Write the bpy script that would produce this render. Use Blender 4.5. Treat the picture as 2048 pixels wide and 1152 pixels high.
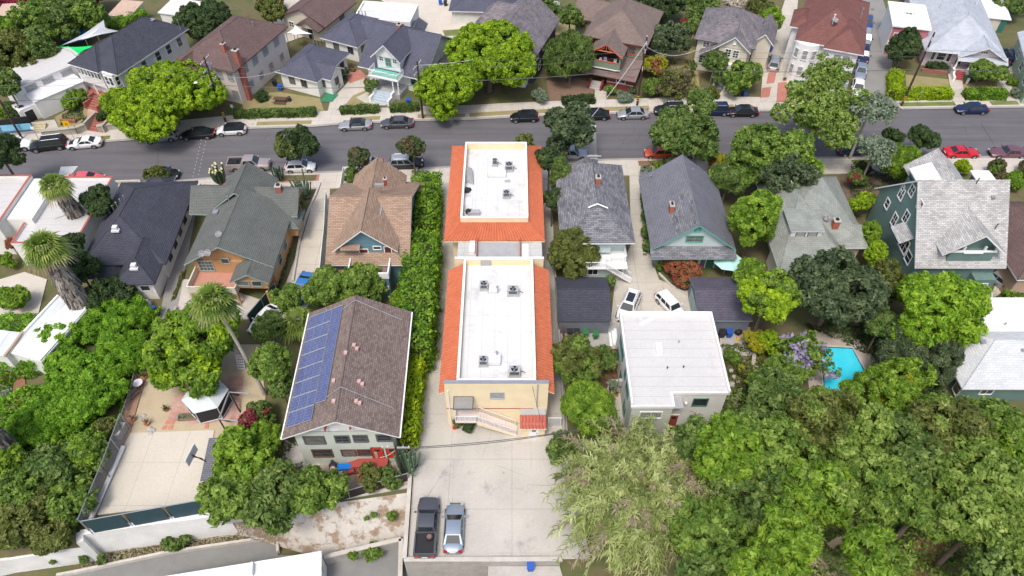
import bpy, math, random
import numpy as np
from mathutils import Vector, Matrix, noise
rad=math.radians
for o in list(bpy.data.objects): bpy.data.objects.remove(o)
SC=bpy.context.scene; COL=SC.collection
# ---------------- camera, world, sun, exposure
CAM_H=65.0; PITCH=rad(47.7); FPX=1480.0
cd=bpy.data.cameras.new('camera'); cam=bpy.data.objects.new('camera',cd); COL.objects.link(cam)
cam.location=(0,0,CAM_H); cam.rotation_euler=(rad(90)-PITCH,0,0)
cd.sensor_width=36.0; cd.lens=36.0*FPX/2048; cd.clip_end=2000; cd.clip_start=0.5
SC.camera=cam
SUN_EL=rad(62); SUN_AZ=rad(200)
w=bpy.data.worlds.new('World'); SC.world=w; w.use_nodes=True
nt=w.node_tree; bg=nt.nodes['Background']; sky=nt.nodes.new('ShaderNodeTexSky'); sky.sky_type='NISHITA'
sky.sun_disc=False; sky.sun_elevation=SUN_EL; sky.sun_rotation=SUN_AZ; sky.air_density=1.0; sky.dust_density=4.0; sky.ozone_density=0.6
nt.links.new(sky.outputs[0],bg.inputs[0]); bg.inputs[1].default_value=0.15
sl=bpy.data.lights.new('sun','SUN'); sl.energy=1.5; sl.angle=rad(14); sl.color=(1,0.96,0.9)
so=bpy.data.objects.new('sun',sl); COL.objects.link(so)
sd=Vector((math.sin(SUN_AZ)*math.cos(SUN_EL),math.cos(SUN_AZ)*math.cos(SUN_EL),math.sin(SUN_EL)))
so.rotation_euler=sd.to_track_quat('Z','Y').to_euler(); so.location=(0,0,90)
SC.view_settings.view_transform='Standard'; SC.view_settings.look='None'; SC.view_settings.exposure=0.56; SC.view_settings.gamma=1.0
# ---------------- places in the plan read from the photograph: (px,py) at a known height -> metres
_s,_c=math.sin(PITCH),math.cos(PITCH)
def P(px,py,z=0.0):
    a=(px-1024)/FPX; b=-(py-576)/FPX; dy=_c+b*_s; dz=-_s+b*_c; t=(z-CAM_H)/dz
    return (a*t,dy*t,z)
def P2(px,py,z=0.0): return P(px,py,z)[:2]
# ---------------- materials
MATS={}
def nmat(name):
    m=bpy.data.materials.new(name); m.use_nodes=True; nt=m.node_tree
    return m,nt,nt.nodes['Principled BSDF']
def N(nt,t,**k):
    n=nt.nodes.new('ShaderNode'+t)
    for a,b in k.items():
        if a in n.inputs: n.inputs[a].default_value=b
        else: setattr(n,a,b)
    return n
def c4(c): return (c[0],c[1],c[2],1)
def sc(c,f): return tuple(min(1,x*f) for x in c)
def ramp(nt,fac,stops):
    r=nt.nodes.new('ShaderNodeValToRGB'); e=r.color_ramp.elements
    e[0].position,e[0].color=stops[0][0],c4(stops[0][1]); e[1].position,e[1].color=stops[-1][0],c4(stops[-1][1])
    for p,c in stops[1:-1]:
        x=e.new(p); x.color=c4(c)
    nt.links.new(fac,r.inputs[0]); return r.outputs[0]
def mixc(nt,f,a,b,mode='MIX'):
    m=nt.nodes.new('ShaderNodeMix'); m.data_type='RGBA'; m.blend_type=mode
    for i,v in ((0,f),(6,a),(7,b)):
        if hasattr(v,'is_linked'): nt.links.new(v,m.inputs[i])
        else: m.inputs[i].default_value=v if i==0 else c4(v)
    return m.outputs[2]
def bump(nt,h,b,strength=.4,dist=.05):
    n=N(nt,'Bump',Strength=strength,Distance=dist); nt.links.new(h,n.inputs['Height']); nt.links.new(n.outputs[0],b.inputs['Normal'])
def noi(nt,scale,detail=5,src='Object',rough=.6):
    t=nt.nodes.new('ShaderNodeTexCoord'); n=N(nt,'TexNoise',Scale=scale,Detail=detail,Roughness=rough)
    nt.links.new(t.outputs[src],n.inputs['Vector']); return n.outputs[0]
def plain(name,c,rough=.7,var=.12,scale=1.5,metal=0,bmp=0,spec=None,fine=0):
    if name in MATS: return MATS[name]
    m,nt,b=nmat(name)
    o=ramp(nt,noi(nt,scale),[(.3,sc(c,1-var)),(.7,sc(c,1+var*.6))])
    if fine: o=mixc(nt,fine,o,ramp(nt,noi(nt,scale*14,3),[(.35,sc(c,.6)),(.65,sc(c,1.3))]))
    nt.links.new(o,b.inputs['Base Color']); b.inputs['Roughness'].default_value=rough; b.inputs['Metallic'].default_value=metal
    if bmp: bump(nt,noi(nt,scale*10),b,bmp)
    if spec is not None: b.inputs['Specular IOR Level'].default_value=spec
    MATS[name]=m; return m
def brickuv(nt,w,h,mortar=.02,off=.5):
    t=nt.nodes.new('ShaderNodeTexCoord'); k=N(nt,'TexBrick',Scale=1.0); k.offset=off
    k.inputs['Mortar Size'].default_value=mortar; k.inputs['Brick Width'].default_value=w; k.inputs['Row Height'].default_value=h
    k.inputs['Mortar Smooth'].default_value=.2; k.inputs['Color1'].default_value=(0,0,0,1); k.inputs['Color2'].default_value=(1,1,1,1); k.inputs['Mortar'].default_value=(.5,.5,.5,1)
    nt.links.new(t.outputs['UV'],k.inputs['Vector']); return k
def shingle(name,ca,cb,w=.45,h=.2,mort=.45,patch=.25,rough=.9):
    if name in MATS: return MATS[name]
    m,nt,b=nmat(name); k=brickuv(nt,w,h,.018)
    c=mixc(nt,k.outputs['Color'],ca,cb)
    c=mixc(nt,patch,c,ramp(nt,noi(nt,.6,6),[(.35,sc(ca,.55)),(.65,sc(cb,1.15))]))
    c=mixc(nt,.18,c,ramp(nt,noi(nt,9,4,'UV'),[(.3,sc(ca,.4)),(.7,sc(cb,1.5))]))
    c=mixc(nt,k.outputs['Fac'],c,sc(ca,mort))
    nt.links.new(c,b.inputs['Base Color']); b.inputs['Roughness'].default_value=rough; b.inputs['Specular IOR Level'].default_value=.25
    iv=N(nt,'Math',operation='SUBTRACT'); iv.inputs[0].default_value=1; nt.links.new(k.outputs['Fac'],iv.inputs[1])
    bump(nt,iv.outputs[0],b,.5,.03); MATS[name]=m; return m
def siding(name,c,pitch=.16,dark=.75):
    if name in MATS: return MATS[name]
    m,nt,b=nmat(name); k=brickuv(nt,40,pitch,.012)
    o=ramp(nt,noi(nt,.9),[(.3,sc(c,.88)),(.7,sc(c,1.05))]); o=mixc(nt,k.outputs['Fac'],o,sc(c,dark))
    nt.links.new(o,b.inputs['Base Color']); b.inputs['Roughness'].default_value=.65
    iv=N(nt,'Math',operation='SUBTRACT'); iv.inputs[0].default_value=1; nt.links.new(k.outputs['Fac'],iv.inputs[1])
    bump(nt,iv.outputs[0],b,.5,.03); MATS[name]=m; return m
def ground(name,stops,scale=.5,fine=.35,scale2=8,rough=.95,bmp=.4,joints=None,jc=.75,stain=(),crack=None,streak=None):
    if name in MATS: return MATS[name]
    m,nt,b=nmat(name)
    o=ramp(nt,noi(nt,scale,8,rough=.65),stops)
    lo,hi=stops[0][1],stops[-1][1]
    o=mixc(nt,fine,o,ramp(nt,noi(nt,scale2,6,rough=.7),[(.3,sc(lo,.7)),(.7,sc(hi,1.15))]))
    if joints:
        k=brickuv(nt,joints[0],joints[1],.02,0); o=mixc(nt,k.outputs['Fac'],o,sc(stops[0][1],jc))
    if streak: o=streaks(nt,o,*streak)
    for s_ in stain: o=stained(nt,o,*s_)
    if crack: o=cracks(nt,o,*crack)
    nt.links.new(o,b.inputs['Base Color']); b.inputs['Roughness'].default_value=rough
    if bmp: bump(nt,noi(nt,scale2*1.5),b,bmp,.04)
    MATS[name]=m; return m
def stained(nt,o,scale,lo,hi,dark,src='Object'):
    r=ramp(nt,noi(nt,scale,7,src,.7),[(lo,(0,0,0)),(hi,(1,1,1))]); return mixc(nt,r,o,dark)
def cracks(nt,o,scale,dark,w=.012):
    t=nt.nodes.new('ShaderNodeTexCoord'); nz=N(nt,'TexNoise',Scale=scale*3,Detail=4); nt.links.new(t.outputs['Object'],nz.inputs['Vector'])
    mx=nt.nodes.new('ShaderNodeMix'); mx.data_type='VECTOR'; mx.inputs[0].default_value=.12; nt.links.new(t.outputs['Object'],mx.inputs[4]); nt.links.new(nz.outputs[1],mx.inputs[5])
    v=N(nt,'TexVoronoi',Scale=scale); v.feature='DISTANCE_TO_EDGE'; nt.links.new(mx.outputs[1],v.inputs['Vector'])
    r=ramp(nt,v.outputs['Distance'],[(0,(1,1,1)),(w,(0,0,0))]); m=N(nt,'Math',operation='MULTIPLY'); nt.links.new(r,m.inputs[0]); nt.links.new(ramp(nt,noi(nt,scale*.8,2),[(.45,(0,0,0)),(.6,(1,1,1))]),m.inputs[1])
    return mixc(nt,m.outputs[0],o,dark)
def streaks(nt,o,a,b,sx=.06,sy=1.4,f=.5):
    t=nt.nodes.new('ShaderNodeTexCoord'); mp=nt.nodes.new('ShaderNodeMapping'); mp.inputs['Scale'].default_value=(sx,sy,1); nt.links.new(t.outputs['Object'],mp.inputs[0]); n=N(nt,'TexNoise',Scale=1,Detail=6); nt.links.new(mp.outputs[0],n.inputs['Vector'])
    return mixc(nt,f,o,ramp(nt,n.outputs[0],[(.3,a),(.7,b)]))
def leafmat(name,stops,rough=.55,trans=.36):
    if name in MATS: return MATS[name]
    m,nt,b=nmat(name); a=N(nt,'Attribute',attribute_name='tone')
    o=ramp(nt,a.outputs['Fac'],stops)
    nt.links.new(o,b.inputs['Base Color']); b.inputs['Roughness'].default_value=rough; b.inputs['Specular IOR Level'].default_value=.3
    if trans:
        tr=nt.nodes.new('ShaderNodeBsdfTranslucent'); mx=nt.nodes.new('ShaderNodeMixShader'); mx.inputs[0].default_value=trans
        nt.links.new(o,tr.inputs[0]); nt.links.new(b.outputs[0],mx.inputs[1]); nt.links.new(tr.outputs[0],mx.inputs[2])
        nt.links.new(mx.outputs[0],nt.nodes['Material Output'].inputs[0])
    MATS[name]=m; return m
# ---------------- mesh building
class MB:
    def __init__(s): s.v=[];s.f=[];s.m=[]
    def add(s,vs,fs,mi=0):
        n=len(s.v); s.v+= [tuple(p) for p in vs]; s.f+=[tuple(i+n for i in f) for f in fs]; s.m+=[mi]*len(fs); return s
    def box(s,x0,y0,z0,x1,y1,z1,mi=0,rz=0,org=None):
        x0,x1=min(x0,x1),max(x0,x1); y0,y1=min(y0,y1),max(y0,y1); z0,z1=min(z0,z1),max(z0,z1)
        vs=[(x0,y0,z0),(x1,y0,z0),(x1,y1,z0),(x0,y1,z0),(x0,y0,z1),(x1,y0,z1),(x1,y1,z1),(x0,y1,z1)]
        if rz:
            cx,cy=org or ((x0+x1)/2,(y0+y1)/2); C,S=math.cos(rz),math.sin(rz)
            vs=[(cx+(x-cx)*C-(y-cy)*S,cy+(x-cx)*S+(y-cy)*C,z) for x,y,z in vs]
        return s.add(vs,[(3,2,1,0),(4,5,6,7),(0,1,5,4),(1,2,6,5),(2,3,7,6),(3,0,4,7)],mi)
    def bmap(s,mp,a0,a1,z0,z1,d0,d1,mi=0):
        vs=[mp(a,z,d) for z in (z0,z1) for (a,d) in ((a0,d1),(a1,d1),(a1,d0),(a0,d0))]
        return s.add(vs,[(3,2,1,0),(4,5,6,7),(0,1,5,4),(1,2,6,5),(2,3,7,6),(3,0,4,7)],mi)
    def tube(s,pts,r,n=6,mi=0,cap=True):
        pts=[Vector(p) for p in pts]; rs=r if isinstance(r,(list,tuple)) else [r]*len(pts); rings=[]
        for i,p in enumerate(pts):
            d=(pts[min(i+1,len(pts)-1)]-pts[max(i-1,0)])
            if d.length<1e-6: d=Vector((0,0,1))
            d.normalize(); a=Vector((0,0,1)) if abs(d.z)<.9 else Vector((1,0,0)); u=d.cross(a).normalized(); v=d.cross(u)
            rings.append([p+(u*math.cos(t)+v*math.sin(t))*rs[i] for t in [2*math.pi*k/n for k in range(n)]])
        vs=[q for R in rings for q in R]; fs=[]
        for i in range(len(pts)-1):
            for k in range(n):
                a=i*n+k;b=i*n+(k+1)%n; fs.append((a,b,b+n,a+n))
        if cap: fs+= [tuple(range(n))[::-1],tuple(range((len(pts)-1)*n,len(pts)*n))]
        return s.add(vs,fs,mi)
    def cyl(s,x,y,z0,z1,r0,r1=None,n=12,mi=0): return s.tube([(x,y,z0),(x,y,z1)],[r0,r0 if r1 is None else r1],n,mi)
    def prism(s,poly,z0,z1,mi=0,mt=None):
        n=len(poly)
        if sum(poly[i][0]*poly[(i+1)%n][1]-poly[(i+1)%n][0]*poly[i][1] for i in range(n))<0: poly=poly[::-1]
        vs=[(p[0],p[1],z0) for p in poly]+[(p[0],p[1],z1) for p in poly]
        s.add(vs,[tuple(range(n))[::-1]]+[(i,(i+1)%n,(i+1)%n+n,i+n) for i in range(n)],mi)
        return s.add(vs[n:],[tuple(range(n))],mi if mt is None else mt)
    def slab(s,vs,fs,t,mt=0,me=1):
        n=len(vs); ed={}
        for f in fs:
            for i in range(len(f)):
                a,b=f[i],f[(i+1)%len(f)]; ed[(a,b)]=1
        s.add(vs,fs,mt); lo=[(x,y,z-t) for x,y,z in vs]
        s.add(lo,[tuple(f)[::-1] for f in fs],me)
        s.add(list(vs)+lo,[(b,a,a+n,b+n) for (a,b) in ed if (b,a) not in ed],me); return s
    def ball(s,c,r,n=10,m=6,mi=0,zs=1):
        vs=[(c[0],c[1],c[2]+r*zs)];fs=[]
        for i in range(1,m):
            for k in range(n):
                a=math.pi*i/m;t=2*math.pi*k/n; vs.append((c[0]+r*math.sin(a)*math.cos(t),c[1]+r*math.sin(a)*math.sin(t),c[2]+r*zs*math.cos(a)))
        vs.append((c[0],c[1],c[2]-r*zs)); L=len(vs)-1
        for k in range(n):
            k2=(k+1)%n; fs.append((0,1+k,1+k2))
            for i in range(m-2): a=1+i*n; fs.append((a+k,a+n+k,a+n+k2,a+k2))
            fs.append((1+(m-2)*n+k,L,1+(m-2)*n+k2))
        return s.add(vs,fs,mi)
    def build(s,name,mats,parent=None,smooth=0):
        me=bpy.data.meshes.new(name); me.from_pydata(s.v,[],s.f)
        for m in (mats if isinstance(mats,(list,tuple)) else [mats]): me.materials.append(m)
        nm=len(me.materials)
        me.polygons.foreach_set('material_index',[min(i,nm-1) for i in s.m])
        if smooth:
            me.polygons.foreach_set('use_smooth',[True]*len(s.f)); me.set_sharp_from_angle(angle=rad(smooth))
        uv=me.uv_layers.new(name='UVMap'); Z=Vector((0,0,1))
        for p in me.polygons:
            n=p.normal
            if abs(n.z)>.995: U,V=Vector((1,0,0)),Vector((0,1,0))
            else: U=Z.cross(n).normalized(); V=n.cross(U)
            for li in p.loop_indices:
                c=me.vertices[me.loops[li].vertex_index].co; uv.data[li].uv=(c.dot(U),c.dot(V))
        o=bpy.data.objects.new(name,me); COL.objects.link(o)
        if parent: o.parent=parent
        return o
def tag(o,label=None,cat=None,group=None,kind=None):
    if label: o['label']=label
    if cat: o['category']=cat
    if group: o['group']=group
    if kind: o['kind']=kind
    return o
def thing(name,label,cat,loc=(0,0,0),rz=0,group=None):
    o=bpy.data.objects.new(name,None); COL.objects.link(o); o.location=(loc[0],loc[1],loc[2] if len(loc)>2 else 0); o.rotation_euler=(0,0,rz)
    o.empty_display_size=.3
    return tag(o,label,cat,group)
def copy_tree(o,parent=None):
    c=o.copy(); COL.objects.link(c); c.parent=parent
    for ch in list(o.children): copy_tree(ch,c)
    return c
def struct(name,mb,m): return tag(mb.build(name,m),kind='structure')
# ---------------- common materials
WHITE=plain('white paint',(.78,.78,.76),.5,.06); GLASS=plain('window glass',(.035,.045,.05),.08,.3,spec=.6)
BLIND=plain('blinds behind glass',(.16,.15,.13),.15,.4,5,spec=.6); CURT2=plain('dim curtained glass',(.09,.1,.1),.12,.6,4,spec=.6); CURT=plain('curtained glass',(.3,.31,.31),.3,.3,6); BLACK=plain('black rubber',(.012,.012,.013),.6); DKMET=plain('dark metal',(.05,.05,.055),.45,metal=.5)
METAL=plain('galvanised metal',(.42,.43,.44),.4,metal=.6); GREY=plain('grey metal casing',(.36,.37,.38),.5); CONC=plain('wall concrete',(.42,.4,.37),.9,.2,.8,fine=.3)
BRICKM=shingle('chimney brick',(.28,.08,.05),(.4,.15,.1),.22,.08,1.6,.1); CHROME=plain('chrome',(.6,.6,.6),.2,metal=1)
# ---------------- houses
class House:
    def __init__(s,name,label,cat,fl,fr,ze,ang=0,br=None,group=None,zb=0):
        a=P(*fl,ze); b=P(*fr,ze); s.a=rad(ang); C,S=math.cos(s.a),math.sin(s.a)
        s.O=a; s.W=(b[0]-a[0])*C+(b[1]-a[1])*S; s.ze=ze; s.D=0
        s.o=thing(name,label,cat,(a[0],a[1],zb),s.a,group); s.zb=zb
        if br: s.D=s.loc(*br,ze)[1]
    def loc(s,px,py,z):
        q=P(px,py,z); dx=q[0]-s.O[0]; dy=q[1]-s.O[1]; C,S=math.cos(s.a),math.sin(s.a); return (dx*C+dy*S,-dx*S+dy*C)
    def world(s,x,y): C,S=math.cos(s.a),math.sin(s.a); return (s.O[0]+x*C-y*S,s.O[1]+x*S+y*C)
    def body(s,x0,y0,x1,y1,z0,z1,m,name='wall'):
        s.B=(x0,y0,x1,y1); s.Z=(z0,z1); return MB().box(x0,y0,z0,x1,y1,z1).build(name,m,s.o)
    def hip(s,x0,y0,x1,y1,ze,zr,ra,rb,m,edge=WHITE,t=.18,name='roof'):
        v=[(x0,y0,ze),(x1,y0,ze),(x1,y1,ze),(x0,y1,ze),(ra[0],ra[1],zr),(rb[0],rb[1],zr)]
        if abs(rb[1]-ra[1])>=abs(rb[0]-ra[0]): f=[(0,1,4),(1,2,5,4),(2,3,5),(3,0,4,5)]
        else: f=[(0,1,5,4),(1,2,5),(2,3,4,5),(3,0,4)]
        mb=MB().slab(v,f,t)
        for a,b in ((0,4),(1,4 if f[0]==(0,1,4) else 5),(2,5),(3,5 if f[0]==(0,1,4) else 4),(4,5)):
            p,q=v[a],v[b]
            if math.dist(p,q)>.3: mb.tube([(p[0],p[1],p[2]+.01),(q[0],q[1],q[2]+.02)],.06,4,0)
        return mb.build(name,[m,edge],s.o)
    def gable(s,x0,y0,x1,y1,ze,zr,ax,m,wm=None,edge=WHITE,rp=.5,ins=.5,t=.18,ze2=None,name='roof'):
        if ze2 is None: ze2=ze
        T=(lambda a,b,z:(a,b,z)) if ax=='y' else (lambda a,b,z:(b,a,z))
        if ax=='y': a0,a1,b0,b1=x0,x1,y0,y1
        else: a0,a1,b0,b1=y0,y1,x0,x1
        ar=a0+(a1-a0)*rp
        v=[T(a0,b0,ze),T(ar,b0,zr),T(a1,b0,ze2),T(a0,b1,ze),T(ar,b1,zr),T(a1,b1,ze2)]
        f=[(0,1,4,3),(1,2,5,4)]
        if ax!='y': f=[q[::-1] for q in f]
        mb=MB().slab(v,f,t); p,q=v[1],v[4]; mb.tube([(p[0],p[1],p[2]+.02),(q[0],q[1],q[2]+.02)],.07,4,0)
        r=mb.build(name,[m,edge],s.o)
        if wm:
            s1=(zr-ze)/(ar-a0); s2=(zr-ze2)/(a1-ar); z1=min(ze,ze2)
            pr=[(a0+ins,z1-.02),(a1-ins,z1-.02),(a1-ins,ze2+s2*ins-t),(ar,zr-t),(a0+ins,ze+s1*ins-t)]
            for bb,dd in ((b0+ins,.12),(b1-ins-.12,.12)):
                g=MB()
                n=len(pr); vs=[T(a,bb,z) for a,z in pr]+[T(a,bb+dd,z) for a,z in pr]
                fs=[tuple(range(n)),tuple(range(n,2*n))[::-1]]+[((i+1)%n,i,i+n,(i+1)%n+n) for i in range(n)]
                if ax!='y': fs=[q[::-1] for q in fs]
                g.add(vs,fs); g.build('gable_wall',wm,s.o)
        return r
    def mp(s,side,B=None):
        x0,y0,x1,y1=B or s.B
        return {'F':lambda a,z,d:(x0+a,y0-d,z),'B':lambda a,z,d:(x1-a,y1+d,z),'R':lambda a,z,d:(x1+d,y0+a,z),'L':lambda a,z,d:(x0-d,y1-a,z)}[side]
    def win(s,side,a,z,w=1.0,h=1.3,nx=2,ny=2,fm=WHITE,gm=None,B=None,fr=.1,mp=None,name='window'):
        s.nw=getattr(s,'nw',0)+1; gm=gm or (GLASS,BLIND,GLASS,CURT2,GLASS)[s.nw%5]
        m=mp or s.mp(side,B); k=MB(); a0,a1,z0,z1=a-w/2,a+w/2,z-h/2,z+h/2
        k.bmap(m,a0-fr,a0,z0-fr,z1+fr,0.003,.07); k.bmap(m,a1,a1+fr,z0-fr,z1+fr,.003,.07)
        k.bmap(m,a0,a1,z1,z1+fr,.003,.068); k.bmap(m,a0-fr*.5,a1+fr*.5,z0-fr,z0,.003,.1)
        for i in range(1,nx): x=a0+w*i/nx; k.bmap(m,x-.025,x+.025,z0,z1,.03,.055)
        for i in range(1,ny): y=z0+h*i/ny; k.bmap(m,a0,a1,y-.022,y+.022,.031,.053)
        o=k.build(name,fm,s.o); MB().bmap(m,a0,a1,z0,z1,.004,.03).build('pane',gm or GLASS,o); return o
    def door(s,side,a,z0,w=1.0,h=2.05,m=None,B=None,fm=WHITE,gl=True,mp=None):
        mq=mp or s.mp(side,B); k=MB().bmap(mq,a-w/2-.1,a-w/2,z0,z0+h+.1,.003,.06,1); k.bmap(mq,a+w/2,a+w/2+.1,z0,z0+h+.1,.003,.06,1); k.bmap(mq,a-w/2,a+w/2,z0+h,z0+h+.1,.003,.06,1)
        k.bmap(mq,a-w/2,a+w/2,z0,z0+h,.003,.045)
        o=k.build('door',[m or BROWN,fm],s.o)
        if gl: MB().bmap(mq,a-w*.25,a+w*.25,z0+h*.65,z0+h*.88,.046,.055).build('pane',GLASS,o)
        MB().bmap(mq,a+w*.34,a+w*.42,z0+h*.45,z0+h*.52,.046,.1).build('handle',DKMET,o); return o
    def chimney(s,x,y,z0,z1,w=.6,d=.6,m=None,pots=0):
        k=MB().box(x-w/2,y-d/2,z0,x+w/2,y+d/2,z1); k.box(x-w/2-.06,y-d/2-.06,z1,x+w/2+.06,y+d/2+.06,z1+.12,1)
        o=k.build('chimney',[m or BRICKM,CONC],s.o); MB().box(x-w*.25,y-d*.25,z1+.12,x+w*.25,y+d*.25,z1+.3).build('flue',BLACK,o)
    def vent(s,x,y,z,h=.5,r=.07,m=None): MB().cyl(x,y,z-.3,z+h,r,n=8).cyl(x,y,z+h,z+h+.06,r*1.7,n=8).build('vent_pipe',m or METAL,s.o)
    def boxvent(s,x,y,z,w=.4): MB().box(x-w/2,y-w/2,z-.3,x+w/2,y+w/2,z+.18).box(x-w*.65,y-w*.65,z+.18,x+w*.65,y+w*.65,z+.22).build('roof_vent',METAL,s.o)
    def box(s,name,x0,y0,z0,x1,y1,z1,m): return MB().box(x0,y0,z0,x1,y1,z1).build(name,m,s.o)
    def steps(s,x0,x1,yt,zt,n,run=.3,m=None,dirn=-1,z0=0,sides=None,name='front_steps'):
        k=MB(); rise=(zt-z0)/n
        for i in range(n):
            y=yt+dirn*run*i; k.box(x0,y,z0,x1,y+dirn*run,zt-rise*i-.01*0)
        o=k.build(name,m or CONC,s.o)
        if sides:
            kk=MB()
            for x in (x0-.3,x1):
                kk.box(x,yt,z0,x+.3,yt+dirn*run*n*.5,zt+.5); kk.box(x,yt+dirn*run*n*.5,z0,x+.3,yt+dirn*run*(n+.5),zt*.5+.5)
            kk.build('stair_wall',sides,o)
        return o
    def rail(s,pts,h=1.0,m=WHITE,step=.3,name='railing'):
        k=MB()
        for a,b in zip(pts,pts[1:]):
            a,b=Vector(a),Vector(b); k.tube([a+Vector((0,0,h)),b+Vector((0,0,h))],.045,4); k.tube([a+Vector((0,0,.12)),b+Vector((0,0,.12))],.03,4)
            n=max(1,int((b-a).length/step))
            for i in range(n+1):
                q=a.lerp(b,i/n); k.tube([q,q+Vector((0,0,h))],.03 if 0<i<n else .055,4)
        return k.build(name,m,s.o)
BROWN=plain('brown door paint',(.12,.06,.04),.5)
# ---------------- ground, roads, paving
C_=lambda n,a,b,**k: ground(n,[(.3,a),(.7,b)],**k)
SOIL=ground('soil and dry grass',[(.3,(.10,.075,.045)),(.45,(.17,.13,.07)),(.58,(.10,.12,.035)),(.75,(.06,.09,.02))],.35,.4,6)
GRASS=ground('green lawn',[(.3,(.07,.12,.02)),(.55,(.12,.17,.04)),(.75,(.26,.24,.1))],.6,.4,10)
DRY=ground('dry lawn',[(.3,(.34,.27,.14)),(.55,(.30,.25,.12)),(.75,(.14,.16,.05))],.5,.4,8)
SAND=ground('sand yard',[(.3,(.42,.34,.22)),(.6,(.5,.42,.29)),(.8,(.33,.27,.18))],.5,.3,9)
MULCH=ground('bark mulch',[(.3,(.16,.075,.04)),(.7,(.3,.15,.09))],.8,.5,12)
ASPH=ground('asphalt',[(.25,(.085,.083,.092)),(.5,(.112,.108,.118)),(.75,(.145,.139,.147))],.16,.25,14,bmp=.3,streak=((.075,.073,.08),(.155,.15,.158),.05,.9,.45),stain=((.5,.64,.75,(.06,.055,.06)),(1.6,.68,.74,(.05,.048,.052))),crack=(.16,(.05,.048,.052),.004))
ASPH2=ground('side road asphalt',[(.3,(.2,.2,.19)),(.7,(.27,.265,.25))],.25,.2,14,bmp=.3)
PAVE=ground('pavement concrete',[(.3,(.44,.40,.35)),(.7,(.56,.52,.46))],.5,.25,9,joints=(1.6,1.6),stain=((.8,.6,.75,(.33,.3,.26)),))
LOTC=ground('parking lot concrete',[(.28,(.32,.305,.275)),(.45,(.44,.42,.38)),(.72,(.54,.505,.45))],.13,.25,5,joints=(6.0,5.2),jc=.45,streak=((.36,.35,.33),(.56,.53,.47),.35,.16,.35),stain=((.28,.58,.72,(.27,.26,.25)),(.9,.66,.72,(.36,.27,.18)),(2.2,.7,.74,(.18,.17,.16))),crack=(.22,(.22,.21,.2),.004))
DRIVE=ground('driveway concrete',[(.3,(.42,.39,.335)),(.7,(.54,.50,.43))],.4,.25,8,joints=(3.0,3.0),jc=.6,stain=((.6,.6,.75,(.3,.28,.25)),(2,.68,.73,(.22,.2,.18))),crack=(.4,(.25,.23,.2),.008))
KERBM=plain('kerb concrete',(.5,.47,.42),.9,.2,1.0,fine=.3)
REDP=plain('red paving',(.42,.17,.13),.9,.2,1.5,fine=.3)
BRICKP=shingle('brick patio',(.42,.2,.15),(.5,.38,.33),.5,.25,1.2,.5)
DECKM=siding('wood deck boards',(.34,.2,.14),.14,.5)
PAINT=plain('road paint',(.72,.72,.7),.7,.25,3,fine=.3)
PC=[0]
def poly(name,pts,z,m,kind='structure',t=None,world=False):
    PC[0]+=1; z+=PC[0]*.0009
    pp=[p if world else P2(p[0],p[1],max(z,-9) if z<-1 else 0) for p in pts]
    k=MB()
    if t: k.prism(pp,z-t,z)
    else:
        n=len(pp)
        if sum(pp[i][0]*pp[(i+1)%n][1]-pp[(i+1)%n][0]*pp[i][1] for i in range(n))<0: pp=pp[::-1]
        k.add([(x,y,z) for x,y in pp],[tuple(range(n))])
    o=k.build(name,m); o['kind']=kind; return o
ZL=-4.0
struct('ground',MB().add([(-1200,-900,ZL-.05),(1200,-900,ZL-.05),(1200,1500,ZL-.05),(-1200,1500,ZL-.05)],[(0,1,2,3)]),SOIL)
edge=[P2(0,1092),P2(150,1068),P2(160,1064),P2(452,1027),P2(640,1008),P2(818,985),P2(812,1119),P2(1118,1119),P2(1150,1230)]
struct('terrain',MB().prism([(-1190,edge[0][1]-8)]+edge+[(edge[-1][0],2),(1190,2),(1190,1490),(-1190,1490)],ZL-1,0),SOIL)
# the slope with torn plastic sheeting
TORN=ground('torn plastic sheeting over soil',[(.46,(.58,.56,.51)),(.53,(.46,.43,.38)),(.56,(.30,.21,.14)),(.7,(.2,.13,.08))],.75,.35,6,bmp=.8)
SL=[(*P2(452,1027),0),(*P2(640,1010),0),(*P2(818,985),0),(*P2(815,1085,-3.9),-3.9),(*P2(640,1112,-3.9),-3.9),(*P2(556,1104,-3.9),-3.9),(*P2(463,1068,-3.9),-3.9)]
def quadgrid(top,bot,n,m_,amp,seed=0,thick=0):
    k=MB(); vs=[]
    for j in range(m_+1):
        for i in range(n+1):
            a=Vector(top(i/n)); b=Vector(bot(i/n)); q=a.lerp(b,j/m_)
            q.z+=amp*noise.noise(Vector((q.x*.8,q.y*.8,seed)))*(1 if 0<j<m_ else 0); vs.append(q)
    k.add(vs,[(j*(n+1)+i,(j+1)*(n+1)+i,(j+1)*(n+1)+i+1,j*(n+1)+i+1) for j in range(m_) for i in range(n)]); return k
def pl(pts):
    pts=[Vector(p) for p in pts]
    def f(t):
        x=t*(len(pts)-1); i=min(int(x),len(pts)-2); return pts[i].lerp(pts[i+1],x-i)
    return f
struct('hillside',quadgrid(pl([(*P2(-200,1120),0),(*P2(0,1092),0),(*P2(160,1064),0)]),pl([(*P2(-210,1152,-1.3),-1.3),(*P2(2,1119,-1.3),-1.3),(*P2(166,1096,-1.3),-1.3)]),20,6,.2),SOIL)
struct('hillside',quadgrid(pl([SL[0],SL[1],SL[2]]),pl([(*P2(463,1066,-3.9),-3.9),(*P2(640,1116,-3.9),-3.9),(*P2(815,1092,-3.9),-3.9)]),40,12,.25),TORN)
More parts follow.
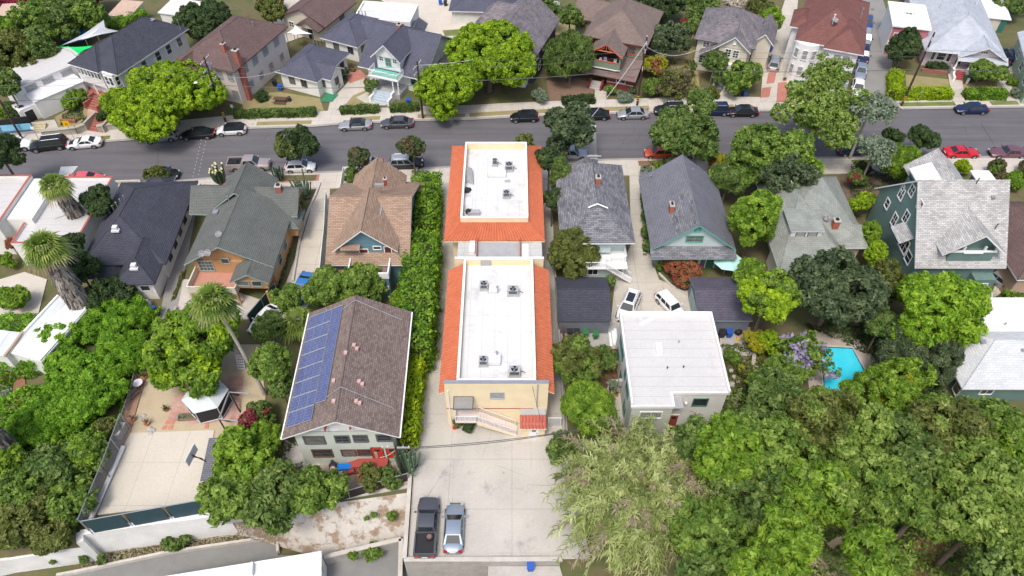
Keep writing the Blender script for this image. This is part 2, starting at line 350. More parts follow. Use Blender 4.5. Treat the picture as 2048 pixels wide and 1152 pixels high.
FK=[(-260,345),(-100,322),(57,291),(203,283),(280,277),(433,261),(512,255),(622,252),(679,247),(832,240),(935,238),(1022,233),(1120,229),(1224,226),(1311,223),(1454,220),(1536,221),(1700,219)]
FK2=[(1800,217),(1920,215),(2048,213),(2300,211)]
NK=[(-300,410),(0,384),(200,372),(340,367),(443,358),(512,351),(645,348),(895,338),(1050,330),(1211,323),(1327,320),(1600,319),(1896,318),(2048,317),(2300,316)]
poly('road',FK+FK2+NK[::-1],.008,ASPH)
poly('side_road',[(1700,219),(1705,150),(1716,60),(1722,0),(1728,-60),(1752,-60),(1766,0),(1778,37),(1784,100),(1784,160),(1800,217)],.012,ASPH2)
def offs(pts,d):
    w=[Vector(P2(*p)) for p in pts]; out=[]
    for i,p in enumerate(w):
        t=(w[min(i+1,len(w)-1)]-w[max(i-1,0)]).normalized(); out.append(tuple(p+Vector((-t.y,t.x))*d))
    return out
def strip(name,pts,d0,d1,z,m,t=.16): return poly(name,offs(pts,d0)+offs(pts,d1)[::-1],z,m,t=t,world=True)
strip('kerb',FK,0,.18,.15,KERBM); strip('pavement',FK,.18,3.4,.14,PAVE)
strip('kerb',FK2,0,.18,.15,KERBM); strip('pavement',FK2,.18,3.4,.14,PAVE)
strip('kerb',NK,0,-.18,.15,KERBM); strip('pavement',NK,-.18,-3.3,.14,PAVE)
for a in ([(512,255),(622,252)],[(700,246),(760,243)],[(835,240),(930,238)]): strip('verge',a,.3,1.2,.165,DRY,.02)
strip('verge',[(940,238),(1022,233),(1120,229),(1300,223)],.3,1.3,.165,DRY,.02); strip('verge',[(1310,223),(1470,220)],.3,1.2,.165,DRY,.02)
strip('verge',[(1802,217),(1914,215)],.3,1.3,.165,GRASS,.02); strip('verge',[(1985,214),(2040,213)],.3,1.3,.165,GRASS,.02); strip('verge',[(57,291),(130,287)],.3,1.1,.165,GRASS,.02)
strip('verge',[(1560,221),(1600,221)],.3,1.2,.165,GRASS,.02); strip('verge',[(150,286),(218,282)],.3,1.1,.165,GRASS,.02)
strip('paving',[(443,358),(640,348)],-.3,-1.6,.165,REDP,.02); strip('verge',[(560,350),(635,349)],-.3,-1.5,.18,SOIL,.02)
strip('verge',[(1275,321),(1330,320)],-.3,-1.4,.165,MULCH,.02); strip('verge',[(1700,319),(1780,318)],-.3,-1.4,.165,GRASS,.02)
# stop bar / lettering on the asphalt, crossing
poly('road_marking',[(1182,250),(1192,252),(1190,266),(1178,262)],.018,PAINT); 
poly('road_marking',[(1176,256),(1190,253),(1191,257),(1177,261)],.024,PAINT)
for i in range(9): x=123+i*1.2; poly('road_marking',[(122+i*-.7,334+i*2.4),(156-i*1.9,333+i*2.4),(155-i*1.9,334.7+i*2.4),(121-i*.7,335.8+i*2.4)],.018,PAINT)
for i in range(26):
    y=262+i*3.6; x=416-(y-262)*.22; poly('road_marking',[(x-10,y),(x-9.2,y),(x-9.4,y+1.8),(x-10.2,y+1.8)],.018,PAINT) if i%2 else None
    poly('road_marking',[(x,y),(x+.8,y),(x+.6,y+1.8),(x-.2,y+1.8)],.018,PAINT) if i%2==0 else None
for cx,cy in ((1745,19),(397,309)): struct('manhole_cover',MB().prism([(P2(cx,cy)[0]+.35*math.cos(t*.5236),P2(cx,cy)[1]+.35*math.sin(t*.5236)) for t in range(12)],.0,.03),plain('iron cover',(.12,.12,.12),.7))
ASPH3=ground('pale worn asphalt',[(.3,(.17,.17,.165)),(.7,(.23,.23,.22))],.4,.2,12,bmp=.3)
poly('road_patch',[(1150,268),(1192,266),(1194,322),(1144,325)],.014,ASPH3)
# lots
poly('parking_lot',[(872,342),(1100,335),(1112,560),(1135,860),(1180,1119),(815,1118),(826,955),(852,700)],.02,LOTC)
poly('driveway',[(640,352),(662,352),(658,420),(648,560),(600,640),(530,640),(560,600),(604,480),(634,380)],.02,DRIVE)
poly('driveway',[(1258,322),(1282,322),(1284,400),(1296,500),(1318,560),(1395,590),(1500,660),(1520,712),(1440,712),(1440,660),(1110,700),(1108,655),(1222,640),(1230,560),(1262,490)],.02,DRIVE)
poly('gravel',[(1110,658),(1235,645),(1240,706),(1110,706)],.03,C_('grey gravel',(.3,.29,.27),(.42,.41,.38),scale=2,scale2=20))
poly('gravel',[(1440,655),(1500,655),(1500,712),(1445,712)],.03,MATS['grey gravel'])
poly('driveway',[(1990,570),(2048,560),(2060,640),(1960,640)],.02,DRIVE)
poly('driveway',[(1530,90),(1572,90),(1590,205),(1520,205)],.15,DRIVE,t=.1)
for q in ([(1536,148),(1552,146),(1548,168),(1532,170)],[(1555,168),(1572,166),(1590,206),(1552,206)],[(1524,178),(1542,176),(1538,196),(1520,198)]): poly('paving',q,.165,REDP,t=.02)
poly('driveway',[(1570,0),(1596,0),(1590,60),(1575,95),(1540,90)],.03,DRIVE)
poly('driveway',[(760,0),(905,0),(935,60),(900,80),(850,68),(830,40)],.03,C_('pale yard concrete',(.48,.43,.36),(.6,.55,.48)))
poly('lawn',[(885,62),(935,58),(930,72),(890,73)],.045,GRASS)
poly('path',[(660,205),(700,160),(740,150),(735,180),(690,215),(655,226)],.03,DRIVE)
poly('path',[(735,185),(770,190),(772,212),(740,212),(712,196)],.035,DRIVE)
poly('lawn',[(706,192),(735,180),(762,205),(760,215),(690,212)],.03,DRY)
poly('lawn',[(480,190),(560,185),(640,198),(650,226),(490,232)],.03,DRY)
poly('paving',[(640,205),(652,186),(678,190),(665,205)],.04,plain('green mat',(.03,.2,.1),.9,.3,3))
poly('paving',[(690,150),(720,140),(735,155),(700,168)],.045,REDP)
poly('path',[(520,0),(640,0),(650,60),(560,90)],.02,DRIVE)
poly('lawn',[(110,235),(165,205),(180,225),(160,250),(120,260)],.03,DRY)
poly('lawn',[(1810,150),(1900,160),(1902,182),(1812,182)],.03,DRY)
poly('path',[(1895,150),(1922,150),(1928,205),(1904,205)],.15,DRIVE,t=.1)
poly('lawn',[(1925,170),(1990,160),(2010,190),(1925,190)],.03,DRY)
poly('driveway',[(1990,95),(2030,120),(2075,200),(1995,200)],.03,DRIVE)
poly('lawn',[(2010,150),(2026,150),(2060,205),(2040,205)],.16,GRASS,t=.1)
poly('lawn',[(1330,60),(1390,60),(1400,190),(1320,205),(1310,130)],.03,DRY)
poly('path',[(1455,165),(1472,165),(1466,200),(1430,202)],.03,DRIVE)
poly('path',[(1190,178),(1215,185),(1208,212),(1188,212)],.03,DRIVE)
poly('lawn',[(1090,150),(1190,160),(1185,195),(1100,205)],.03,plain('bare brown earth',(.2,.13,.09),.95,.3,2,fine=.4))
poly('lawn',[(1040,20),(1150,30),(1150,80),(1060,60)],.03,DRY)
poly('pavement',[(0,255),(110,240),(120,262),(0,290)],.03,DRIVE)
poly('path',[(180,190),(215,195),(205,270),(170,270)],.03,BRICKP)
poly('yard',[(300,690),(520,690),(540,880),(256,872),(262,790)],.02,SAND)
poly('patio',[(350,792),(392,760),(488,752),(478,845),(385,848),(336,840)],.045,BRICKP)
for q in ([(334,842),(342,842),(338,850),(330,850)],[(344,842),(352,842),(348,850),(340,850)],[(328,852),(336,852),(332,860),(324,860)],[(340,852),(348,852),(345,860),(336,860)],[(412,842),(420,842),(418,850),(411,850)],[(411,851),(418,851),(417,858),(409,858)]): poly('stepping_stone',q,.07,plain('terracotta slab',(.5,.2,.14),.9),t=.03)
poly('court',[(258,868),(430,862),(399,1008),(174,1034)],.1,C_('court concrete',(.50,.46,.38),(.58,.54,.46),scale=.2,joints=(3.6,4.5),jc=.7),t=.1)
poly('deck',[(272,745),(297,745),(276,815),(262,868),(176,1034),(160,1038),(236,868)],.16,DECKM,t=.14)
poly('patio',[(1600,690),(1640,660),(1720,680),(1760,740),(1740,790),(1620,790)],.03,C_('pool deck concrete',(.36,.31,.27),(.48,.42,.37)))
poly('yard',[(1180,700),(1232,700),(1240,800),(1200,830),(1170,800)],.03,plain('dark red earth',(.17,.085,.05),.95,.3,2,fine=.5))
poly('path',[(1222,760),(1245,760),(1250,850),(1222,850)],.05,DRIVE)
poly('yard',[(640,880),(815,880),(818,975),(640,1005)],.02,C_('pinkish bare yard',(.3,.24,.2),(.42,.36,.31)))
poly('yard',[(570,880),(640,900),(640,960),(560,960)],.03,C_('pale rubble yard',(.36,.34,.31),(.5,.48,.45)))
poly('yard',[(0,560),(50,545),(95,560),(60,700),(0,700)],.02,C_('pale sandy yard',(.46,.42,.36),(.56,.52,.46)))
poly('yard',[(0,745),(50,755),(60,820),(0,830)],.02,MULCH)
poly('yard',[(350,560),(400,560),(520,600),(500,640),(350,640),(330,620)],.02,C_('pale patio concrete',(.42,.39,.34),(.54,.5,.45)))
poly('yard',[(1600,1080),(1700,1070),(1720,1152),(1590,1160)],.02,SAND)
poly('yard',[(1830,1070),(1900,1080),(1890,1160),(1800,1160)],.02,MULCH)
poly('path',[(1835,315),(1900,330),(2060,322),(2060,345),(1850,350)],.03,DRIVE)
poly('yard',[(1680,330),(1840,330),(1850,360),(1700,440),(1740,520),(1690,520)],.02,plain('dark brown earth',(.14,.1,.07),.95,.3,2,fine=.4))  # a darker brown earth, mottled at random
poly('path',[(372,372),(405,372),(388,450),(352,640),(318,640),(352,480)],.02,C_('side path concrete',(.2,.19,.18),(.3,.29,.27)))
# alley below
AL=[(90,1160),(160,1146),(333,1109),(512,1081),(556,1074),(556,1110),(640,1110),(800,1088),(830,1170),(300,1220)]
poly('alley',AL,ZL+.03,ASPH3)
def wallline(name,label,cat,pts,z0,z1,t,m,group=None,cap=None,world=False,off=0):
    w=[Vector(p) if world else Vector(P2(p[0],p[1],z1)) for p in pts]; O=w[0]
    r=thing(name,label,cat,(O.x,O.y,z0),0,group); k=MB(); kc=MB()
    for a,b in zip(w,w[1:]):
        d=(b-a).normalized(); n=Vector((-d.y,d.x))*t/2; q=[a-O-n,b-O-n+d*.001,b-O+n,a-O+n]
        k.prism([(v.x,v.y) for v in q],0,z1-z0)
        if cap: e=n*1.35; kc.prism([((v).x,(v).y) for v in (a-O-e,b-O-e,b-O+e,a-O+e)],z1-z0,z1-z0+.08)
    k.build('wall_body' if cap else 'wall_face',m,r)
    if cap: kc.build('coping',cap,r)
    return r
WHW=ground('whitewashed retaining wall',[(.3,(.62,.61,.58)),(.7,(.8,.79,.77))],.5,.2,5)
wallline('retaining_wall','tall whitewashed retaining wall below the ball court','wall',[(160,1066),(300,1045),(455,1026)],ZL,0.3,.4,WHW,cap=WHW)
wallline('wall_end','short return of the tall white wall at its left corner','wall',[(158,1064),(160,1084)],ZL,.3,.6,WHW)
wallline('retaining_wall','low white wall at the bottom left corner beside the brush','wall',[(-60,1132),(2,1118),(166,1095)],ZL,-1.2,.35,WHW)
RETC=plain('weathered grey concrete wall',(.36,.34,.31),.9,.25,.8,fine=.35)
wallline('retaining_wall','grey concrete wall along the bottom of the parking lot','wall',[(808,1119),(1000,1119),(1125,1118)],ZL,.35,.3,RETC,cap=KERBM)
wallline('lot_kerb','long low concrete kerb wall on the left of the parking lot','kerb wall',[(809,1117),(820,955),(846,700),(868,480)],0,.5,.28,RETC,cap=KERBM)
wallline('retaining_wall','grey board-marked concrete wall below the torn sheeting, right of the white roof','wall',[(648,1114),(802,1078),(800,1165)],ZL,-2.4,.3,RETC,cap=KERBM)
wallline('retaining_wall','pale concrete kerb wall along the alley below the white wall','wall',[(112,1149),(160,1140),(333,1103),(512,1077),(553,1072),(555,1102)],ZL,-3.4,.25,KERBM)
wallline('retaining_wall','long low concrete footing under the dark slatted fence','wall',[(440,1040),(640,1004),(818,972)],-.6,.12,.3,KERBM)
for xx,lb in ((1000,'concrete wheel stop left of the two at the foot of the lot'),(1060,'concrete wheel stop nearest the blue bin')):
    x,y,_=P(xx,1110); tag(MB().box(x-.9,y-.08,.03,x+.9,y+.08,.16).box(x-.88,y-.05,.16,x+.88,y+.05,.18).build('wheel_stop',KERBM),lb,'wheel stop')
struct('ledge',MB().box(P2(976,1125)[0],22.5,ZL-.5,P2(1126,1125)[0],26.15,-.7),CONC)
# pool
POOL=[P2(*p) for p in [(1640,697),(1703,700),(1728,748),(1722,790),(1650,790)]]
WAT,nt_,b_=nmat('pool water'); b_.inputs['Base Color'].default_value=(.04,.5,.62,1); b_.inputs['Roughness'].default_value=.08
nt_.links.new(ramp(nt_,noi(nt_,.5),[(.3,(.03,.56,.74)),(.7,(.07,.66,.84))]),b_.inputs['Base Color']); bump(nt_,noi(nt_,3,2),b_,.1)
pr=thing('swimming_pool','turquoise swimming pool with dark blue tile edge in its concrete deck','pool',(POOL[0][0],POOL[0][1],.1))
pp=[(x-POOL[0][0],y-POOL[0][1]) for x,y in POOL]; cx=sum(p[0] for p in pp)/5; cy=sum(p[1] for p in pp)/5
def grow(pp,d): return [((x-cx)*(1+d/math.hypot(x-cx,y-cy))+cx,(y-cy)*(1+d/math.hypot(x-cx,y-cy))+cy) for x,y in pp]
MB().prism(grow(pp,.42),.02,.09).build('coping',KERBM,pr); MB().prism(grow(pp,.15),.03,.105).build('tile_edge',plain('blue pool tile',(.01,.05,.2),.3),pr); MB().prism(pp,.04,.115).build('water',WAT,pr)
DASP=ground('dark asphalt patch',[(.3,(.06,.058,.064)),(.7,(.085,.082,.088))],.4,.3,14,bmp=.3); GUT=ground('gutter concrete',[(.3,(.26,.25,.23)),(.7,(.36,.34,.31))],.5,.3,8,joints=(3,3))
for a in (FK,FK2): strip('gutter',a,-.45,0,.025,GUT,.02)
strip('gutter',NK,0,.45,.025,GUT,.02)
# ---------------- houses
SLATE=shingle('slate blue shingles',(.050,.054,.072),(.072,.076,.098)); BLUEG=shingle('blue grey shingles',(.085,.09,.125),(.11,.115,.155))
CHOC=shingle('brown shingles',(.125,.082,.078),(.17,.115,.108)); REDBR=shingle('red brown shingles',(.17,.075,.065),(.22,.10,.088)); TAUPE=shingle('taupe shingles',(.18,.135,.12),(.23,.178,.16))
MIXG=shingle('mixed grey shingles',(.075,.078,.09),(.27,.27,.29),.6,.22,.6,.3); MIXP=shingle('weathered purple grey shingles',(.11,.10,.115),(.26,.235,.25),.6,.22,.6,.4)
LGREY=shingle('pale blue grey shingles',(.36,.39,.44),(.47,.5,.55),.7,.25,.85,.3); LMIX=shingle('pale mottled shingles',(.27,.27,.27),(.56,.55,.53),.5,.2,.7,.3)
TAN=shingle('tan shingles',(.25,.17,.12),(.40,.285,.21),.6,.2,.6,.2); SOLR=shingle('brown mottled shingles',(.125,.095,.083),(.27,.21,.187),.35,.2,.7,.2)
SAGE=shingle('grey green shingles',(.122,.131,.120),(.158,.168,.155)); MIDG=shingle('mid grey shingles',(.155,.16,.185),(.2,.205,.235)); PSAGE=shingle('pale sage shingles',(.22,.24,.215),(.30,.32,.29),.9,.25,.8,.5)
WHR=ground('white coated roof',[(.3,(.57,.57,.565)),(.7,(.64,.64,.635))],.3,.2,6,rough=.6,bmp=.2,joints=(1.3,9),jc=.78,stain=((.35,.55,.72,(.42,.42,.41)),(1.1,.64,.74,(.34,.33,.31))))
WHR2=ground('off white sheet roof',[(.3,(.49,.485,.47)),(.7,(.57,.56,.55))],.4,.25,6,rough=.7,bmp=.2,joints=(40,1.15),jc=.72,stain=((.4,.56,.72,(.43,.42,.40)),(1.3,.67,.75,(.64,.64,.63))))
GFL=ground('grey roof deck',[(.3,(.40,.41,.40)),(.7,(.52,.52,.51))],.5,.3,5,joints=(1.5,20),jc=.7)
CREAMY=plain('pale yellow stucco',(.76,.64,.42),.9,.1,.7,fine=.12); STW=plain('white stucco',(.72,.71,.67),.9,.1,.6,fine=.12); PINKW=plain('blush stucco',(.66,.58,.53),.9,.1,.6,fine=.15)
CREAM=plain('cream stucco',(.6,.56,.46),.9,.12,.6,fine=.15); SWH=siding('white siding',(.74,.74,.73)); SBL=siding('blue siding',(.13,.245,.30)); STEAL=siding('teal siding',(.14,.225,.205)); SNAVY=siding('navy siding',(.045,.065,.10))
SGRN=siding('mint siding',(.55,.66,.64)); PALEG=plain('pale green stucco',(.52,.55,.48),.9,.1,.6,fine=.12); OCH=siding('ochre siding',(.50,.28,.13)); SRED=siding('dark red siding',(.22,.035,.035)); SAGEW=plain('sage paint',(.2,.25,.18),.7)
SLAV=plain('slate stucco',(.16,.18,.22),.85,.1); REDT=plain('red paint',(.34,.06,.045),.7); PINK=siding('pink siding',(.50,.17,.2)); LPINK=siding('pale pink siding',(.66,.56,.58)); TEALP=plain('teal trim',(.04,.16,.13),.5); MINTT=plain('mint trim',(.12,.42,.34),.5)
GTR=plain('grey trim',(.1,.1,.1),.6); ORT=plain('orange trim',(.45,.12,.06),.6); TGRN=plain('grey green trim',(.28,.38,.35),.6); BEIGE=plain('beige stucco',(.42,.30,.22),.9,.12); LILAC=plain('lilac white',(.66,.65,.68),.8,.06); BLUEST=plain('pale blue steps',(.4,.47,.52),.7)
TILE=plain('clay roof tile',(.50,.14,.065),.9,.4,1.6,fine=.65); TILE2=plain('weathered red tile',(.42,.11,.08),.8,.35,3,fine=.6); REDBRK=shingle('red brick',(.25,.09,.07),(.33,.13,.1),.25,.09,1.5,.2); MAUVE=plain('mauve deck',(.19,.13,.13),.8,.2)
def tiles(h,A,B,C,D,m=None,pitch=.36,name='tile_roof',parent=None):
    A,B,C,D=map(Vector,(A,B,C,D)); n=max(4,int((B-A).length/pitch)); k=MB(); vs=[]; sg=4
    rows=max(2,int(((C+D)/2-(A+B)/2).length/.42))
    for r in range(rows+1):
        for i in range(n*sg+1):
            t=i/(n*sg); lo=A.lerp(B,t); hi=C.lerp(D,t); q=lo.lerp(hi,r/rows); q.z+=.13*abs(math.sin(math.pi*i/sg))**.7+(.0 if r%2 else .015); vs.append(q)
    w_=n*sg+1; k.add(vs,[(r*w_+i,r*w_+i+1,(r+1)*w_+i+1,(r+1)*w_+i) for r in range(rows) for i in range(w_-1)])
    n_=len(k.v); k.add([v+Vector((0,0,-.16)) for v in (A,B,D,C)]+[A,B],[(3,2,1,0),(0,1,5,4)],1)
    return k.build(name,[m or TILE,CREAMY],parent or h.o)
def parapet(h,x0,y0,x1,y1,z0,z1,t,m,cap=WHITE,name='parapet'):
    k=MB()
    for a,b,c,d in ((x0,y0,x1,y0+t),(x0,y1-t,x1,y1),(x0,y0+t,x0+t,y1-t),(x1-t,y0+t,x1,y1-t)):
        k.box(a,b,z0,c,d,z1); k.box(a-.02,b-.02,z1,c+.02,d+.02,z1+.05,1)
    return k.build(name,[m,cap],h.o)
def ac(px,py,z,label,rz=0,w=.95,d=.85,hh=.95,cage=False):
    w*=.88; d*=.88; hh*=.9
    r=thing('air_conditioner',label,'air conditioner',P(px,py,z),rad(rz),'air conditioners on the flat roofs')
    MB().box(-w/2,-d/2,.12,w/2,d/2,hh).box(-w/2-.06,-d/2-.05,0,w/2+.06,-d/2+.1,.12).box(-w/2-.06,d/2-.1,0,w/2+.06,d/2+.05,.12).build('casing',GREY,r)
    k=MB().cyl(0,0,hh,hh+.02,min(w,d)*.42,n=18)
    k.build('fan_opening',BLACK,r)
    f=MB()
    for i in range(3):
        a=i*2.094; f.add([(0,0,hh+.03),(.32*math.cos(a),.32*math.sin(a),hh+.05),(.32*math.cos(a+.8),.32*math.sin(a+.8),hh+.05)],[(0,1,2)])
    f.build('fan_blade',METAL,r)
    g=MB(); 
    for i in range(5): g.box(-w*.38,-d/2-.012,.45+i*.09,w*.38,-d/2-.003,.5+i*.09)
    g.build('grille',BLACK,r)
    MB().tube([(w/2,.1,.3),(w/2+.25,.15,.25),(w/2+.5,.1,.04)],.03,5).build('pipe',BLACK,r)
    return r
# --- centre apartment building
h=House('apartment_building','cream apartment block with white flat roofs, orange tile skirts and outside stair','apartment building',(879,783),(1108,778),6,0)
CB=h; TX=11.0
h.body(.8,.3,10.2,16.4,0,5.9,CREAMY)
h.box('facade_wall',.5,0,0,10.4,.28,7.35,CREAMY); h.box('parapet_cap',.47,-.03,7.35,10.43,.33,7.42,METAL); h.box('red_band',.485,-.02,3.0,9.0,-.002,3.12,REDT)
h.box('upper_wall',1.7,.3,5.9,9.2,16.4,6.5,CREAMY); h.box('roof_deck',1.95,.32,6.5,8.95,16.2,6.56,WHR); parapet(h,1.7,.29,9.2,16.58,6.5,7.35,.22,CREAMY)
tiles(h,(-.1,.0,5.7),(-.1,16.3,5.7),(1.72,.0,6.75),(1.72,16.3,6.75)); tiles(h,(11,16.3,5.7),(11,.0,5.7),(9.18,16.3,6.75),(9.18,.0,6.75))
h.win('F',5.0,5.35,1.2,.9,2,1,GREY,CURT,B=(.5,0,10.4,.3)); h.box('gutter_pipe',9.3,-.12,3.5,9.4,-.02,7.35,GREY); h.box('gutter_pipe',.75,-.12,.2,.85,-.02,6.2,WHITE)
k=MB().box(1.3,-1.5,5.1,3.25,0,5.2); k.box(1.4,-1.4,5.2,3.15,-.1,5.22,1); k.build('awning',[GTR,plain('awning grey',(.24,.235,.23),.8)],h.o)
for i in range(3): h.win('L',3+i*5,4.2,1.2,1.1,2,1,GREY,B=(.8,.3,10.2,16.4)); h.win('R',3+i*5,4.2,1.2,1.1,2,1,GREY,B=(.8,.3,10.2,16.4)); h.win('L',3+i*5,1.5,1.2,1.1,2,1,GREY,B=(.8,.3,10.2,16.4))
h.door('F',1.9,2.75,.9,2.0,LILAC,B=(.5,0,10.4,.3))
h.box('stair_landing',1.4,-1.35,2.55,3.5,-.02,2.72,PINKW)
k=MB(); nS=13
for i in range(nS): x=3.5+i*.30; k.box(x,-1.3,2.55-i*.2-.12,x+.32,-.1,2.66-i*.2)
k.add([(3.5,-1.35,2.2),(7.4,-1.35,-.05),(7.4,-1.35,.2),(3.5,-1.35,2.72),(3.5,-1.28,2.2),(7.4,-1.28,-.05),(7.4,-1.28,.2),(3.5,-1.28,2.72)],[(0,1,2,3),(7,6,5,4),(3,2,6,7),(0,4,5,1)],1)
k.build('staircase',[PINKW,CREAMY],h.o)
h.rail([(1.45,-1.3,2.72),(3.5,-1.3,2.72),(7.3,-1.3,.2)],.95,LILAC,.16); h.rail([(1.42,-1.3,2.72),(1.42,-.1,2.72)],.95,LILAC,.16); h.rail([(3.5,-.15,2.72),(7.3,-.15,.2)],.9,LILAC,.35)
# lean-to with red tile roof
h.body(7.9,-1.5,10.2,-.02,0,2.6,CREAMY,'lean_to_wall'); tiles(h,(7.7,-1.9,2.3),(10.3,-1.9,2.3),(7.7,-.75,3.0),(10.3,-.75,3.0),TILE2,.3,'lean_to_roof'); h.box('lean_to_deck',7.75,-.75,2.95,10.25,-.01,3.05,GREY); h.door('F',1.2,.05,.8,1.9,WHITE)
h.box('concrete_step',6.4,-2.0,.02,10.4,-1.35,.1,KERBM)
# connector
h.body(.9,16.6,10.3,21.5,0,5.4,CREAMY,'connector_wall'); h.box('connector_roof',.75,16.62,5.4,10.35,21.4,5.5,GFL)
h.box('connector_parapet',.7,16.62,5.52,10.4,16.85,7.2,CREAMY); h.box('connector_cap',.66,16.6,7.2,10.44,16.88,7.26,WHITE); h.box('balcony_deck',3.0,17.0,5.5,7.7,21.2,5.56,GREY)
h.rail([(3.0,17.0,5.56),(7.2,17.0,5.56)],1.0,DKMET,.18); h.box('balcony_edge',2.9,16.9,5.5,3.0,21.2,6.1,REDBRK); h.box('balcony_edge',7.8,16.9,5.5,7.9,21.2,6.1,REDBRK)
h.box('roof_patch',1.2,17.0,5.5,2.2,18.5,5.54,WHITE); h.box('roof_patch',2.1,19.0,5.5,2.7,20.8,5.9,WHITE); h.box('roof_patch',8.1,18.6,5.5,8.8,20.6,5.6,WHITE); h.box('access_hatch',3.5,16.15,6.6,4.6,16.3,7.25,GREY)
# rear block: coordinates continue in the same frame
X0,Y0=-.9,20.9
def rb(x): return X0+x
h.body(rb(.9),Y0+.9,rb(10.7),Y0+17,0,5.9,CREAMY,'rear_wall'); h.box('rear_upper_wall',rb(1.9),Y0+1.9,5.9,rb(9.7),Y0+16.2,6.5,CREAMY)
h.box('rear_roof_deck',rb(2.1),Y0+2.1,6.5,rb(9.5),Y0+16.0,6.56,WHR); parapet(h,rb(1.9),Y0+1.9,rb(9.7),Y0+16.2,6.4,7.6,.2,CREAMY,name='rear_parapet')
a0,a1,b0,b1,ZE,ZT=rb(0),rb(11.6),Y0,Y0+17.7,5.7,6.85
tiles(h,(a0,b0,ZE),(a0,b1,ZE),(rb(1.9),Y0+1.9,ZT),(rb(1.9),Y0+16.2,ZT)); tiles(h,(a1,b1,ZE),(a1,b0,ZE),(rb(9.7),Y0+16.2,ZT),(rb(9.7),Y0+1.9,ZT))
tiles(h,(a1,b0,ZE),(a0,b0,ZE),(rb(9.7),Y0+1.9,ZT),(rb(1.9),Y0+1.9,ZT)); tiles(h,(a0,b1,ZE),(a1,b1,ZE),(rb(1.9),Y0+16.2,ZT),(rb(9.7),Y0+16.2,ZT))
for p,q in (((a0,b0),(rb(1.9),Y0+1.9)),((a1,b0),(rb(9.7),Y0+1.9)),((a0,b1),(rb(1.9),Y0+16.2)),((a1,b1),(rb(9.7),Y0+16.2))): MB().tube([(*p,ZE+.08),(*q,ZT+.08)],.12,6).build('hip_tile',TILE,h.o)
for i in range(3): h.win('L',3+i*5,4.2,1.2,1.1,2,1,GREY,B=(rb(.9),Y0+.9,rb(10.7),Y0+17)); h.win('R',3+i*5,4.2,1.2,1.1,2,1,GREY,B=(rb(.9),Y0+.9,rb(10.7),Y0+17))
ac(990,330,6.56,'small round-topped air conditioner at the back of the rear white roof',w=.7,d=.7); ac(1018,340,6.56,'large air conditioner beside ducts at the back right of the rear white roof',w=1.1,d=1.0,hh=1.1)
ac(1013,394,6.56,'air conditioner behind a metal hoop guard in the middle of the rear white roof'); ac(968,577,6.56,'air conditioner at the back left of the front white roof'); ac(1026,588,6.56,'wide air conditioner at the back right of the front white roof',w=1.3,d=.9)
ac(967,728,6.56,'air conditioner at the front left of the front white roof'); ac(1029,748,6.56,'air conditioner by the front facade at the right of the white roof',w=1.25,d=.9)
def duct(px,py,z,w,d,hh,lb,rz=0,m=None):
    r=thing('roof_duct',lb,'duct',P(px,py,z),rad(rz)); MB().box(-w/2,-d/2,.05,w/2,d/2,hh).build('duct_body',m or LILAC,r); MB().box(-w/2-.05,-d/2-.05,0,w/2+.05,d/2+.05,.05).build('duct_base',METAL,r); return r
duct(994,350,6.56,2.2,.9,.35,'white duct box left of the large unit on the rear roof'); duct(986,579,6.56,.9,1.0,.3,'white duct box beside the back left unit on the front roof'); duct(988,722,6.56,1.3,1.1,.5,'white duct box beside the front left unit on the front roof'); duct(1026,578,6.6,1.0,.5,.3,'reddish duct end behind the wide unit',m=plain('faded red',(.55,.25,.2),.8))
MB_=MB().tube([(0,0,0),(0,0,.9)],.05,6).tube([(0,0,.9),(.3,0,1.0)],.05,6)
for (px,py),lb in (((994,716),'thin metal flue standing on the front white roof'),((995,586),'metal flue between two units on the front white roof')):
    t=thing('roof_flue',lb,'flue',P(px,py,6.56)); MB().tube([(0,0,0),(0,0,.9)],.07,6).build('pipe',METAL,t); MB().cyl(0,0,.9,1.0,.14,n=8).build('cap',METAL,t)
t=thing('skylight_panel','glazed panel leaning on the left parapet of the rear roof','glass panel',P(940,358,6.56)); MB().add([(-.6,-.9,.05),(.5,-1.1,.05),(.2,1.3,.6),(-.7,1.5,.9),(-.6,-.9,0),(.5,-1.1,0),(.2,1.3,.55),(-.7,1.5,.85)],[(0,1,2,3),(7,6,5,4),(0,4,5,1),(1,5,6,2),(2,6,7,3),(3,7,4,0)]).build('pane',CURT,t); MB().tube([(-.6,-.9,.06),(.5,-1.1,.06),(.2,1.3,.61),(-.7,1.5,.91),(-.6,-.9,.06)],.05,4).build('frame',METAL,t)
for (px,py),lb in (((934,384),'black rubbish sack against the left parapet'),((937,427),'black rubbish sack beside a grey box near the front left parapet corner')):
    tag(MB().ball((0,0,.3),.38,8,6).ball((.3,.25,.2),.25,7,5).build('rubbish_sack',BLACK),lb,'sack').location=P(px,py,6.56)
tag(MB().box(-.7,-.3,0,.7,.3,.4).box(-.72,-.32,.4,.72,.32,.44).build('storage_box',GREY),'grey box beside the black sack on the rear roof','box').location=P(948,428,6.56)
tag(MB().box(-.5,-.7,0,.5,.7,.12).box(-.4,-.5,.12,.3,.4,.2).build('roof_panel',LILAC),'white panel lying by the left parapet of the rear roof','panel').location=P(936,404,6.56)
tag(MB().box(-.35,-.2,0,.35,.2,.1).box(-.25,-.12,.1,.25,.12,.14).build('roof_hatch',GREY),'small metal hatch in the middle of the rear roof','hatch').location=P(1015,363,6.56)
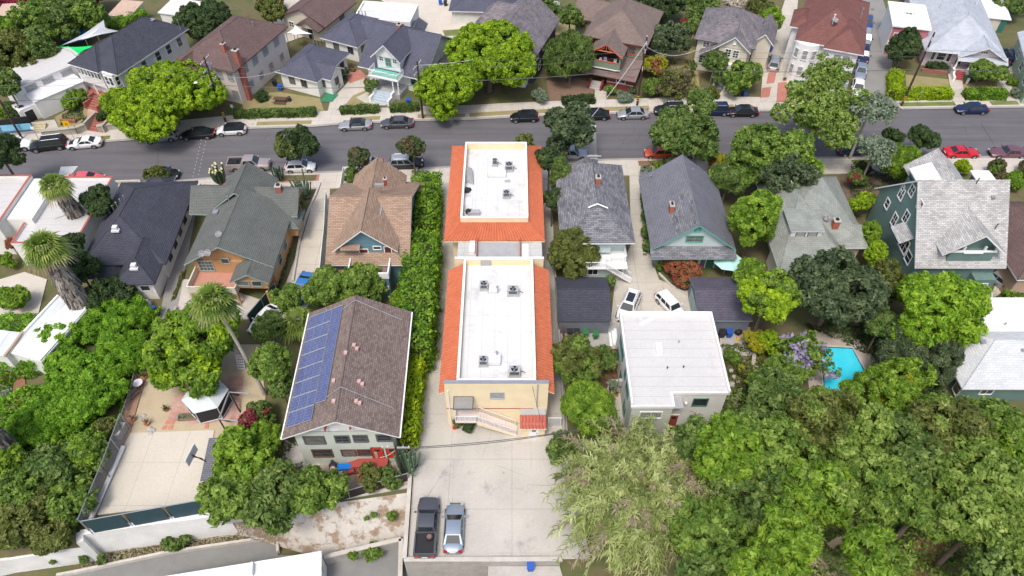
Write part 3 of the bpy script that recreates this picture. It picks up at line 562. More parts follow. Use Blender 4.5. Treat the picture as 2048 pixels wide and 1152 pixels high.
# --- solar panel house
h=House('wooden_house','two-storey pale green house with brown shingle roof and solar panels','house',(563,878),(800,872),6,1); S=h
h.body(.9,.7,9.8,14.6,0,6.1,PALEG); h.gable(0,0,10.7,15,6,8.75,'y',SOLR,SWH,edge=WHITE,ins=.7)
h.box('eave_gutter',-.12,.0,5.85,.0,15,5.98,WHITE); h.box('eave_gutter',10.7,0,5.85,10.82,15,5.98,WHITE)
for a,z,w,hh,nx in ((1.7,4.6,1.7,1.1,1),(4.3,4.7,1.1,.95,2),(6.0,4.75,1.1,.95,2),(8.2,4.8,1.2,.9,1)): h.win('F',a,z,w,hh,nx,2,GTR,fr=.16)
for a,z,w,hh,nx in ((2.0,2.2,1.7,1.15,1),(4.5,2.2,1.2,.9,1),(6.0,2.2,1.1,.9,1)): h.win('F',a,z,w,hh,nx,2,BROWN,fr=.14)
RD=plain('bright red door',(.6,.045,.02),.5)
h.door('F',7.25,1.1,1.0,1.9,RD,fm=BROWN); h.door('F',8.6,1.1,.9,1.9,RD,fm=BROWN); h.box('wall_heater',7.85,.6,1.2,8.1,.7,2.3,GREY)
h.box('porch_deck',6.0,-.75,.9,9.0,.68,1.05,REDT); k=MB()
for i in range(5): k.box(6.0-i*.28-.28,-.7,.9-i*.18-.2,6.0-i*.28,.65,.9-i*.18)
k.build('front_steps',MATS['red paint'],h.o); h.rail([(9.0,-.72,1.05),(6.0,-.72,1.05),(4.8,-.72,.2)],.8,DKMET,1.0)
for q in ((4.0,.3),(6.3,.3)): h.box('eave_bracket',q[0],.2,7.5-abs(q[0]-5.3)*.5,q[0]+.15,.75,7.75-abs(q[0]-5.3)*.5,REDT)
# solar array on left slope
def slope(x,z0=6.02,zr=8.77,xr=5.35): return z0+(zr-z0)*x/xr
PV,nt_,b_=nmat('photovoltaic cells'); k_=brickuv(nt_,.33,.16,.012,0); c_=mixc(nt_,.8,ramp(nt_,noi(nt_,.5),[(.3,(.035,.045,.13)),(.7,(.07,.09,.22))]),mixc(nt_,k_.outputs['Color'],(.04,.05,.14),(.075,.095,.25)))
c_=mixc(nt_,k_.outputs['Fac'],c_,(.25,.28,.36)); nt_.links.new(c_,b_.inputs['Base Color']); b_.inputs['Roughness'].default_value=.2
def panel(x0,x1,y0,y1,n):
    k=MB()
    vs=[(x0,y0,slope(x0)+.1),(x1,y0,slope(x1)+.1),(x1,y1,slope(x1)+.1),(x0,y1,slope(x0)+.1)]
    k.slab(vs,[(0,1,2,3)],.05,0,1); o=k.build('solar_panel',[PV,METAL],h.o)
    f=MB()
    for p,q in ((0,1),(1,2),(2,3),(3,0)): f.tube([tuple(Vector(vs[p])+Vector((0,0,.01))),tuple(Vector(vs[q])+Vector((0,0,.01)))],.03,4)
    for i in range(1,n): t=i/n; f.tube([Vector(vs[0]).lerp(Vector(vs[1]),t)+Vector((0,0,.006)),Vector(vs[3]).lerp(Vector(vs[2]),t)+Vector((0,0,.006))],.018,4)
    f.build('panel_frame',METAL,o)
for i in range(8): panel(.25,2.85,1.0+i*1.66,1.0+i*1.66+1.58,3)
panel(2.92,4.0,2.7,14.2,1)
for y in (3.0,13.6): MB().tube([(4.05,y,8.2),(5.35,y+.6,8.92),(9.9,y-.2,6.6)],.035,5).build('conduit',METAL,h.o)
for x,y in ((5.9,8.6),(6.2,8.3),(5.3,7.5),(6.8,4.7),(7.1,4.5),(4.5,4.6),(6.8,2.5),(7.1,2.4),(4.9,2.2)): z=8.77-abs(x-5.35)*.514; MB().box(x-.12,y-.15,z-.1,x+.12,y+.15,z+.22).box(x-.16,y-.19,z+.22,x+.16,y+.19,z+.27).build('roof_vent',plain('pinkish vent',(.5,.33,.3),.7),h.o)
# --- blue house with tan roof
h=House('wooden_house','blue two-storey house with tan shingle roof and a walled balcony at the back','house',(650,530),(820,530),4,0)
h.body(.6,.6,9.1,14.0,0,4.1,SBL); h.gable(0,0,9.7,14.6,4,8.0,'x',TAN,SBL,edge=WHITE,ins=.5)
h.gable(1.0,.7,8.4,8.2,5.5,8.7,'y',TAN,SBL,edge=WHITE,ins=.7)
h.body(1.7,1.35,7.7,7,4.0,5.8,SBL,'dormer_wall'); D=h.B
h.win('F',.8,5.4,.9,.6,1,1,B=D); h.win('F',4.3,5.45,.8,.4,1,1,B=D); h.door('F',2.7,3.9,.9,1.3,plain('maroon door',(.12,.02,.02),.4),B=D,gl=False); h.door('F',5.5,3.9,.7,1.7,MATS['maroon door'],B=D,gl=False)
h.box('awning',2.0,.3,5.95,4.2,1.3,6.05,TAN)
h.body(2.9,-1.6,7.4,1.3,0,3.5,SBL,'back_wall'); h.box('balcony_floor',3.0,-1.5,3.5,7.3,1.3,3.6,MAUVE)
k=MB()
for b in ((2.8,-1.7,7.5,-1.55),(2.8,-1.55,2.95,1.3),(7.35,-1.55,7.5,1.3)): k.box(b[0],b[1],3.5,b[2],b[3],4.4); 
k.build('balcony_wall',WHITE,h.o); h.win('F',3.6,1.9,1.3,.4,3,1,B=(2.9,-1.6,7.4,1.3))
h.gable(1.2,9.5,7.9,15.8,4.3,7.3,'y',TAN,SBL,ins=.4); h.body(1.7,13.7,7.4,15.3,0,4.3,SBL,'front_wall')
h.hip(7.5,13.5,10.2,15.8,3.2,3.9,(8.3,14.6),(9.4,14.6),TAN)
h.chimney(6.4,9.4,8,8.9,.35,.35,REDT); MB().box(6.0,4.8,7.35,6.3,6.6,7.45).build('skylight',CURT,h.o); MB().box(5.2,8.7,8.3,6.3,9.0,8.62).build('skylight',CURT,h.o)
k=MB().box(1.9,4.2,5.95,2.5,4.9,6.25,1); k.build('skylight',[WHITE,CURT],h.o); h.box('patio_cover',1.2,-1.3,2.6,2.8,.5,2.7,MATS['red paving']); h.vent(5.6,14,8.0,.4,.06,REDT); h.win('L',4,2.2,1.2,1.2,B=(.6,.6,9.1,14.6)); h.win('R',6,2.2,1.2,1.2,B=(.6,.6,9.1,14.6))
# --- grey green gable house
h=House('wooden_house','ochre house with grey green gable roof and back porch behind the palm','house',(365,532),(538,545),4,-2)
h.body(.7,.9,9.9,13.8,0,4.0,OCH); h.gable(0,.3,10.4,10.5,3.9,6.9,'y',SAGE,OCH,edge=TGRN,ins=.9,rp=.46)
h.gable(-2.2,8.8,11.2,14.4,4.0,6.1,'x',SAGE,OCH,edge=TGRN,ins=.5); h.gable(.9,9.2,7.4,15.2,4.6,7.2,'y',SAGE,None,edge=TGRN,ins=.5); h.body(1.5,11,6.8,14.6,0,4.6,OCH,'front_wall')
h.gable(5.9,-2.0,10.4,4.0,3.6,4.9,'y',SAGE,OCH,edge=TGRN,ins=.4); h.body(6.3,-1.6,10,.9,2.3,3.6,OCH,'porch_wall')
h.win('F',.9,3.1,1.3,.7,1,1,TGRN,B=h.B); h.win('F',2.5,3.1,1.0,.7,1,1,TGRN,B=h.B)
h.box('balcony_deck',.9,-2.2,1.9,6.3,.9,2.1,plain('salmon deck',(.45,.22,.16),.8)); k=MB().box(.8,-2.3,1.9,.95,.9,3.0).box(.95,-2.3,1.9,6.4,-2.15,3.0).box(6.3,-2.1,1.9,6.45,.5,3.0); k.build('balcony_wall',CREAM,h.o)
for x in (1.0,6.3,9.9): MB().box(x-.12,-2.25,0,x+.12,-2.0,2.0 if x<9 else 2.4).build('post',OCH,h.o)
W=(.7,.9,9.9,16)
h.win('F',1.5,3.2,1.6,1.5,4,3,TGRN,B=W); h.win('F',4.0,4.1,.8,.7,1,1,TGRN,B=W); h.box('hatch_shadow_wall',6.4,.5,0,9.8,.9,2.3,BLACK) if 0 else None
h.chimney(8.8,11.4,4.5,6.6,.7,.7,REDBRK); h.body(9.9,8.0,11.0,10.5,1.5,3.2,OCH,'bay_wall'); h.hip(9.5,7.6,11.5,10.9,3.2,4.0,(10.3,8.6),(10.4,9.9),SAGE,TGRN)
h.win('R',2.5,2.0,1.0,1.3,1,2,TGRN,B=W); h.win('R',5,2.0,1.0,1.3,1,2,TGRN,B=W); h.vent(3.2,9.2,6.2,.4); h.boxvent(1.8,7.8,5.2,.5)
def dish(px,py,z,lb,r=.4,tilt=.7,rz=0,parent=None):
    k=MB(); vs=[(0,0,0)]+[(rr*math.cos(a),rr*math.sin(a),rr*rr*.35) for rr in (r*.5,r) for a in [i*math.pi/8 for i in range(16)]]
    fs=[(0,1+i,1+(i+1)%16) for i in range(16)]+[(1+i,17+i,17+(i+1)%16,1+(i+1)%16) for i in range(16)]
    M=Matrix.Translation((0,0,.75))@Matrix.Rotation(rz,4,'Z')@Matrix.Rotation(tilt,4,'X'); k.add([M@Vector(v) for v in vs],fs+[f[::-1] for f in fs])
    t=thing('satellite_dish',lb,'satellite dish',P(px,py,z),0,'satellite dishes on the roofs'); k.build('reflector',LILAC,t,40); MB().tube([(0,0,-.1),(0,0,.7)],.04,6).build('mast',METAL,t)
    MB().tube([M@Vector((0,-r,.05)),M@Vector((0,0,r*1.1))],.02,4).build('arm',METAL,t); return t
dish(407,517,5.6,'left of the pair of white dishes above the back gable of the grey green roof'); dish(419,515,5.8,'right of the pair of white dishes above the back gable of the grey green roof'); dish(441,478,6.3,'round white dish halfway up the grey green roof ridge',tilt=.4)
dish(1649,446,4.6,'white dish beside the brick chimney on the pale sage roof',tilt=.3); dish(1667,50,8.8,'round grey dish on the red brown roof of the white corner house',tilt=.3,r=.5)
# --- slate hip house, left
h=House('wooden_house','white house with wide dark slate hip roof left of the ochre house','house',(163,524),(325,545),3.3,2)
h.o.location[1]-=.6
h.body(.9,.9,9.0,14.2,0,3.4,STW); h.hip(0,0,9.9,15,3.3,6.2,(4.0,5.2),(4.3,10.2),SLATE,SLATE); h.hip(4.9,-3.0,9.4,3.0,3.1,4.9,(7.1,-.6),(7.1,3),SLATE,SLATE); h.body(5.6,-2.5,8.8,1.2,0,3.1,STW,'back_wall'); W=h.B
h.hip(1.0,-1.4,4.6,1,2.6,3.2,(1.8,.6),(3.6,.6),SLATE,SLATE)
h.win('F',.8,1.9,1.0,.8,1,1,B=W); h.win('F',2.2,1.9,1.0,.8,1,1,B=W); h.win('L',1.2,1.8,1,1,B=W)
for x,y,z in ((3.9,3.6,5.7),(7.1,-1.4,4.4)): k=MB().box(x-.28,y-.25,z-.3,x+.28,y+.25,z+.35); k.box(x-.45,y-.4,z-.3,x+.45,y+.1,z-.08); k.build('roof_vent',LILAC,h.o)
for i in range(5): h.vent(1.6+i*.45,7.5+i*.3,4.9+i*.25,.4,.06)
h.hip(3.0,13.6,6.6,16.2,3.1,4.1,(4.2,14.8),(5.4,14.8),SLATE); 
for i in range(6): h.win('R',2+i*2.2,1.8,.9,1.2,1,2,GTR,B=(.9,.9,9.0,15.3))
# --- grey shingle house right of the apartments
h=House('wooden_house','two-storey white house with mottled dark grey hip roof and an outside back stair','house',(1121,487),(1271,487),5.5,0)
h.body(.8,1.6,7.9,13.6,0,5.6,SGRN); h.hip(0,0,8.6,14.2,5.5,7.8,(4.4,4.0),(4.4,11.8),MIXG,WHITE); h.o.rotation_euler[2]=rad(.4)
h.hip(2.9,13.2,5.6,15.4,5.3,6.6,(4.25,13.6),(4.25,14.6),MIXG,METAL)
W=(.8,1.6,7.9,13.6); h.win('F',6.2,4.7,.7,.7,1,2,B=W); h.box('porch_wall',1.6,.6,3.4,6.0,1.6,5.2,SGRN)
h.body(2.8,-.6,7.8,1.59,0,2.6,SGRN,'porch_room_wall'); h.box('porch_floor',2.8,-1.4,2.6,7.9,1.58,2.75,WHITE); h.rail([(2.9,-1.3,2.75),(5.4,-1.3,2.75)],.95,WHITE,.2); h.rail([(6.0,-.3,2.75),(7.8,-.3,2.75),(7.8,1.4,2.75)],.95,WHITE,.2)
k=MB()
for i in range(12): k.box(5.4+i*.27,-1.35,2.6-i*.215-.1,5.4+i*.27+.29,-.4,2.6-i*.215)
k.build('staircase',WHITE,h.o); h.rail([(5.4,-1.38,2.6),(8.6,-1.38,.05)],.9,WHITE,.2); h.rail([(5.4,-.38,2.6),(8.6,-.38,.05)],.9,WHITE,.2)
h.win('F',1.2,1.4,1.1,.9,2,1,B=(2.8,-.6,7.8,1.59)); h.door('F',4.3,.1,.8,1.9,GREY,B=(2.8,-.6,7.8,1.59))
h.chimney(4.8,8.2,7.2,8.5,.55,.7); MB().tube([(4.4,11,7.8),(4.4,11,9.6)],.04,5).tube([(3.6,11,9.5),(5.3,11,9.5)],.03,4).tube([(3.8,11.3,9.4),(5.0,11.3,9.4)],.02,4).tube([(3.9,10.7,9.4),(4.9,10.7,9.4)],.02,4).build('aerial',METAL,h.o); MB().tube([(3.3,3.7,7.7),(4.4,4.0,8.0),(5.6,3.7,7.6)],.09,5).build('ridge_cap',WHITE,h.o)
for i in range(3): h.vent(5.0+i*.35,10.5,7.5,.6,.04)
# --- gable house with mint trim
h=House('wooden_house','single-storey slate blue house with grey gable roof and mint trimmed rear gable','house',(1303,500),(1474,503),4,0)
h.body(.8,.9,9.0,12.4,0,4.0,SLAV); h.gable(0,0,9.9,13,4,7.9,'y',MIDG,SGRN,edge=MINTT,ins=.6)
h.gable(.1,12.6,5.9,13.5,3.9,5.0,'x',MIDG,None); 
k=MB().slab([(-.1,-1.0,3.5),(9.9,-1.0,3.5),(9.9,.62,4.05),(-.1,.62,4.05)],[(0,1,2,3)],.12); k.build('porch_roof',[MIXG,MINTT],h.o)
mg=h.mp('F',(0,.6,9.9,1)); h.win('F',4.9,5.25,1.9,.9,2,2,MINTT,mp=mg); h.win('F',5.0,6.7,.6,.5,1,3,MINTT,MINTT,mp=mg)
W=(.8,.9,9.0,12.4); h.win('F',3.6,2.2,.9,1.2,1,2,MINTT,B=W); h.win('F',4.7,2.2,.9,1.2,1,2,MINTT,B=W); h.door('F',6.8,.1,1.0,2.0,TEALP,B=W); h.box('water_heater',5.5,.3,.1,6.2,.85,2.1,WHITE)
k=MB(); 
def onr(x): return 4+3.9*(x/4.95) if x<4.95 else 7.9-3.9*((x-4.95)/4.95)
MB().slab([(2.6,.4,onr(2.6)+.03),(4.8,.4,onr(4.8)+.03),(4.9,6.8,onr(4.85)+.03),(4.0,6.8,onr(4.0)+.03),(2.4,3.2,onr(2.4)+.03)],[(0,1,2,3,4)],.02).build('roof_patch',[MIXG,MIXG],h.o)
MB().slab([(3.6,1.9,onr(3.6)+.05),(4.3,1.9,onr(4.3)+.05),(4.5,5.6,onr(4.5)+.05),(4.1,5.6,onr(4.1)+.05)],[(0,1,2,3)],.02).build('roof_patch',[MIDG,MIDG],h.o)
h.chimney(2.6,4.6,5.6,7.0,.45,.9); h.vent(5.9,10.3,7.2,.5,.06); h.vent(1.2,11.9,5,.4)
# --- garages
for fl,fr,lb,dm in (((1115,642),(1223,642),'detached garage with grey gable roof left of the white sport utility car','L'),((1397,642),(1506,642),'detached garage with purple grey gable roof behind the white flat house','R')):
    h=House('garage',lb,'garage',fl,fr,2.5,0,group='garages beside the shared drive'); h.body(.2,.2,h.W-.2,6.2,0,2.5,SLAV); h.gable(0,0,h.W,6.6,2.5,3.75,'x',SLATE if dm=='L' else shingle('purple grey shingles',(.085,.08,.11),(.125,.115,.15)),SLAV,edge=GTR if dm=='L' else TGRN,ins=.2,rp=.55,t=.12)
    k=MB(); W=(.2,.2,h.W-.2,6.2); m=h.mp(dm if dm=='R' else 'L',W); 
    if dm=='L': m=h.mp('R',W)
    else: m=h.mp('L',W)
    k.bmap(m,1.0,5.0,0.02,2.1,.003,.05)
    for i in range(3): k.bmap(m,1.0,5.0,.5+i*.5,.53+i*.5,.05,.06)
    k.build('garage_door',TGRN if dm=='R' else LILAC,h.o)
# --- white flat two-storey
h=House('stucco_house','white flat-roofed stucco house with teal windows and stepped front corner','house',(1262,815),(1459,790),6,0); HF=h
h.body(.15,1.6,9.4,11.3,0,6,STW); W=h.B; h.body(.15,.1,4.0,1.6,0,6,PALEG,'front_wall'); Wf=h.B
h.box('side_face',.149,1.59,0,9.41,1.6,6,PALEG) if 0 else None
k=MB().prism([(0,0),(4.1,0),(4.1,1.5),(9.55,1.5),(9.55,11.4),(0,11.4)],6.0,6.12); k.build('roof_deck',[WHR2],h.o)
k=MB()
for a in ((0,0,4.1,.12),(0,.12,.14,11.4),(9.41,1.5,9.55,11.4),(.14,11.26,9.41,11.4),(4.1,1.5,9.41,1.62),(3.98,.12,4.1,1.62)):
    hh=.1 if a[3]<1.7 else .42
    k.box(a[0]-.02,a[1]-.02,5.85,a[2]+.02,a[3]+.02,6.12+hh)
k.build('parapet',WHITE,h.o)
h.win('F',1.9,4.6,2.0,.95,2,1,WHITE,CURT,B=Wf); h.win('F',6.9,4.5,1.3,1.1,1,1,TEALP,B=W); h.win('F',4.4,4.8,.5,.9,1,1,TEALP,B=W); h.box('awning',4.05,.3,5.3,5.1,1.6,5.4,GREY); h.door('F',4.8,.3,.8,1.9,REDT,B=W)
MB().ball((5.6,1.35,4.7),.17,8,6).build('wall_lamp',WHITE,h.o)
for a,w in ((2.2,.8),(3.6,1.6),(6.4,.5),(8.3,1.4)): h.win('L',a,4.7,w,1.3,1,2,TEALP,B=W)
for a in (2.0,5,8.6): h.win('L',a,1.8,1.0,1.3,1,2,TEALP,B=W)
h.box('electric_meter',-.25,5.2,2.0,.1,5.6,2.8,GREY); MB().box(3.2,6.2,6.12,3.8,7.4,6.45).build('roof_vent',WHITE,h.o); h.vent(4.0,4.4,6.1,.25,.05,DKMET); h.vent(5.6,4.5,6.1,.25,.05,DKMET); h.vent(5.6,7.6,6.1,.3,.05); MB().box(1.9,10.2,6.13,3.6,10.6,6.2,0,.5).build('roof_patch',WHITE,h.o)
# --- pale sage house
h=House('wooden_house','house with pale sage hipped roof, rear dormer and brick chimney under the big dark tree','house',(1545,520),(1690,480),3.5,0)
h.body(1.8,2.6,11.2,14.6,0,3.5,CREAM); h.hip(1.2,2.0,11.9,15.2,3.5,6.6,(5.2,8.2),(8.0,11.2),PSAGE,WHITE); h.hip(.2,-2.2,8.6,11,3.6,6.6,(4.4,8.4),(4.4,9.9),PSAGE,PSAGE,name='rear_roof'); h.body(.8,-1.6,8.0,3,0,3.6,CREAM,'back_wall')
MB().box(2.3,2.5,4.3,5.9,4.0,5.75).build('dormer_wall',LILAC,h.o); MB().slab([(2.1,2.35,5.8),(6.1,2.35,5.8),(6.1,6.2,6.0),(2.1,6.2,6.0)],[(0,1,2,3)],.1).build('dormer_roof',[PSAGE,LILAC],h.o)
h.win('F',3.4,5.15,.95,.95,1,1,GTR,CURT,mp=lambda a,z,d:(a,2.49-d,z),fr=.08); h.win('F',4.8,5.15,.95,.95,1,1,GTR,CURT,mp=lambda a,z,d:(a,2.49-d,z),fr=.08)
h.gable(8.6,3.0,11.5,6.5,3.7,4.6,'x',PSAGE,PSAGE,edge=WHITE,ins=.2); h.chimney(8.1,4.4,4.2,5.7,.7,.7); h.box('flat_roof',1.6,12.2,5.0,4.6,14.5,5.25,PSAGE)
h.chimney(3.9,9.9,5.9,6.9,.3,.3,GREY)
# --- teal house
h=House('wooden_house','large teal house with pale mottled shingle roof and rear dormer balcony','house',(1830,535),(2025,552),5,0); T=h
h.body(.5,.6,9.7,13.2,0,5.0,STEAL); W=h.B; h.gable(0,0,10.3,13.8,5,12.0,'x',LMIX,STEAL,edge=WHITE,ins=.45,rp=.49)
h.gable(2.3,.0,9.3,6.9,7.0,9.9,'y',LMIX,STEAL,edge=WHITE,ins=1.2); h.body(3.4,.5,8.4,5,5.2,7.0,STEAL,'dormer_wall')
k=MB(); 
for x in (3.4,4.6,6.9,8.2): k.box(x,.45,7.0,x+.2,.65,7.75)
k.box(3.3,.4,6.95,8.5,.62,7.1); k.box(4.8,.3,6.85,6.9,.4,7.0); k.build('balcony_frame',WHITE,h.o)
MB().box(3.6,1.4,7.0,8.2,1.5,7.6).build('pane',GLASS,h.o); h.win('F',5.9,8.6,.8,.55,2,2,mp=lambda a,z,d:(a,1.6-d,z))
lm=lambda a,z,d:(.45-d,13.2-a,z)
for a,z,w,hh,nx in ((6.3,9.9,.9,1.2,2),(8.8,9.9,.9,1.1,2),(4.8,8.2,.9,1.4,2),(3.2,5.2,.8,1.1,1),(4.6,8.9,.35,.6,1),(7.6,7.0,.9,1.4,2),(5.9,5.0,.9,1.5,2),(9.6,4.6,1.8,1.7,3),(11.4,4.2,1.1,1.3,1)): h.win('L',a-.6,z,w,hh,nx,2,mp=lm,fr=.13)
k=MB().slab([(-.9,3.2,5.7),(-.9,6.0,5.7),(.45,6.0,6.5),(.45,3.2,6.5)],[(3,2,1,0)],.12); k.build('awning',[LMIX,WHITE],h.o)
h.body(5.7,12.5,10.8,17.2,0,5.3,STEAL,'front_wall'); h.gable(5.0,10.5,11.5,17.9,5.3,8.0,'y',LMIX,STEAL,edge=WHITE,ins=.6)
h.box('side_dormer',5.0,13.2,0,6.4,16.0,6.0,STEAL); MB().slab([(4.8,13.0,6.1),(7.4,13.0,7.2),(7.4,16.3,7.2),(4.8,16.3,6.1)],[(0,1,2,3)],.15).build('side_dormer_roof',[LILAC,WHITE],h.o)
h.box('porch_room',13.8,14.5,0,15.8,17.1,4.7,STEAL); MB().slab([(13.6,14.3,4.8),(16.2,14.3,4.8),(15.9,17.4,4.9),(13.5,17.4,4.9)],[(0,1,2,3)],.15).build('porch_roof',[LILAC,WHITE],h.o)
h.body(7.2,-.6,9.6,.59,0,3.6,STEAL,'back_wall'); h.win('F',1.2,2.6,.9,.7,2,1,B=(7.2,-.6,9.6,.59)); h.rail([(7.0,-2.2,1.2),(9.0,-2.6,1.2),(9.6,-1.0,1.2)],.9,WHITE,.6); h.box('back_deck',6.4,-2.6,.9,9.6,-.6,1.1,MATS['wood deck boards'])
for x,y in ((6.5,6.5),(10,10.5),(8.8,3.0)): z=5+7*(y/6.75) if y<6.75 else 12-7*(y-6.75)/7; h.vent(min(x,9.8),y,z,.7,.05,DKMET)
h.boxvent(8.4,5.4,10.6,.35)
# --- right edge houses
h=House('wooden_house','teal single-storey house with pale blue grey hipped roof at the right edge','house',(1925,778),(2085,782),3.0,0)
h.body(.7,.6,10,10.4,0,3,STEAL); h.hip(0,0,11,10.6,3.0,5.2,(4.2,4.5),(8,4.5),shingle('near white shingles',(.46,.48,.5),(.58,.6,.61),.7,.25,.85,.2),WHITE); h.box('flat_extension_roof',1.6,6.0,3.6,11,10.9,4.6,WHITE); h.win('L',9.2,1.5,.9,1.6,1,2); h.win('L',6.4,1.7,.8,1.2,1,2); h.win('F',2.6,1.8,1.2,1.0,2,1); h.boxvent(3.2,4.6,4.7,.4); h.boxvent(6.9,3.6,4.6,.4); h.vent(6.6,7,4.6,.3)
h=House('stucco_house','beige house with brown roof cut by the right edge beside the teal house','house',(2035,560),(2120,560),3.6,0)
h.body(.4,.3,7,13,0,3.6,BEIGE); h.hip(0,0,8,13.5,3.6,6,(4,4),(4,10),CHOC,WHITE); h.win('L',3,2.2,1,1.3,1,2,GTR); h.win('L',7,2.2,1,1.3,1,2,GTR)
# --- left edge white buildings
h=House('stucco_building','white stucco building with red tiled parapet edge at the far left','building',(-90,455),(22,455),4.5,0)
h.body(0,0,5.2,9.3,0,4.5,STW); h.body(5.2,1.6,8.4,9.3,0,4.3,STW,'side_wall'); h.box('roof_deck',.1,.1,4.5,5.1,9.2,4.56,WHR2); parapet(h,-.05,-.05,5.25,9.35,4.5,4.9,.2,STW,TILE2); h.box('side_roof',5.25,1.6,4.3,8.4,9.3,4.36,STW); h.win('F',3.2,3.4,.9,.7,1,1,GTR,B=(0,0,5.2,9))
h=House('stucco_building','long low white flat-roofed building with red edge behind the leaning palms','building',(25,490),(165,490),3.5,0)
h.body(0,0,7.6,12.2,0,3.5,STW); h.box('roof_deck',.1,.1,3.5,7.5,12.1,3.56,WHR2); parapet(h,-.05,-.05,7.65,12.25,3.5,3.85,.2,STW,TILE2); h.box('front_step_wall',5.6,-1.6,0,7.6,0,3.2,STW); MB().tube([(3.2,4.5,3.6),(4.2,5.1,3.62),(5.0,5.2,3.6)],.05,5).build('roof_pipe',GREY,h.o)
h=House('shed_building','long pale metal-roofed shed beneath the left palms','shed',(15,705),(68,686),2.8,-16)
MTL=ground('pale sheet metal roof',[(.3,(.5,.54,.54)),(.7,(.62,.66,.66))],.5,.2,6,joints=(1.3,30),jc=.45,rough=.5)
h.body(.1,.1,4.0,9.8,0,2.8,STW); MB().slab([(0,0,2.8),(4.1,0,2.6),(4.1,10.2,2.7),(0,10.2,2.9)],[(0,1,2,3)],.1).build('roof',[MTL,WHITE],h.o); MB().box(-.25,.3,2.6,0,8.2,3.05).build('parapet',WHITE,h.o)
h=House('shed_building','pale flat shed roof with a brown wooden edge at the left border','shed',(-60,705),(12,700),2.9,-8)
h.body(.1,.1,4.0,3.0,0,2.9,STW); MB().slab([(0,0,2.9),(4.1,0,2.9),(4.1,3.2,3.0),(0,3.2,3.0)],[(0,1,2,3)],.1).build('roof',[MTL,WHITE],h.o); h.box('edge_board',3.9,-.05,2.95,4.15,3.3,3.15,BEIGE)
# --- upper row
h=House('wooden_house','white two-storey house with slate hip roof and sun room left of the lime tree','house',(135,127),(193,148),6,-25)
h.body(.6,1.4,8.6,15.2,0,6,SWH); W=h.B; h.body(.5,.6,5.6,4,2.9,6,SWH,'sun_room_wall'); Ws=h.B; h.hip(0,.7,9.2,15.8,6,8.8,(4.6,5.6),(4.6,11.6),SLATE); h.hip(0,0,6.1,6,5.98,8.0,(3.05,3.4),(3.05,5.6),SLATE)
for i in range(7): h.win('F',.5+i*.68,4.9,.5,1.2,1,2,B=Ws)
h.body(6.4,.3,8.4,1.4,0,6,SWH,'bay_wall'); Wb=h.B; h.win('F',.6,4.8,.6,1.3,1,2,B=Wb); h.win('F',1.4,4.8,.6,1.3,1,2,B=Wb); h.win('R',.6,4.8,.6,1.3,1,2,B=Wb); h.win('F',1.0,1.9,1.2,1.3,2,2,B=Wb)
for i,a in enumerate((2.0,4.6,7.5,9.8,12.2)): h.win('R',a,4.6,.9,1.4 if i else 1.8,1,2,B=W)
for a in (3,6,10): h.win('R',a,1.8,.9,1.3,1,2,B=W)
for x in (.6,2.8,5.4): MB().cyl(x,.7,0,2.9,.12,n=8).build('porch_column',WHITE,h.o)
h.steps(2.6,4.8,.2,1.2,6,.35,REDBRK,sides=REDBRK); h.box('porch_floor',.5,.3,.6,5.6,1.6,1.2,REDBRK); h.boxvent(5.6,12.6,8.0,.6); h.vent(8.8,14.5,6.3,1.6,.05)
h=House('stucco_building','long white stucco building with flat white roof at the upper left','building',(25,180),(153,107),4.2,48)
h.body(0,0,h.W,5.6,0,4.2,STW); h.box('roof_deck',-.1,-.1,4.2,h.W+.1,5.7,4.3,WHR2); 
for a in (2.4,5.0,7.9): h.win('F',a,3.5,1.5,.7,2,1,GREY,CURT)
h.body(1.2,-3.2,8.6,-.01,0,2.9,STW,'wing_wall'); h.box('wing_roof',1.1,-3.3,2.9,8.7,-.02,3.0,LILAC); h.body(-1.2,-2.6,1.2,0,0,2.2,STW,'entrance_wall'); h.box('entrance_roof',-1.0,-2.6,2.2,1.2,-.6,2.3,LILAC); h.door('F',1.2,.05,1.2,1.8,BLACK); 
ac(123,143,3.0,'air conditioner on the lower flat roof of the long white building',rz=48)
h=House('stucco_house','blush house with chocolate hip roof and tall brick chimney','house',(352,118),(470,143),6,-21)
h.body(.6,.6,9.6,14,0,6,PINKW); h.hip(0,0,10.3,14.5,6,8.9,(5.1,5.2),(5.1,9.8),CHOC,CHOC); h.gable(.3,-.9,4.0,4,5.0,6.9,'y',CHOC,PINKW,edge=BROWN,ins=.3); h.body(.7,-.5,3.7,.6,0,5.0,PINKW,'bay_wall'); h.win('F',1.5,4.5,1.4,1.0,2,1,BROWN,B=h.B); W=(.6,.6,9.6,14)
for a in (4.6,6.3,8.2): h.win('F',a,4.6,.9,1.2,1,2,GREY,CURT,B=W); h.win('F',a,1.6,.9,1.2,1,2,GREY,CURT,B=W)
for a in (2.6,5.2,8,11): h.win('R',a,4.6,1.1,1.1,2,1,GREY,CURT,B=W); h.win('R',a+.4,1.8,.8,1.0,1,1,GREY,CURT,B=W)
h.chimney(9.9,2.0,0,8.4,.8,.7,REDBRK); h.chimney(7.4,2.6,7.0,8.6,.5,.6); h.vent(7.4,10,7.9,.5); h.vent(3,8,7.4,.5)
h=House('stucco_house','small white bungalow with blue grey roof at the corner of the dry lawn','house',(550,143),(635,165),3,-23.4)
h.body(.5,.5,7.2,8.8,0,3,STW); W=h.B; h.hip(0,0,7.7,9.3,3,5.1,(3.8,3.4),(3.8,5.9),BLUEG,WHITE); h.gable(5.5,1.4,9.2,5.2,2.9,4.2,'x',BLUEG,STW,ins=.4); h.body(6.2,1.8,8.8,4.8,0,2.9,STW,'side_wall')
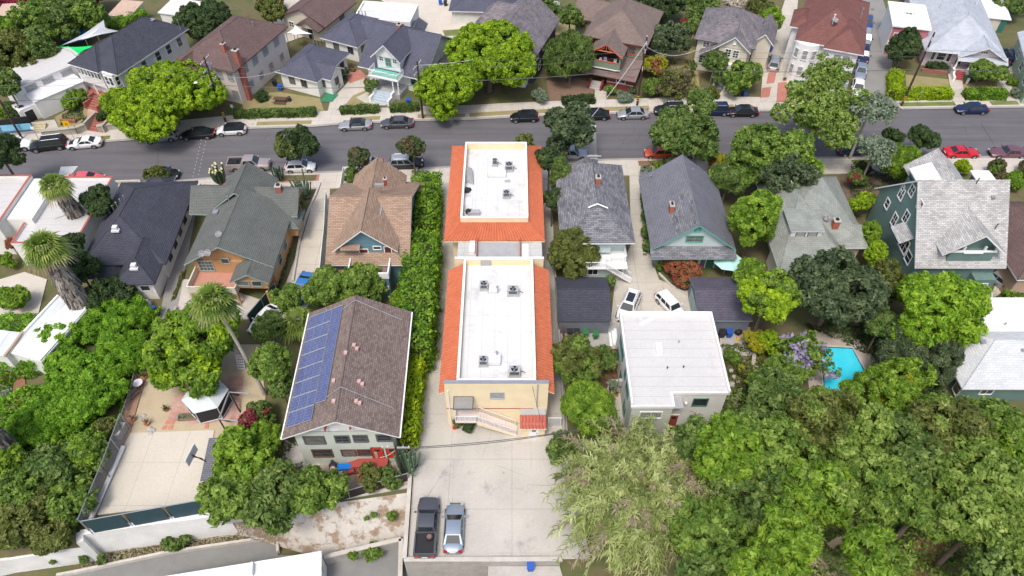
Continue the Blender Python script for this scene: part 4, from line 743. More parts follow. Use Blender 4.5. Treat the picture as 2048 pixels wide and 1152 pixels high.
for a in (2.0,4.2): h.win('F',a,1.8,.9,1.0,2,1,GTR,B=W)
h.win('F',1.0,1.7,.8,1.0,2,1,GTR,B=(6.2,1.8,8.8,4.8)); h.win('R',1.5,1.7,.8,1.0,2,1,GTR,B=(6.2,1.8,8.8,4.8))
for i in range(4): h.vent(2.6+i*.5,7.6+.2*i,4.3,.5,.05,DKMET)
h.win('R',6.8,1.7,.9,1.1,1,2,GTR,B=W)
h=House('stucco_house','white bungalow with long blue grey roof behind the small corner bungalow','house',(639,75),(715,95),3,-25.3)
h.body(.5,.5,6.9,9,0,3,STW); W=h.B; h.hip(0,0,7.4,9.5,3,5.0,(3.6,3.7),(3.6,6),BLUEG,WHITE); h.hip(3,3,14,9.4,3,4.9,(5,6.2),(12,6.2),BLUEG,WHITE); h.body(4,3.5,13.5,8.8,0,3,STW,'side_wall')
for a in (2.2,5): h.win('F',a,1.8,.9,1.0,2,1,GTR,B=W)
h.win('R',1.4,1.8,.8,1.0,1,2,GTR,B=W); 
for i in range(3): h.vent(2.6+i*.5,8+.2*i,3.9,.5,.05,DKMET)
h=House('victorian_house','white two-storey gabled house with arched balcony dormer and mint railing over blue steps','house',(722,132),(839,157),3.2,-20.6)
h.body(.8,.9,9.6,11.8,0,3.2,SWH); W=h.B; h.gable(-.5,-.2,11.2,12.6,3.2,7.4,'x',BLUEG,SWH,edge=WHITE,ins=.5,rp=.5)
h.gable(2.3,-.6,7.3,6.2,5.6,8.0,'y',BLUEG,SWH,edge=WHITE,ins=.6); h.body(2.9,.2,6.8,4,3.0,5.7,SWH,'dormer_wall'); D=h.B
h.win('F',1.95,5.0,.8,1.7,2,3,MINTT,B=D); h.win('F',.8,5.2,.6,.8,2,2,B=D); h.win('F',3.1,5.2,.6,.8,2,2,B=D)
h.box('balcony_floor',2.3,-2.0,3.1,7.4,.2,3.3,WHITE); h.box('balcony_mat',2.6,-1.7,3.3,7.1,.15,3.34,MINTT); h.rail([(2.4,.1,3.3),(2.4,-1.9,3.3),(7.3,-1.9,3.3),(7.3,.1,3.3)],.9,WHITE,.18)
for x in (2.5,3.4,6.3,7.2): MB().cyl(x,-1.8,.9,3.1,.11,n=8).build('porch_column',WHITE,h.o)
h.box('porch_floor',2.3,-2.0,0,7.4,.9,.9,GREY); h.steps(3.5,6.3,-2.0,.9,5,.4,BLUEST,sides=WHITE); h.win('F',1.0,1.9,.9,1.3,1,2,MINTT,B=W); h.win('F',7.7,1.9,.9,1.3,1,2,MINTT,B=W); h.door('F',4.2,.9,1.0,2.0,GREY,B=W)
h.chimney(4.6,5.2,7.0,8.3,.6,.6); h.win('R',4,5.0,1.0,1.2,2,2,B=W); h.hip(9.4,1.2,12.0,6.5,2.7,3.4,(10.5,2.6),(10.5,5),BLUEG); h.body(9.6,1.6,11.4,6.1,0,2.7,SWH,'side_wall')
h=House('stucco_house','cream house with dark red brown roof at the top left behind the bungalows','house',(557,32),(650,55),3.2,-24.4)
h.body(.5,.5,8.9,9,0,3.2,CREAM); h.gable(0,0,9.4,9.6,3.2,5.4,'y',CHOC,CREAM,edge=BROWN,ins=.5); h.gable(4,-1.5,9.0,3,2.9,4.4,'y',CHOC,CREAM,edge=BROWN,ins=.5); h.win('R',5,2.0,1.2,1.0,2,1,GTR,B=(.5,.5,8.9,9)); h.door('F',5.2,.05,1,2,BLACK,B=(.5,.5,8.9,9)); h.win('F',1.5,1.9,.9,.9,B=(.5,.5,8.9,9))
h=House('stucco_building','white flat-roofed building with mint vents at the top centre','building',(708,40),(868,62),3.6,-8)
h.body(0,0,9.6,6,0,3.6,STW); h.box('roof_deck',.05,.05,3.6,9.5,5.95,3.66,WHR); parapet(h,-.05,-.05,9.65,6.05,3.6,3.95,.2,STW)
for a,w,hh in ((1.2,1.3,.8),(3.4,1.4,.9),(5.0,.7,1.5),(6.9,.7,1.2)): h.win('F',a,1.9,w,hh,2,1,GREY,CURT)
for a in (1.4,5.2): h.win('F',a,3.1,.8,.3,1,1,WHITE,MINTT)
h.body(9.6,-1.5,11.6,2,0,2.6,STW,'porch_wall'); h.gable(9.2,-1.9,12,2.4,2.6,3.6,'y',BLUEG,STW,ins=.3); h.win('F',1.0,1.6,1.1,1.4,2,2,B=(9.6,-1.5,11.6,2))
h=House('stucco_house','low house with wide blue grey roof cut by the top edge','house',(897,22),(1040,22),3,-3)
h.body(.5,.5,11,7,0,3,STW); h.hip(0,0,11.5,8,3,4.8,(4,4),(8,4),BLUEG)
h=House('wooden_house','dark navy house with grey shingle gambrel-like roof behind the large bright street tree','house',(952,92),(1078,122),5.2,-20)
h.body(.6,.8,9.2,12,0,5.2,SNAVY); W=h.B; h.gable(0,.2,9.8,12.4,5.2,9.2,'y',MIXP,SNAVY,edge=SNAVY,ins=.6); h.hip(-3,6,6,13,5.0,8.0,(0,9.5),(3.5,9.5),MIXP,SNAVY); h.win('F',5,3.8,1.2,1.3,2,2,B=W); h.win('F',8,1.8,.9,1.3,2,2,B=W); h.win('R',2,4.0,1.0,1.3,1,2,B=W); h.win('R',5,4.0,1.0,1.3,1,2,B=W); h.win('R',3,1.6,.9,1.2,1,2,B=W)
h.steps(6.2,8.4,.7,1.0,5,.3,WHITE)
h=House('craftsman_house','dark red craftsman house with taupe roof and an orange gabled upstairs porch','house',(1165,55),(1285,122),6,-20)
h.o.location[0]-=.6
h.body(2.4,-1.5,10.8,8,0,6,SRED); W=h.B; h.hip(1.4,-2.2,11.6,9.6,6,9.2,(6.3,1.9),(6.3,5.6),TAUPE,BROWN)
h.gable(-2.4,4.5,6,10.5,5.0,7.2,'x',TAUPE,SAGEW,edge=BROWN,ins=.5); h.body(-1.8,5,3,10,0,5,SAGEW,'wing_wall'); h.win('F',1.2,3.8,1.0,.9,2,1,ORT,B=h.B)
h.gable(3.3,-5.6,8.6,1.4,5.3,7.2,'y',TAUPE,None,edge=ORT,ins=.4)
k=MB(); k.tube([(3.5,-5.5,5.4),(5.95,-5.5,7.05),(8.4,-5.5,5.4)],.12,5); k.tube([(4.6,-5.4,5.9),(7.3,-5.4,5.9)],.1,5); k.tube([(5.95,-5.4,5.9),(5.95,-5.4,6.9)],.08,5); k.tube([(4.9,-5.4,5.9),(5.7,-5.4,6.5)],.07,5); k.tube([(7.0,-5.4,5.9),(6.2,-5.4,6.5)],.07,5); k.build('gable_truss',ORT,h.o)
h.box('upstairs_porch_floor',3.7,-5.2,3.1,8.2,-1.5,3.3,BROWN); k=MB().box(3.6,-5.3,3.0,8.3,-5.15,4.1).box(3.6,-5.15,3.0,3.75,-1.5,4.1).box(8.15,-5.15,3.0,8.3,-1.5,4.1); k.build('porch_parapet',SAGEW,h.o); h.box('porch_ledge',3.5,-5.4,2.9,8.4,-5.1,3.02,WHITE); h.box('porch_rail_cap',3.55,-5.35,4.1,8.35,-5.1,4.18,ORT)
for x in (3.7,8.1): h.box('porch_post',x-.02,-5.25,4.18,x+.2,-5.05,5.4,SAGEW)
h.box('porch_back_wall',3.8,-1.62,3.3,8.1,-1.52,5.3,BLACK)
MB().slab([(1.9,-6.4,2.3),(11.2,-6.4,2.3),(11.2,-1.4,3.4),(1.9,-1.4,3.4)],[(0,1,2,3)],.15).build('porch_roof',[TAUPE,BROWN],h.o)
h.body(6.6,-5.6,10.8,-1.5,0,2.5,SRED,'lower_porch_wall'); h.win('F',2.2,1.6,1.3,.7,2,1,WHITE,B=h.B); h.box('sill_band',6.55,-5.66,1.0,10.85,-5.6,1.1,LPINK); h.win('F',9.0,4.5,1.2,1.3,1,1,ORT,BLACK,B=W,fr=.12) if 0 else None
k=MB().box(8.5,-1.6,3.5,11.0,-1.5,5.9); k.build('upper_porch_wall',SAGEW,h.o); h.win('F',9.2,4.7,1.0,1.3,1,1,ORT,mp=lambda a,z,d:(a,-1.62-d,z)); h.win('F',10.4,4.7,.8,1.3,1,1,ORT,SAGEW,mp=lambda a,z,d:(a,-1.62-d,z))
h.steps(4.2,5.9,-5.6,.8,4,.35,CONC,sides=SRED); h.chimney(5.4,7.2,8.2,9.6,.6,.6)
h=House('stucco_house','cream two-storey house with purple grey roof and white-trimmed front gable','house',(1388,77),(1510,98),5.5,-20)
h.body(.6,.6,8.9,10,0,5.5,CREAM); W=h.B; h.hip(0,0,9.5,10.5,5.5,8.4,(4.8,4.2),(4.8,6.6),MIXP,GTR); h.gable(3.6,-1.0,9.0,4.4,5.2,7.4,'y',MIXP,CREAM,edge=WHITE,ins=.5,rp=.48); h.body(4.1,-.5,8.5,.6,0,5.3,CREAM,'front_wall'); Wf=h.B
MB().slab([(1.2,-1.0,3.6),(3.7,-1.0,5.2),(3.7,.7,5.2),(1.2,.7,3.6)],[(0,1,2,3)],.12).build('swept_eave',[MIXP,WHITE],h.o)
h.win('F',1.4,4.7,.9,1.2,2,3,B=W); h.win('F',1.5,4.4,.8,1.2,2,3,B=Wf); h.win('F',2.7,4.4,.8,1.2,2,3,B=Wf); h.win('F',1.3,2.0,1.1,1.3,2,3,B=W); h.win('F',2.15,6.3,.3,.5,1,3,WHITE,WHITE,mp=lambda a,z,d:(4.1+a,-.55-d,z))
k=MB().box(3.9,-2.2,2.6,8.7,-.5,2.8).box(3.9,-2.2,2.8,8.7,-2.1,3.4); k.build('porch_balcony',WHITE,h.o)
for x in (4.1,6.0,8.4): h.box('porch_post',x-.1,-2.15,0,x+.1,-1.95,2.6,WHITE)
h.door('F',1.4,.7,1.0,1.9,plain('dark red door',(.2,.02,.03),.5),B=Wf); h.steps(4.9,6.3,-2.2,.8,5,.35,GREY,sides=WHITE); h.box('porch_floor',3.9,-2.2,0,8.7,-.5,.75,GREY); MB().tube([(6.5,9.5,5.8),(8.0,2.5,6.2)],.07,5).build('roof_pipe',LILAC,h.o); h.gable(8.8,3,12,10,5.0,6.6,'y',MIXP,CREAM,ins=.4); h.body(9.1,3.4,11.6,9.6,0,5,CREAM,'side_wall')
h=House('victorian_house','tall white corner house with red brown hip roof and round corner bay','house',(1590,80),(1728,105),7,-21.2)
h.body(.5,.6,9.5,16,0,7,SWH); W=h.B; h.hip(0,0,10,16.5,7,10.2,(4.8,6.3),(4.8,10.5),REDBR,WHITE); h.gable(4.5,-.9,10,5.2,6.9,9.4,'y',REDBR,REDBR,edge=WHITE,ins=1.2) if 0 else h.hip(4.3,-.8,10.1,6,6.98,9.3,(7.2,2.4),(7.2,5.2),REDBR,WHITE)
k=MB(); k.prism([(2.0+1.9*math.cos(t),.7+1.5*math.sin(t)) for t in [math.pi+i*math.pi/8 for i in range(9)]],0,6.9); k.build('round_bay',WHITE,h.o)
for z in (5.3,2.6):
    for t in (-2.3,-1.57,-.85):
        cx,cy=2.0+1.92*math.cos(t),.7+1.52*math.sin(t); nx,ny=math.cos(t),math.sin(t)
        h.win('F',0,z,.7,1.4,1,2,WHITE,CURT,mp=lambda a,zz,d,cx=cx,cy=cy,nx=nx,ny=ny:(cx-ny*a+nx*d,cy+nx*a+ny*d,zz))
h.body(4.9,-.3,9.4,.6,0,6.9,SWH,'front_wall'); Wf=h.B; h.win('F',1.7,5.4,1.0,1.4,1,2,WHITE,CURT,B=Wf); h.win('F',3.0,5.4,1.0,1.4,1,2,WHITE,CURT,B=Wf); h.win('F',2.4,2.4,1.2,1.4,2,2,WHITE,CURT,B=Wf)
h.body(-.8,5,.5,9.5,0,6.8,SWH,'side_bay_wall'); h.hip(-1.3,4.4,2,10,6.8,8.2,(.4,6),(.4,8.4),REDBR); h.win('L',2,5,1,1.4,B=(-.8,5,.5,9.5)); h.vent(4.6,3.2,9.2,1.2,.09,LILAC); h.vent(8.6,8.0,8.4,.5,.08); h.vent(8.7,10,8.4,.5,.08)
for a in (3,7,11): h.win('R',a,5.2,.9,1.4,1,2,B=W); h.win('R',a,2.2,.9,1.4,1,2,B=W)
h.body(8.4,-1.6,9.4,-.3,0,2.4,GREY,'porch_wall')
h=House('wooden_house','pale pink bungalow with light blue grey gable roof, red front steps and clipped hedges','house',(1850,100),(2003,120),3.3,-12)
h.body(.8,1.2,11.2,22,0,3.3,LPINK); W=h.B; h.hip(0,0,12.2,23,3.3,7.0,(6.2,5.8),(6.2,18),LGREY,WHITE,name='main_roof'); h.gable(5.0,-1.0,12.2,6,3.25,5.2,'y',LGREY,LPINK,edge=WHITE,ins=.8)
MB().slab([(4.9,-1.4,2.9),(12.3,-1.4,2.9),(12.3,-.1,3.4),(4.9,-.1,3.4)],[(0,1,2,3)],.14).build('porch_roof',[LGREY,WHITE],h.o)
h.win('F',8.5,4.05,1.0,.4,3,1,mp=lambda a,z,d:(a,-.25-d,z)); h.win('F',2.4,1.9,1.2,1.2,1,2,B=W); h.win('F',1.2,1.9,.5,1.5,1,1,B=W); h.win('F',3.6,1.9,.5,1.5,1,1,B=W); h.door('F',5.2,.9,.9,1.9,BLACK,B=W,gl=False); h.win('F',8.4,2.1,1.2,.9,1,1,B=W); h.win('F',9.8,2.1,.8,.9,1,1,B=W)
h.box('porch_floor',5.0,-.9,0,11.6,1.2,.9,LPINK); h.box('porch_parapet',7.2,-1.0,.9,11.6,-.85,1.6,WHITE); h.steps(5.1,6.9,-.9,.9,6,.35,plain('red steps',(.32,.07,.07),.6),sides=WHITE)
for x in (5.1,7.2,11.4): h.box('porch_post',x-.12,-1.0,.9,x+.12,-.8,2.9,WHITE)
h.win('F',1.0,1.1,.1,.1) if 0 else None; h.box('brick_planter',.6,-.9,0,4.4,-.6,.5,REDBRK); h.vent(9.6,14,5.2,1.2,.07,LILAC); h.vent(6.6,12.6,6.8,.5,.08,LILAC); h.vent(3.2,11,5.2,1.6,.03); h.hip(-.9,6.5,2.2,12.5,3.1,4.6,(.5,8.2),(.5,11),LGREY,WHITE)
h=House('garage','cream garage with pale flat roof beside the green house at the upper right','garage',(1948,30),(2015,40),2.7,-12)
h.body(0,0,5.6,6,0,2.6,CREAM); MB().slab([(-.3,-.3,2.6),(6,-.3,2.6),(6,6.3,3.1),(-.3,6.3,3.1)],[(0,1,2,3)],.12).build('roof',[LILAC,WHITE],h.o); MB().box(.5,-.06,.05,4.2,-.003,2.2).build('garage_door',CREAM,h.o); MB().box(4.6,-.05,0,5.6,-.003,2.6).build('trim_panel',TEALP,h.o)
h=House('wooden_house','pale green house with white roof and white windows at the upper right corner','house',(2062,165),(2110,172),4.0,-18)
GRNS=siding('green siding',(.33,.45,.33)); h.body(.4,.4,6,15,0,4,GRNS); h.gable(0,0,7.5,15.6,4,6,'y',LGREY,GRNS,edge=WHITE,ins=.4)
for a in (3,7,11): h.win('L',a+.4,2.4,1.3,1.2,2,2)
h=House('wooden_house','pink house with white trim behind the round tree at the side road','house',(1788,52),(1838,62),5,-14)
h.body(0,0,5.4,8,0,5,PINK); h.box('roof',-.3,-.3,5,5.7,8.3,5.2,WHITE); h.win('F',1.6,3.6,2.2,.5,2,1); h.box('band',-.02,-.04,1.8,5.42,-.003,2.6,WHITE); h.box('side_trim',-.06,0,0,-.003,8,5,WHITE); h.win('F',3.9,3.6,.8,.8,1,2)
for (fl,fr,z,a,lb,rm,wm,W_,D_) in (((-20,45),(45,30),3,5,'small house with tan flat roof at the top left corner',plain('tan roof',(.5,.36,.28),.9),CREAM,8,6),((215,30),(250,25),3,-10,'small beige roofed hut behind the hedge at the upper left',MATS['tan roof'],CREAM,4,5),((315,25),(385,35),3,-15,'white flat-roofed carport behind the slate-roofed house',WHR,STW,6,5)):
    h=House('outbuilding',lb,'outbuilding',fl,fr,z,a); h.body(.2,.2,W_-.2,D_-.2,0,z,wm); MB().slab([(0,0,z),(W_,0,z),(W_,D_,z+.3),(0,D_,z+.3)],[(0,1,2,3)],.15).build('roof',[rm,WHITE],h.o); h.win('F',W_/2,z*.55,1,.9)
h=House('commercial_building','white flat-roofed building with peeling coating at the bottom edge','building',(322,1210),(641,1160),-.8,9.6,zb=0)
h.o.location[2]=ZL
WPEEL=ground('peeling white roof',[(.42,(.66,.68,.72)),(.66,(.74,.76,.79)),(.74,(.5,.47,.44)),(.8,(.3,.28,.26))],.7,.15,4,joints=(20,1.2),jc=.75)
W0=h.W; h.body(W0-15,0,W0,2.3,0,3.2,STW); h.box('roof_deck',W0-14.9,.1,3.2,W0-.1,2.2,3.26,WPEEL); parapet(h,W0-15.1,-.1,W0+.1,2.4,3.2,3.4,.12,WHITE); h.win('R',1.2,2.4,.7,.9,B=(W0-15,0,W0,2.3)); h.box('vent_wall',W0-6,1.2,3.26,W0-5.85,2.3,3.8,WHITE)
# fabric sails, umbrella, gazebo
def sail(name,label,pts,m,cat='shade sail'):
    w=[Vector(P(*p)) for p in pts]; O=w[0]; n=10; k=MB(); vs=[]; fs=[]
    ctr=sum(w,Vector())/len(w)
    for i in range(len(w)):
        a,b=w[i],w[(i+1)%len(w)]; rows=[]
        for r in range(n+1):
            row=[]
            for j in range(n+1):
                t=j/n; e=a.lerp(b,t); e=e.lerp(ctr,.28*math.sin(math.pi*t)); q=ctr.lerp(e,r/n); q.z-=.25*math.sin(math.pi*r/n); row.append(q-O)
            rows.append(row)
        base=len(vs); vs+= [q for row in rows for q in row]; fs+=[(base+r*(n+1)+j,base+(r+1)*(n+1)+j,base+(r+1)*(n+1)+j+1,base+r*(n+1)+j+1) for r in range(n) for j in range(n)]
    o=k.add(vs,fs).build('fabric',m,None,60); t=thing(name,label,cat,(O.x,O.y,0)); o.parent=t; o.location=(0,0,O.z)
    for q in w: MB().tube([(q.x-O.x,q.y-O.y,0),(q.x-O.x,q.y-O.y,q.z+.1)],.05,6).build('pole',METAL,t)
sail('shade_sail','large pale grey shade sail beside the slate hip roof',[(120,92,3.2),(207,40,5.5),(238,62,3.5),(170,78,4.2)],plain('grey sail cloth',(.52,.54,.58),.9,.05))
sail('shade_sail','bright green triangular shade sail at the end of the white roof',[(117,93,4.4),(152,113,4.4),(190,91,4.4)],plain('green sail cloth',(.0,.55,.12),.9,.05))
sail('shade_sail','small white shade sail between the chocolate roof and the red brown house',[(572,66,3),(590,50,3.6),(624,68,3),(588,70,3)],plain('white sail cloth',(.72,.72,.72),.9,.05))
t=thing('patio_umbrella','pale aqua octagonal umbrella behind the mint-trimmed house','umbrella',P(1447,548,0)); k=MB(); AQ=plain('aqua canvas',(.42,.72,.66),.9,.05)
vs=[(0,0,2.9)]+[(1.75*math.cos(i*math.pi/4+.2),1.75*math.sin(i*math.pi/4+.2),2.35) for i in range(8)]; k.slab(vs,[(0,1+i,1+(i+1)%8) for i in range(8)],.04,0,0); k.build('canopy',AQ,t); MB().cyl(0,0,0,2.85,.04,n=8).build('pole',WHITE,t)
for i in range(8): MB().tube([(0,0,2.93),(1.75*math.cos(i*math.pi/4+.2),1.75*math.sin(i*math.pi/4+.2),2.37)],.02,4).build('rib',WHITE,t)
t=thing('gazebo','white six-sided screened gazebo on the brick patio','gazebo',P(424,815,0),.3); GZ=plain('gazebo canvas',(.52,.56,.56),.8,.05); R_=2.3
ring=lambda r,z:[(r*math.cos(i*math.pi/3),r*math.sin(i*math.pi/3),z) for i in range(6)]
MB().slab([(0,0,3.5)]+ring(R_,2.35),[(0,1+i,1+(i+1)%6) for i in range(6)],.05,0,0).build('roof',GZ,t)
for i in range(6):
    p,q=ring(R_*.93,0)[i],ring(R_*.93,0)[(i+1)%6]; MB().tube([p,(p[0],p[1],2.35)],.05,6).build('post',GZ,t)
    k=MB().add([(p[0],p[1],.35),(q[0],q[1],.35),(q[0],q[1],2.2),(p[0],p[1],2.2)],[(0,1,2,3)]); k.add([(p[0]*.99,p[1]*.99,.35),(q[0]*.99,q[1]*.99,.35),(q[0]*.99,q[1]*.99,2.2),(p[0]*.99,p[1]*.99,2.2)],[(3,2,1,0)]); k.build('screen',plain('black mesh screen',(.02,.02,.022),.8),t)
    MB().tube([(p[0],p[1],.3),(q[0],q[1],.3)],.06,4).build('rail',GZ,t)
# ---------------- trees and plants
LM={}
def lm(n,a,b,c,**k): LM[n]=leafmat('leaves '+n,[(.0,a),(.5,b),(1,c)],**k)
lm('lime',(.06,.14,.006),(.22,.36,.012),(.46,.62,.03)); lm('bright',(.04,.10,.01),(.15,.27,.02),(.36,.52,.06)); lm('mid',(.03,.075,.016),(.105,.175,.036),(.28,.38,.10))
lm('dark',(.02,.045,.015),(.05,.09,.028),(.12,.18,.055)); lm('spruce',(.03,.055,.026),(.078,.115,.05),(.20,.26,.12)); lm('olive',(.05,.07,.015),(.12,.15,.03),(.24,.26,.07))
lm('sage',(.10,.14,.09),(.2,.26,.17),(.36,.42,.3)); lm('brown',(.06,.055,.03),(.12,.11,.05),(.22,.19,.09)); lm('lilac',(.26,.22,.38),(.38,.33,.52),(.52,.46,.64)); lm('red',(.12,.012,.02),(.28,.03,.06),(.42,.06,.11))
lm('rust',(.12,.14,.03),(.30,.13,.06),(.42,.08,.05)); lm('yellow',(.14,.2,.01),(.35,.36,.02),(.55,.48,.04)); lm('reed',(.10,.135,.035),(.29,.35,.105),(.56,.62,.27)); lm('straw',(.2,.16,.1),(.36,.30,.2),(.52,.46,.33)); lm('syc',(.05,.11,.015),(.18,.28,.045),(.40,.50,.13)); lm('limeg',(.07,.16,.01),(.19,.35,.02),(.39,.57,.05)); lm('pale',(.4,.36,.28),(.55,.5,.4),(.7,.66,.58)); lm('vine',(.035,.11,.008),(.14,.31,.015),(.33,.55,.05)); lm('hedge',(.04,.115,.01),(.14,.28,.018),(.33,.50,.05)); lm('limehedge',(.12,.2,.005),(.28,.42,.01),(.48,.6,.02)); lm('grn',(.035,.09,.013),(.13,.22,.032),(.34,.48,.09))
BARK=plain('grey brown bark',(.16,.12,.09),.95,.35,3,bmp=.5,fine=.4); PALEB=plain('pale bark',(.4,.36,.3),.9,.3,2,bmp=.3,fine=.3)
def mesh4(name,V,tone,mat,parent,tri=False):
    n=len(V)//4; me=bpy.data.meshes.new(name); me.vertices.add(4*n); me.vertices.foreach_set('co',V.astype(np.float32).ravel())
    me.loops.add(4*n); me.loops.foreach_set('vertex_index',np.arange(4*n,dtype=np.int32)); me.polygons.add(n)
    me.polygons.foreach_set('loop_start',np.arange(0,4*n,4,dtype=np.int32)); me.update(calc_edges=True)
    a=me.attributes.new('tone','FLOAT','FACE'); a.data.foreach_set('value',tone.astype(np.float32)); me.materials.append(mat)
    o=bpy.data.objects.new(name,me); COL.objects.link(o); o.parent=parent; return o
def unit(v): return v/np.maximum(1e-6,np.linalg.norm(v,axis=1,keepdims=True))
def leaves(r,c,nrm,l,w,drp=0):
    n=len(c); t=unit(np.cross(nrm,r.normal(size=(n,3)))); 
    if drp: t=unit(t+np.array([0,0,-drp])); nrm=unit(nrm-t*np.sum(nrm*t,1,keepdims=True))
    b=np.cross(nrm,t); s=r.uniform(.7,1.35,(n,1)); t=t*l*s; b=b*w*s
    return np.stack([c-t,c+b-t*.1+nrm*w*.25*0,c+t,c-b-t*.1],1).reshape(-1,3)
GAP=1.9
def crownpts(r,R,nl,cr,l,w,cover=2.4,cone=0,zmin=-.45,lr=(.34,.5),core=.5):
    rx,ry,rz=R; d=unit(r.normal(size=(nl*4,3))); d=d[d[:,2]>zmin][:nl]; f=r.uniform(.55 if core>.2 else .22,.86,(len(d),1)) if not cone else r.uniform(.5,.72,(len(d),1)); lob=d*f
    if cone: lob[:,:2]*=np.clip(1.1-(lob[:,2:3]+.6)*cone,.15,1.2)
    lrad=r.uniform(lr[0],lr[1],len(d)); 
    if cone: lrad*=np.clip(1-lob[:,2]*.5,.5,1)
    lob=np.vstack([lob,[[0,0,0]]]); lrad=np.append(lrad,core if not cone else .4)
    S=np.array([rx,ry,rz]); Rm=(rx*ry*rz)**(1/3); C=[];Dn=[]
    for i in range(len(lob)):
        m=int(4*math.pi*(lrad[i]*Rm)**2/(cr*cr*GAP))+3; q=unit(r.normal(size=(m,3))); p=lob[i]+q*lrad[i]*r.uniform(.85,1.1,(m,1))
        keep=np.ones(m,bool)
        for j in range(len(lob)):
            if j!=i: keep&=np.linalg.norm(p-lob[j],axis=1)>lrad[j]*.82
        keep&=p[:,2]>zmin-.25
        C.append(p[keep]*S);Dn.append(q[keep])
    C=np.vstack(C);Dn=np.vstack(Dn)
    k=max(3,int(cover*math.pi*cr*cr*1.1/(2*l*w))); n=len(C)*k
    ct=np.repeat(r.uniform(0,1,len(C)),k); c=np.repeat(C,k,0); dn=np.repeat(Dn,k,0)
    q=unit(r.normal(size=(n,3))+dn*.7+np.array([0,0,.35])); rr=r.uniform(.35,1,(n,1))**.6
    pos=c+q*cr*rr*np.repeat(r.uniform(.75,1.25,(len(C),1)),k,0); nr=unit(q*.9+r.normal(size=(n,3))*.55+np.array([0,0,.25]))
    tone=np.clip(ct*.5+r.uniform(0,.4,n)+.18*rr[:,0]-.06,0,1)
    return pos,nr,tone,lob*S
STY={ # lobes, cluster radius, leaf half length, half width, cover, rz ratio
 'leafy':(9,.55,.24,.12,2.5,.75),'clump':(14,.5,.16,.10,3.2,.62),'fine':(9,.45,.2,.07,2.6,.75),'open':(34,.36,.19,.10,1.5,.8),'needle':(12,.42,.28,.05,3.0,.75),'shrub':(6,.3,.15,.08,2.6,.8),'bigleaf':(9,.55,.27,.10,2.5,.7),'droop':(10,.55,.34,.06,2.6,.85),'ball':(3,.25,.12,.07,3.0,.95)}
TN=[0]
def tree(label,cx,cy,wpx,h,mat='mid',sty='leafy',name='tree',group=None,rz=None,zb=0,trunk=True,mix=None,wy=None,cone=0,bark=None,cat=None,cover=1):
    TN[0]+=1; r=np.random.default_rng(TN[0]*7+1); nl,cr,l,w,cv,q=STY[sty]
    z=h*.6
    for _ in range(3):
        p=P(cx,cy,z); dep=p[1]*_c-(z-CAM_H)*_s; R=wpx/2*dep/FPX; RZ=min((rz or q)*R,h*.5 if h<5 else h*.46); z=zb+h-RZ
    p=P(cx,cy,z); ry=R if not wy else R*wy
    s=min(1,max(.55,R/2.6)); cr2=cr*s; l2=l*max(.7,s); w2=w*max(.7,s)
    t=thing(name,label,cat or {'shrub':'shrub','bush':'bush','hedge':'hedge'}.get(name,'tree'),(p[0],p[1],zb),0,group)
    ex=1 if R<2 else min(2.6,R/2.3)
    if sty in('ball',): LRr,co=(.5,.6),.7
    elif sty=='open': LRr,co=(.14,.25),.1
    else: LRr,co=(.40/ex**.5,.52/ex**.42),.5
    if sty!='ball' and sty!='open': nl=int(nl*(1+.75*(ex-1)))
    pos,nr,tone,lob=crownpts(r,(R-cr2*.6,ry-cr2*.6,RZ-cr2*.4),nl,cr2,l2,w2,cv*cover,cone,lr=LRr,core=co)
    if R>.5:
        rr_=np.hypot(pos[:,0],pos[:,1]/(wy or 1)); s_=R/max(.3,np.percentile(rr_,96)); pos[:,:2]*=s_; lob=lob*np.array([s_,s_,1])
    pos[:,2]=np.maximum(pos[:,2]+z-zb,.1)
    V=leaves(r,pos,nr,l2,w2,1.2 if sty=='droop' else 0)
    if mix:
        m2=r.uniform(size=len(tone))
        if mix[1]>=1: sel=(pos[:,2]>(z-zb)+RZ*(mix[1]-1))&(m2<.75)
        else: 
            cl=np.array([noise.noise(Vector(v)*.5) for v in pos[::1]]) if len(pos)<60000 else m2-.5
            sel=(cl>(.5-mix[1]))&(m2<.85)
        vm=np.repeat(sel,4); mesh4('crown',V[~vm],tone[~sel],LM[mat],t)
        if sel.any(): mesh4('blossom' if mix[0] in('lilac','red','pale','yellow') else 'new_growth',V[vm],tone[sel],LM[mix[0]],t)
    else: mesh4('crown',V,tone,LM[mat],t)
    if trunk:
        k=MB(); r0=max(.05,R*.055); zz=z-zb-RZ*.35; rr=random.Random(TN[0]); lean=(rr.uniform(-.3,.3),rr.uniform(-.3,.3))
        top=(lean[0]*.4,lean[1]*.4,max(.3,zz)); k.tube([(0,0,-.3),(lean[0]*.2,lean[1]*.1,max(.2,zz*.5)),top],[r0*1.4,r0*1.05,r0*.9],8)
        for q_ in lob[:-1][:18 if sty=='open' else 10]:
            e=(q_[0]*.9,q_[1]*.9,q_[2]*.8+z-zb); mid=(e[0]*.45+rr.uniform(-.2,.2),e[1]*.45+rr.uniform(-.2,.2),top[2]*.5+e[2]*.5-.1); k.tube([top,mid,e],[r0*.5,r0*.26,r0*.08],5)
        k.build('trunk',bark or BARK,t,60)
    return t
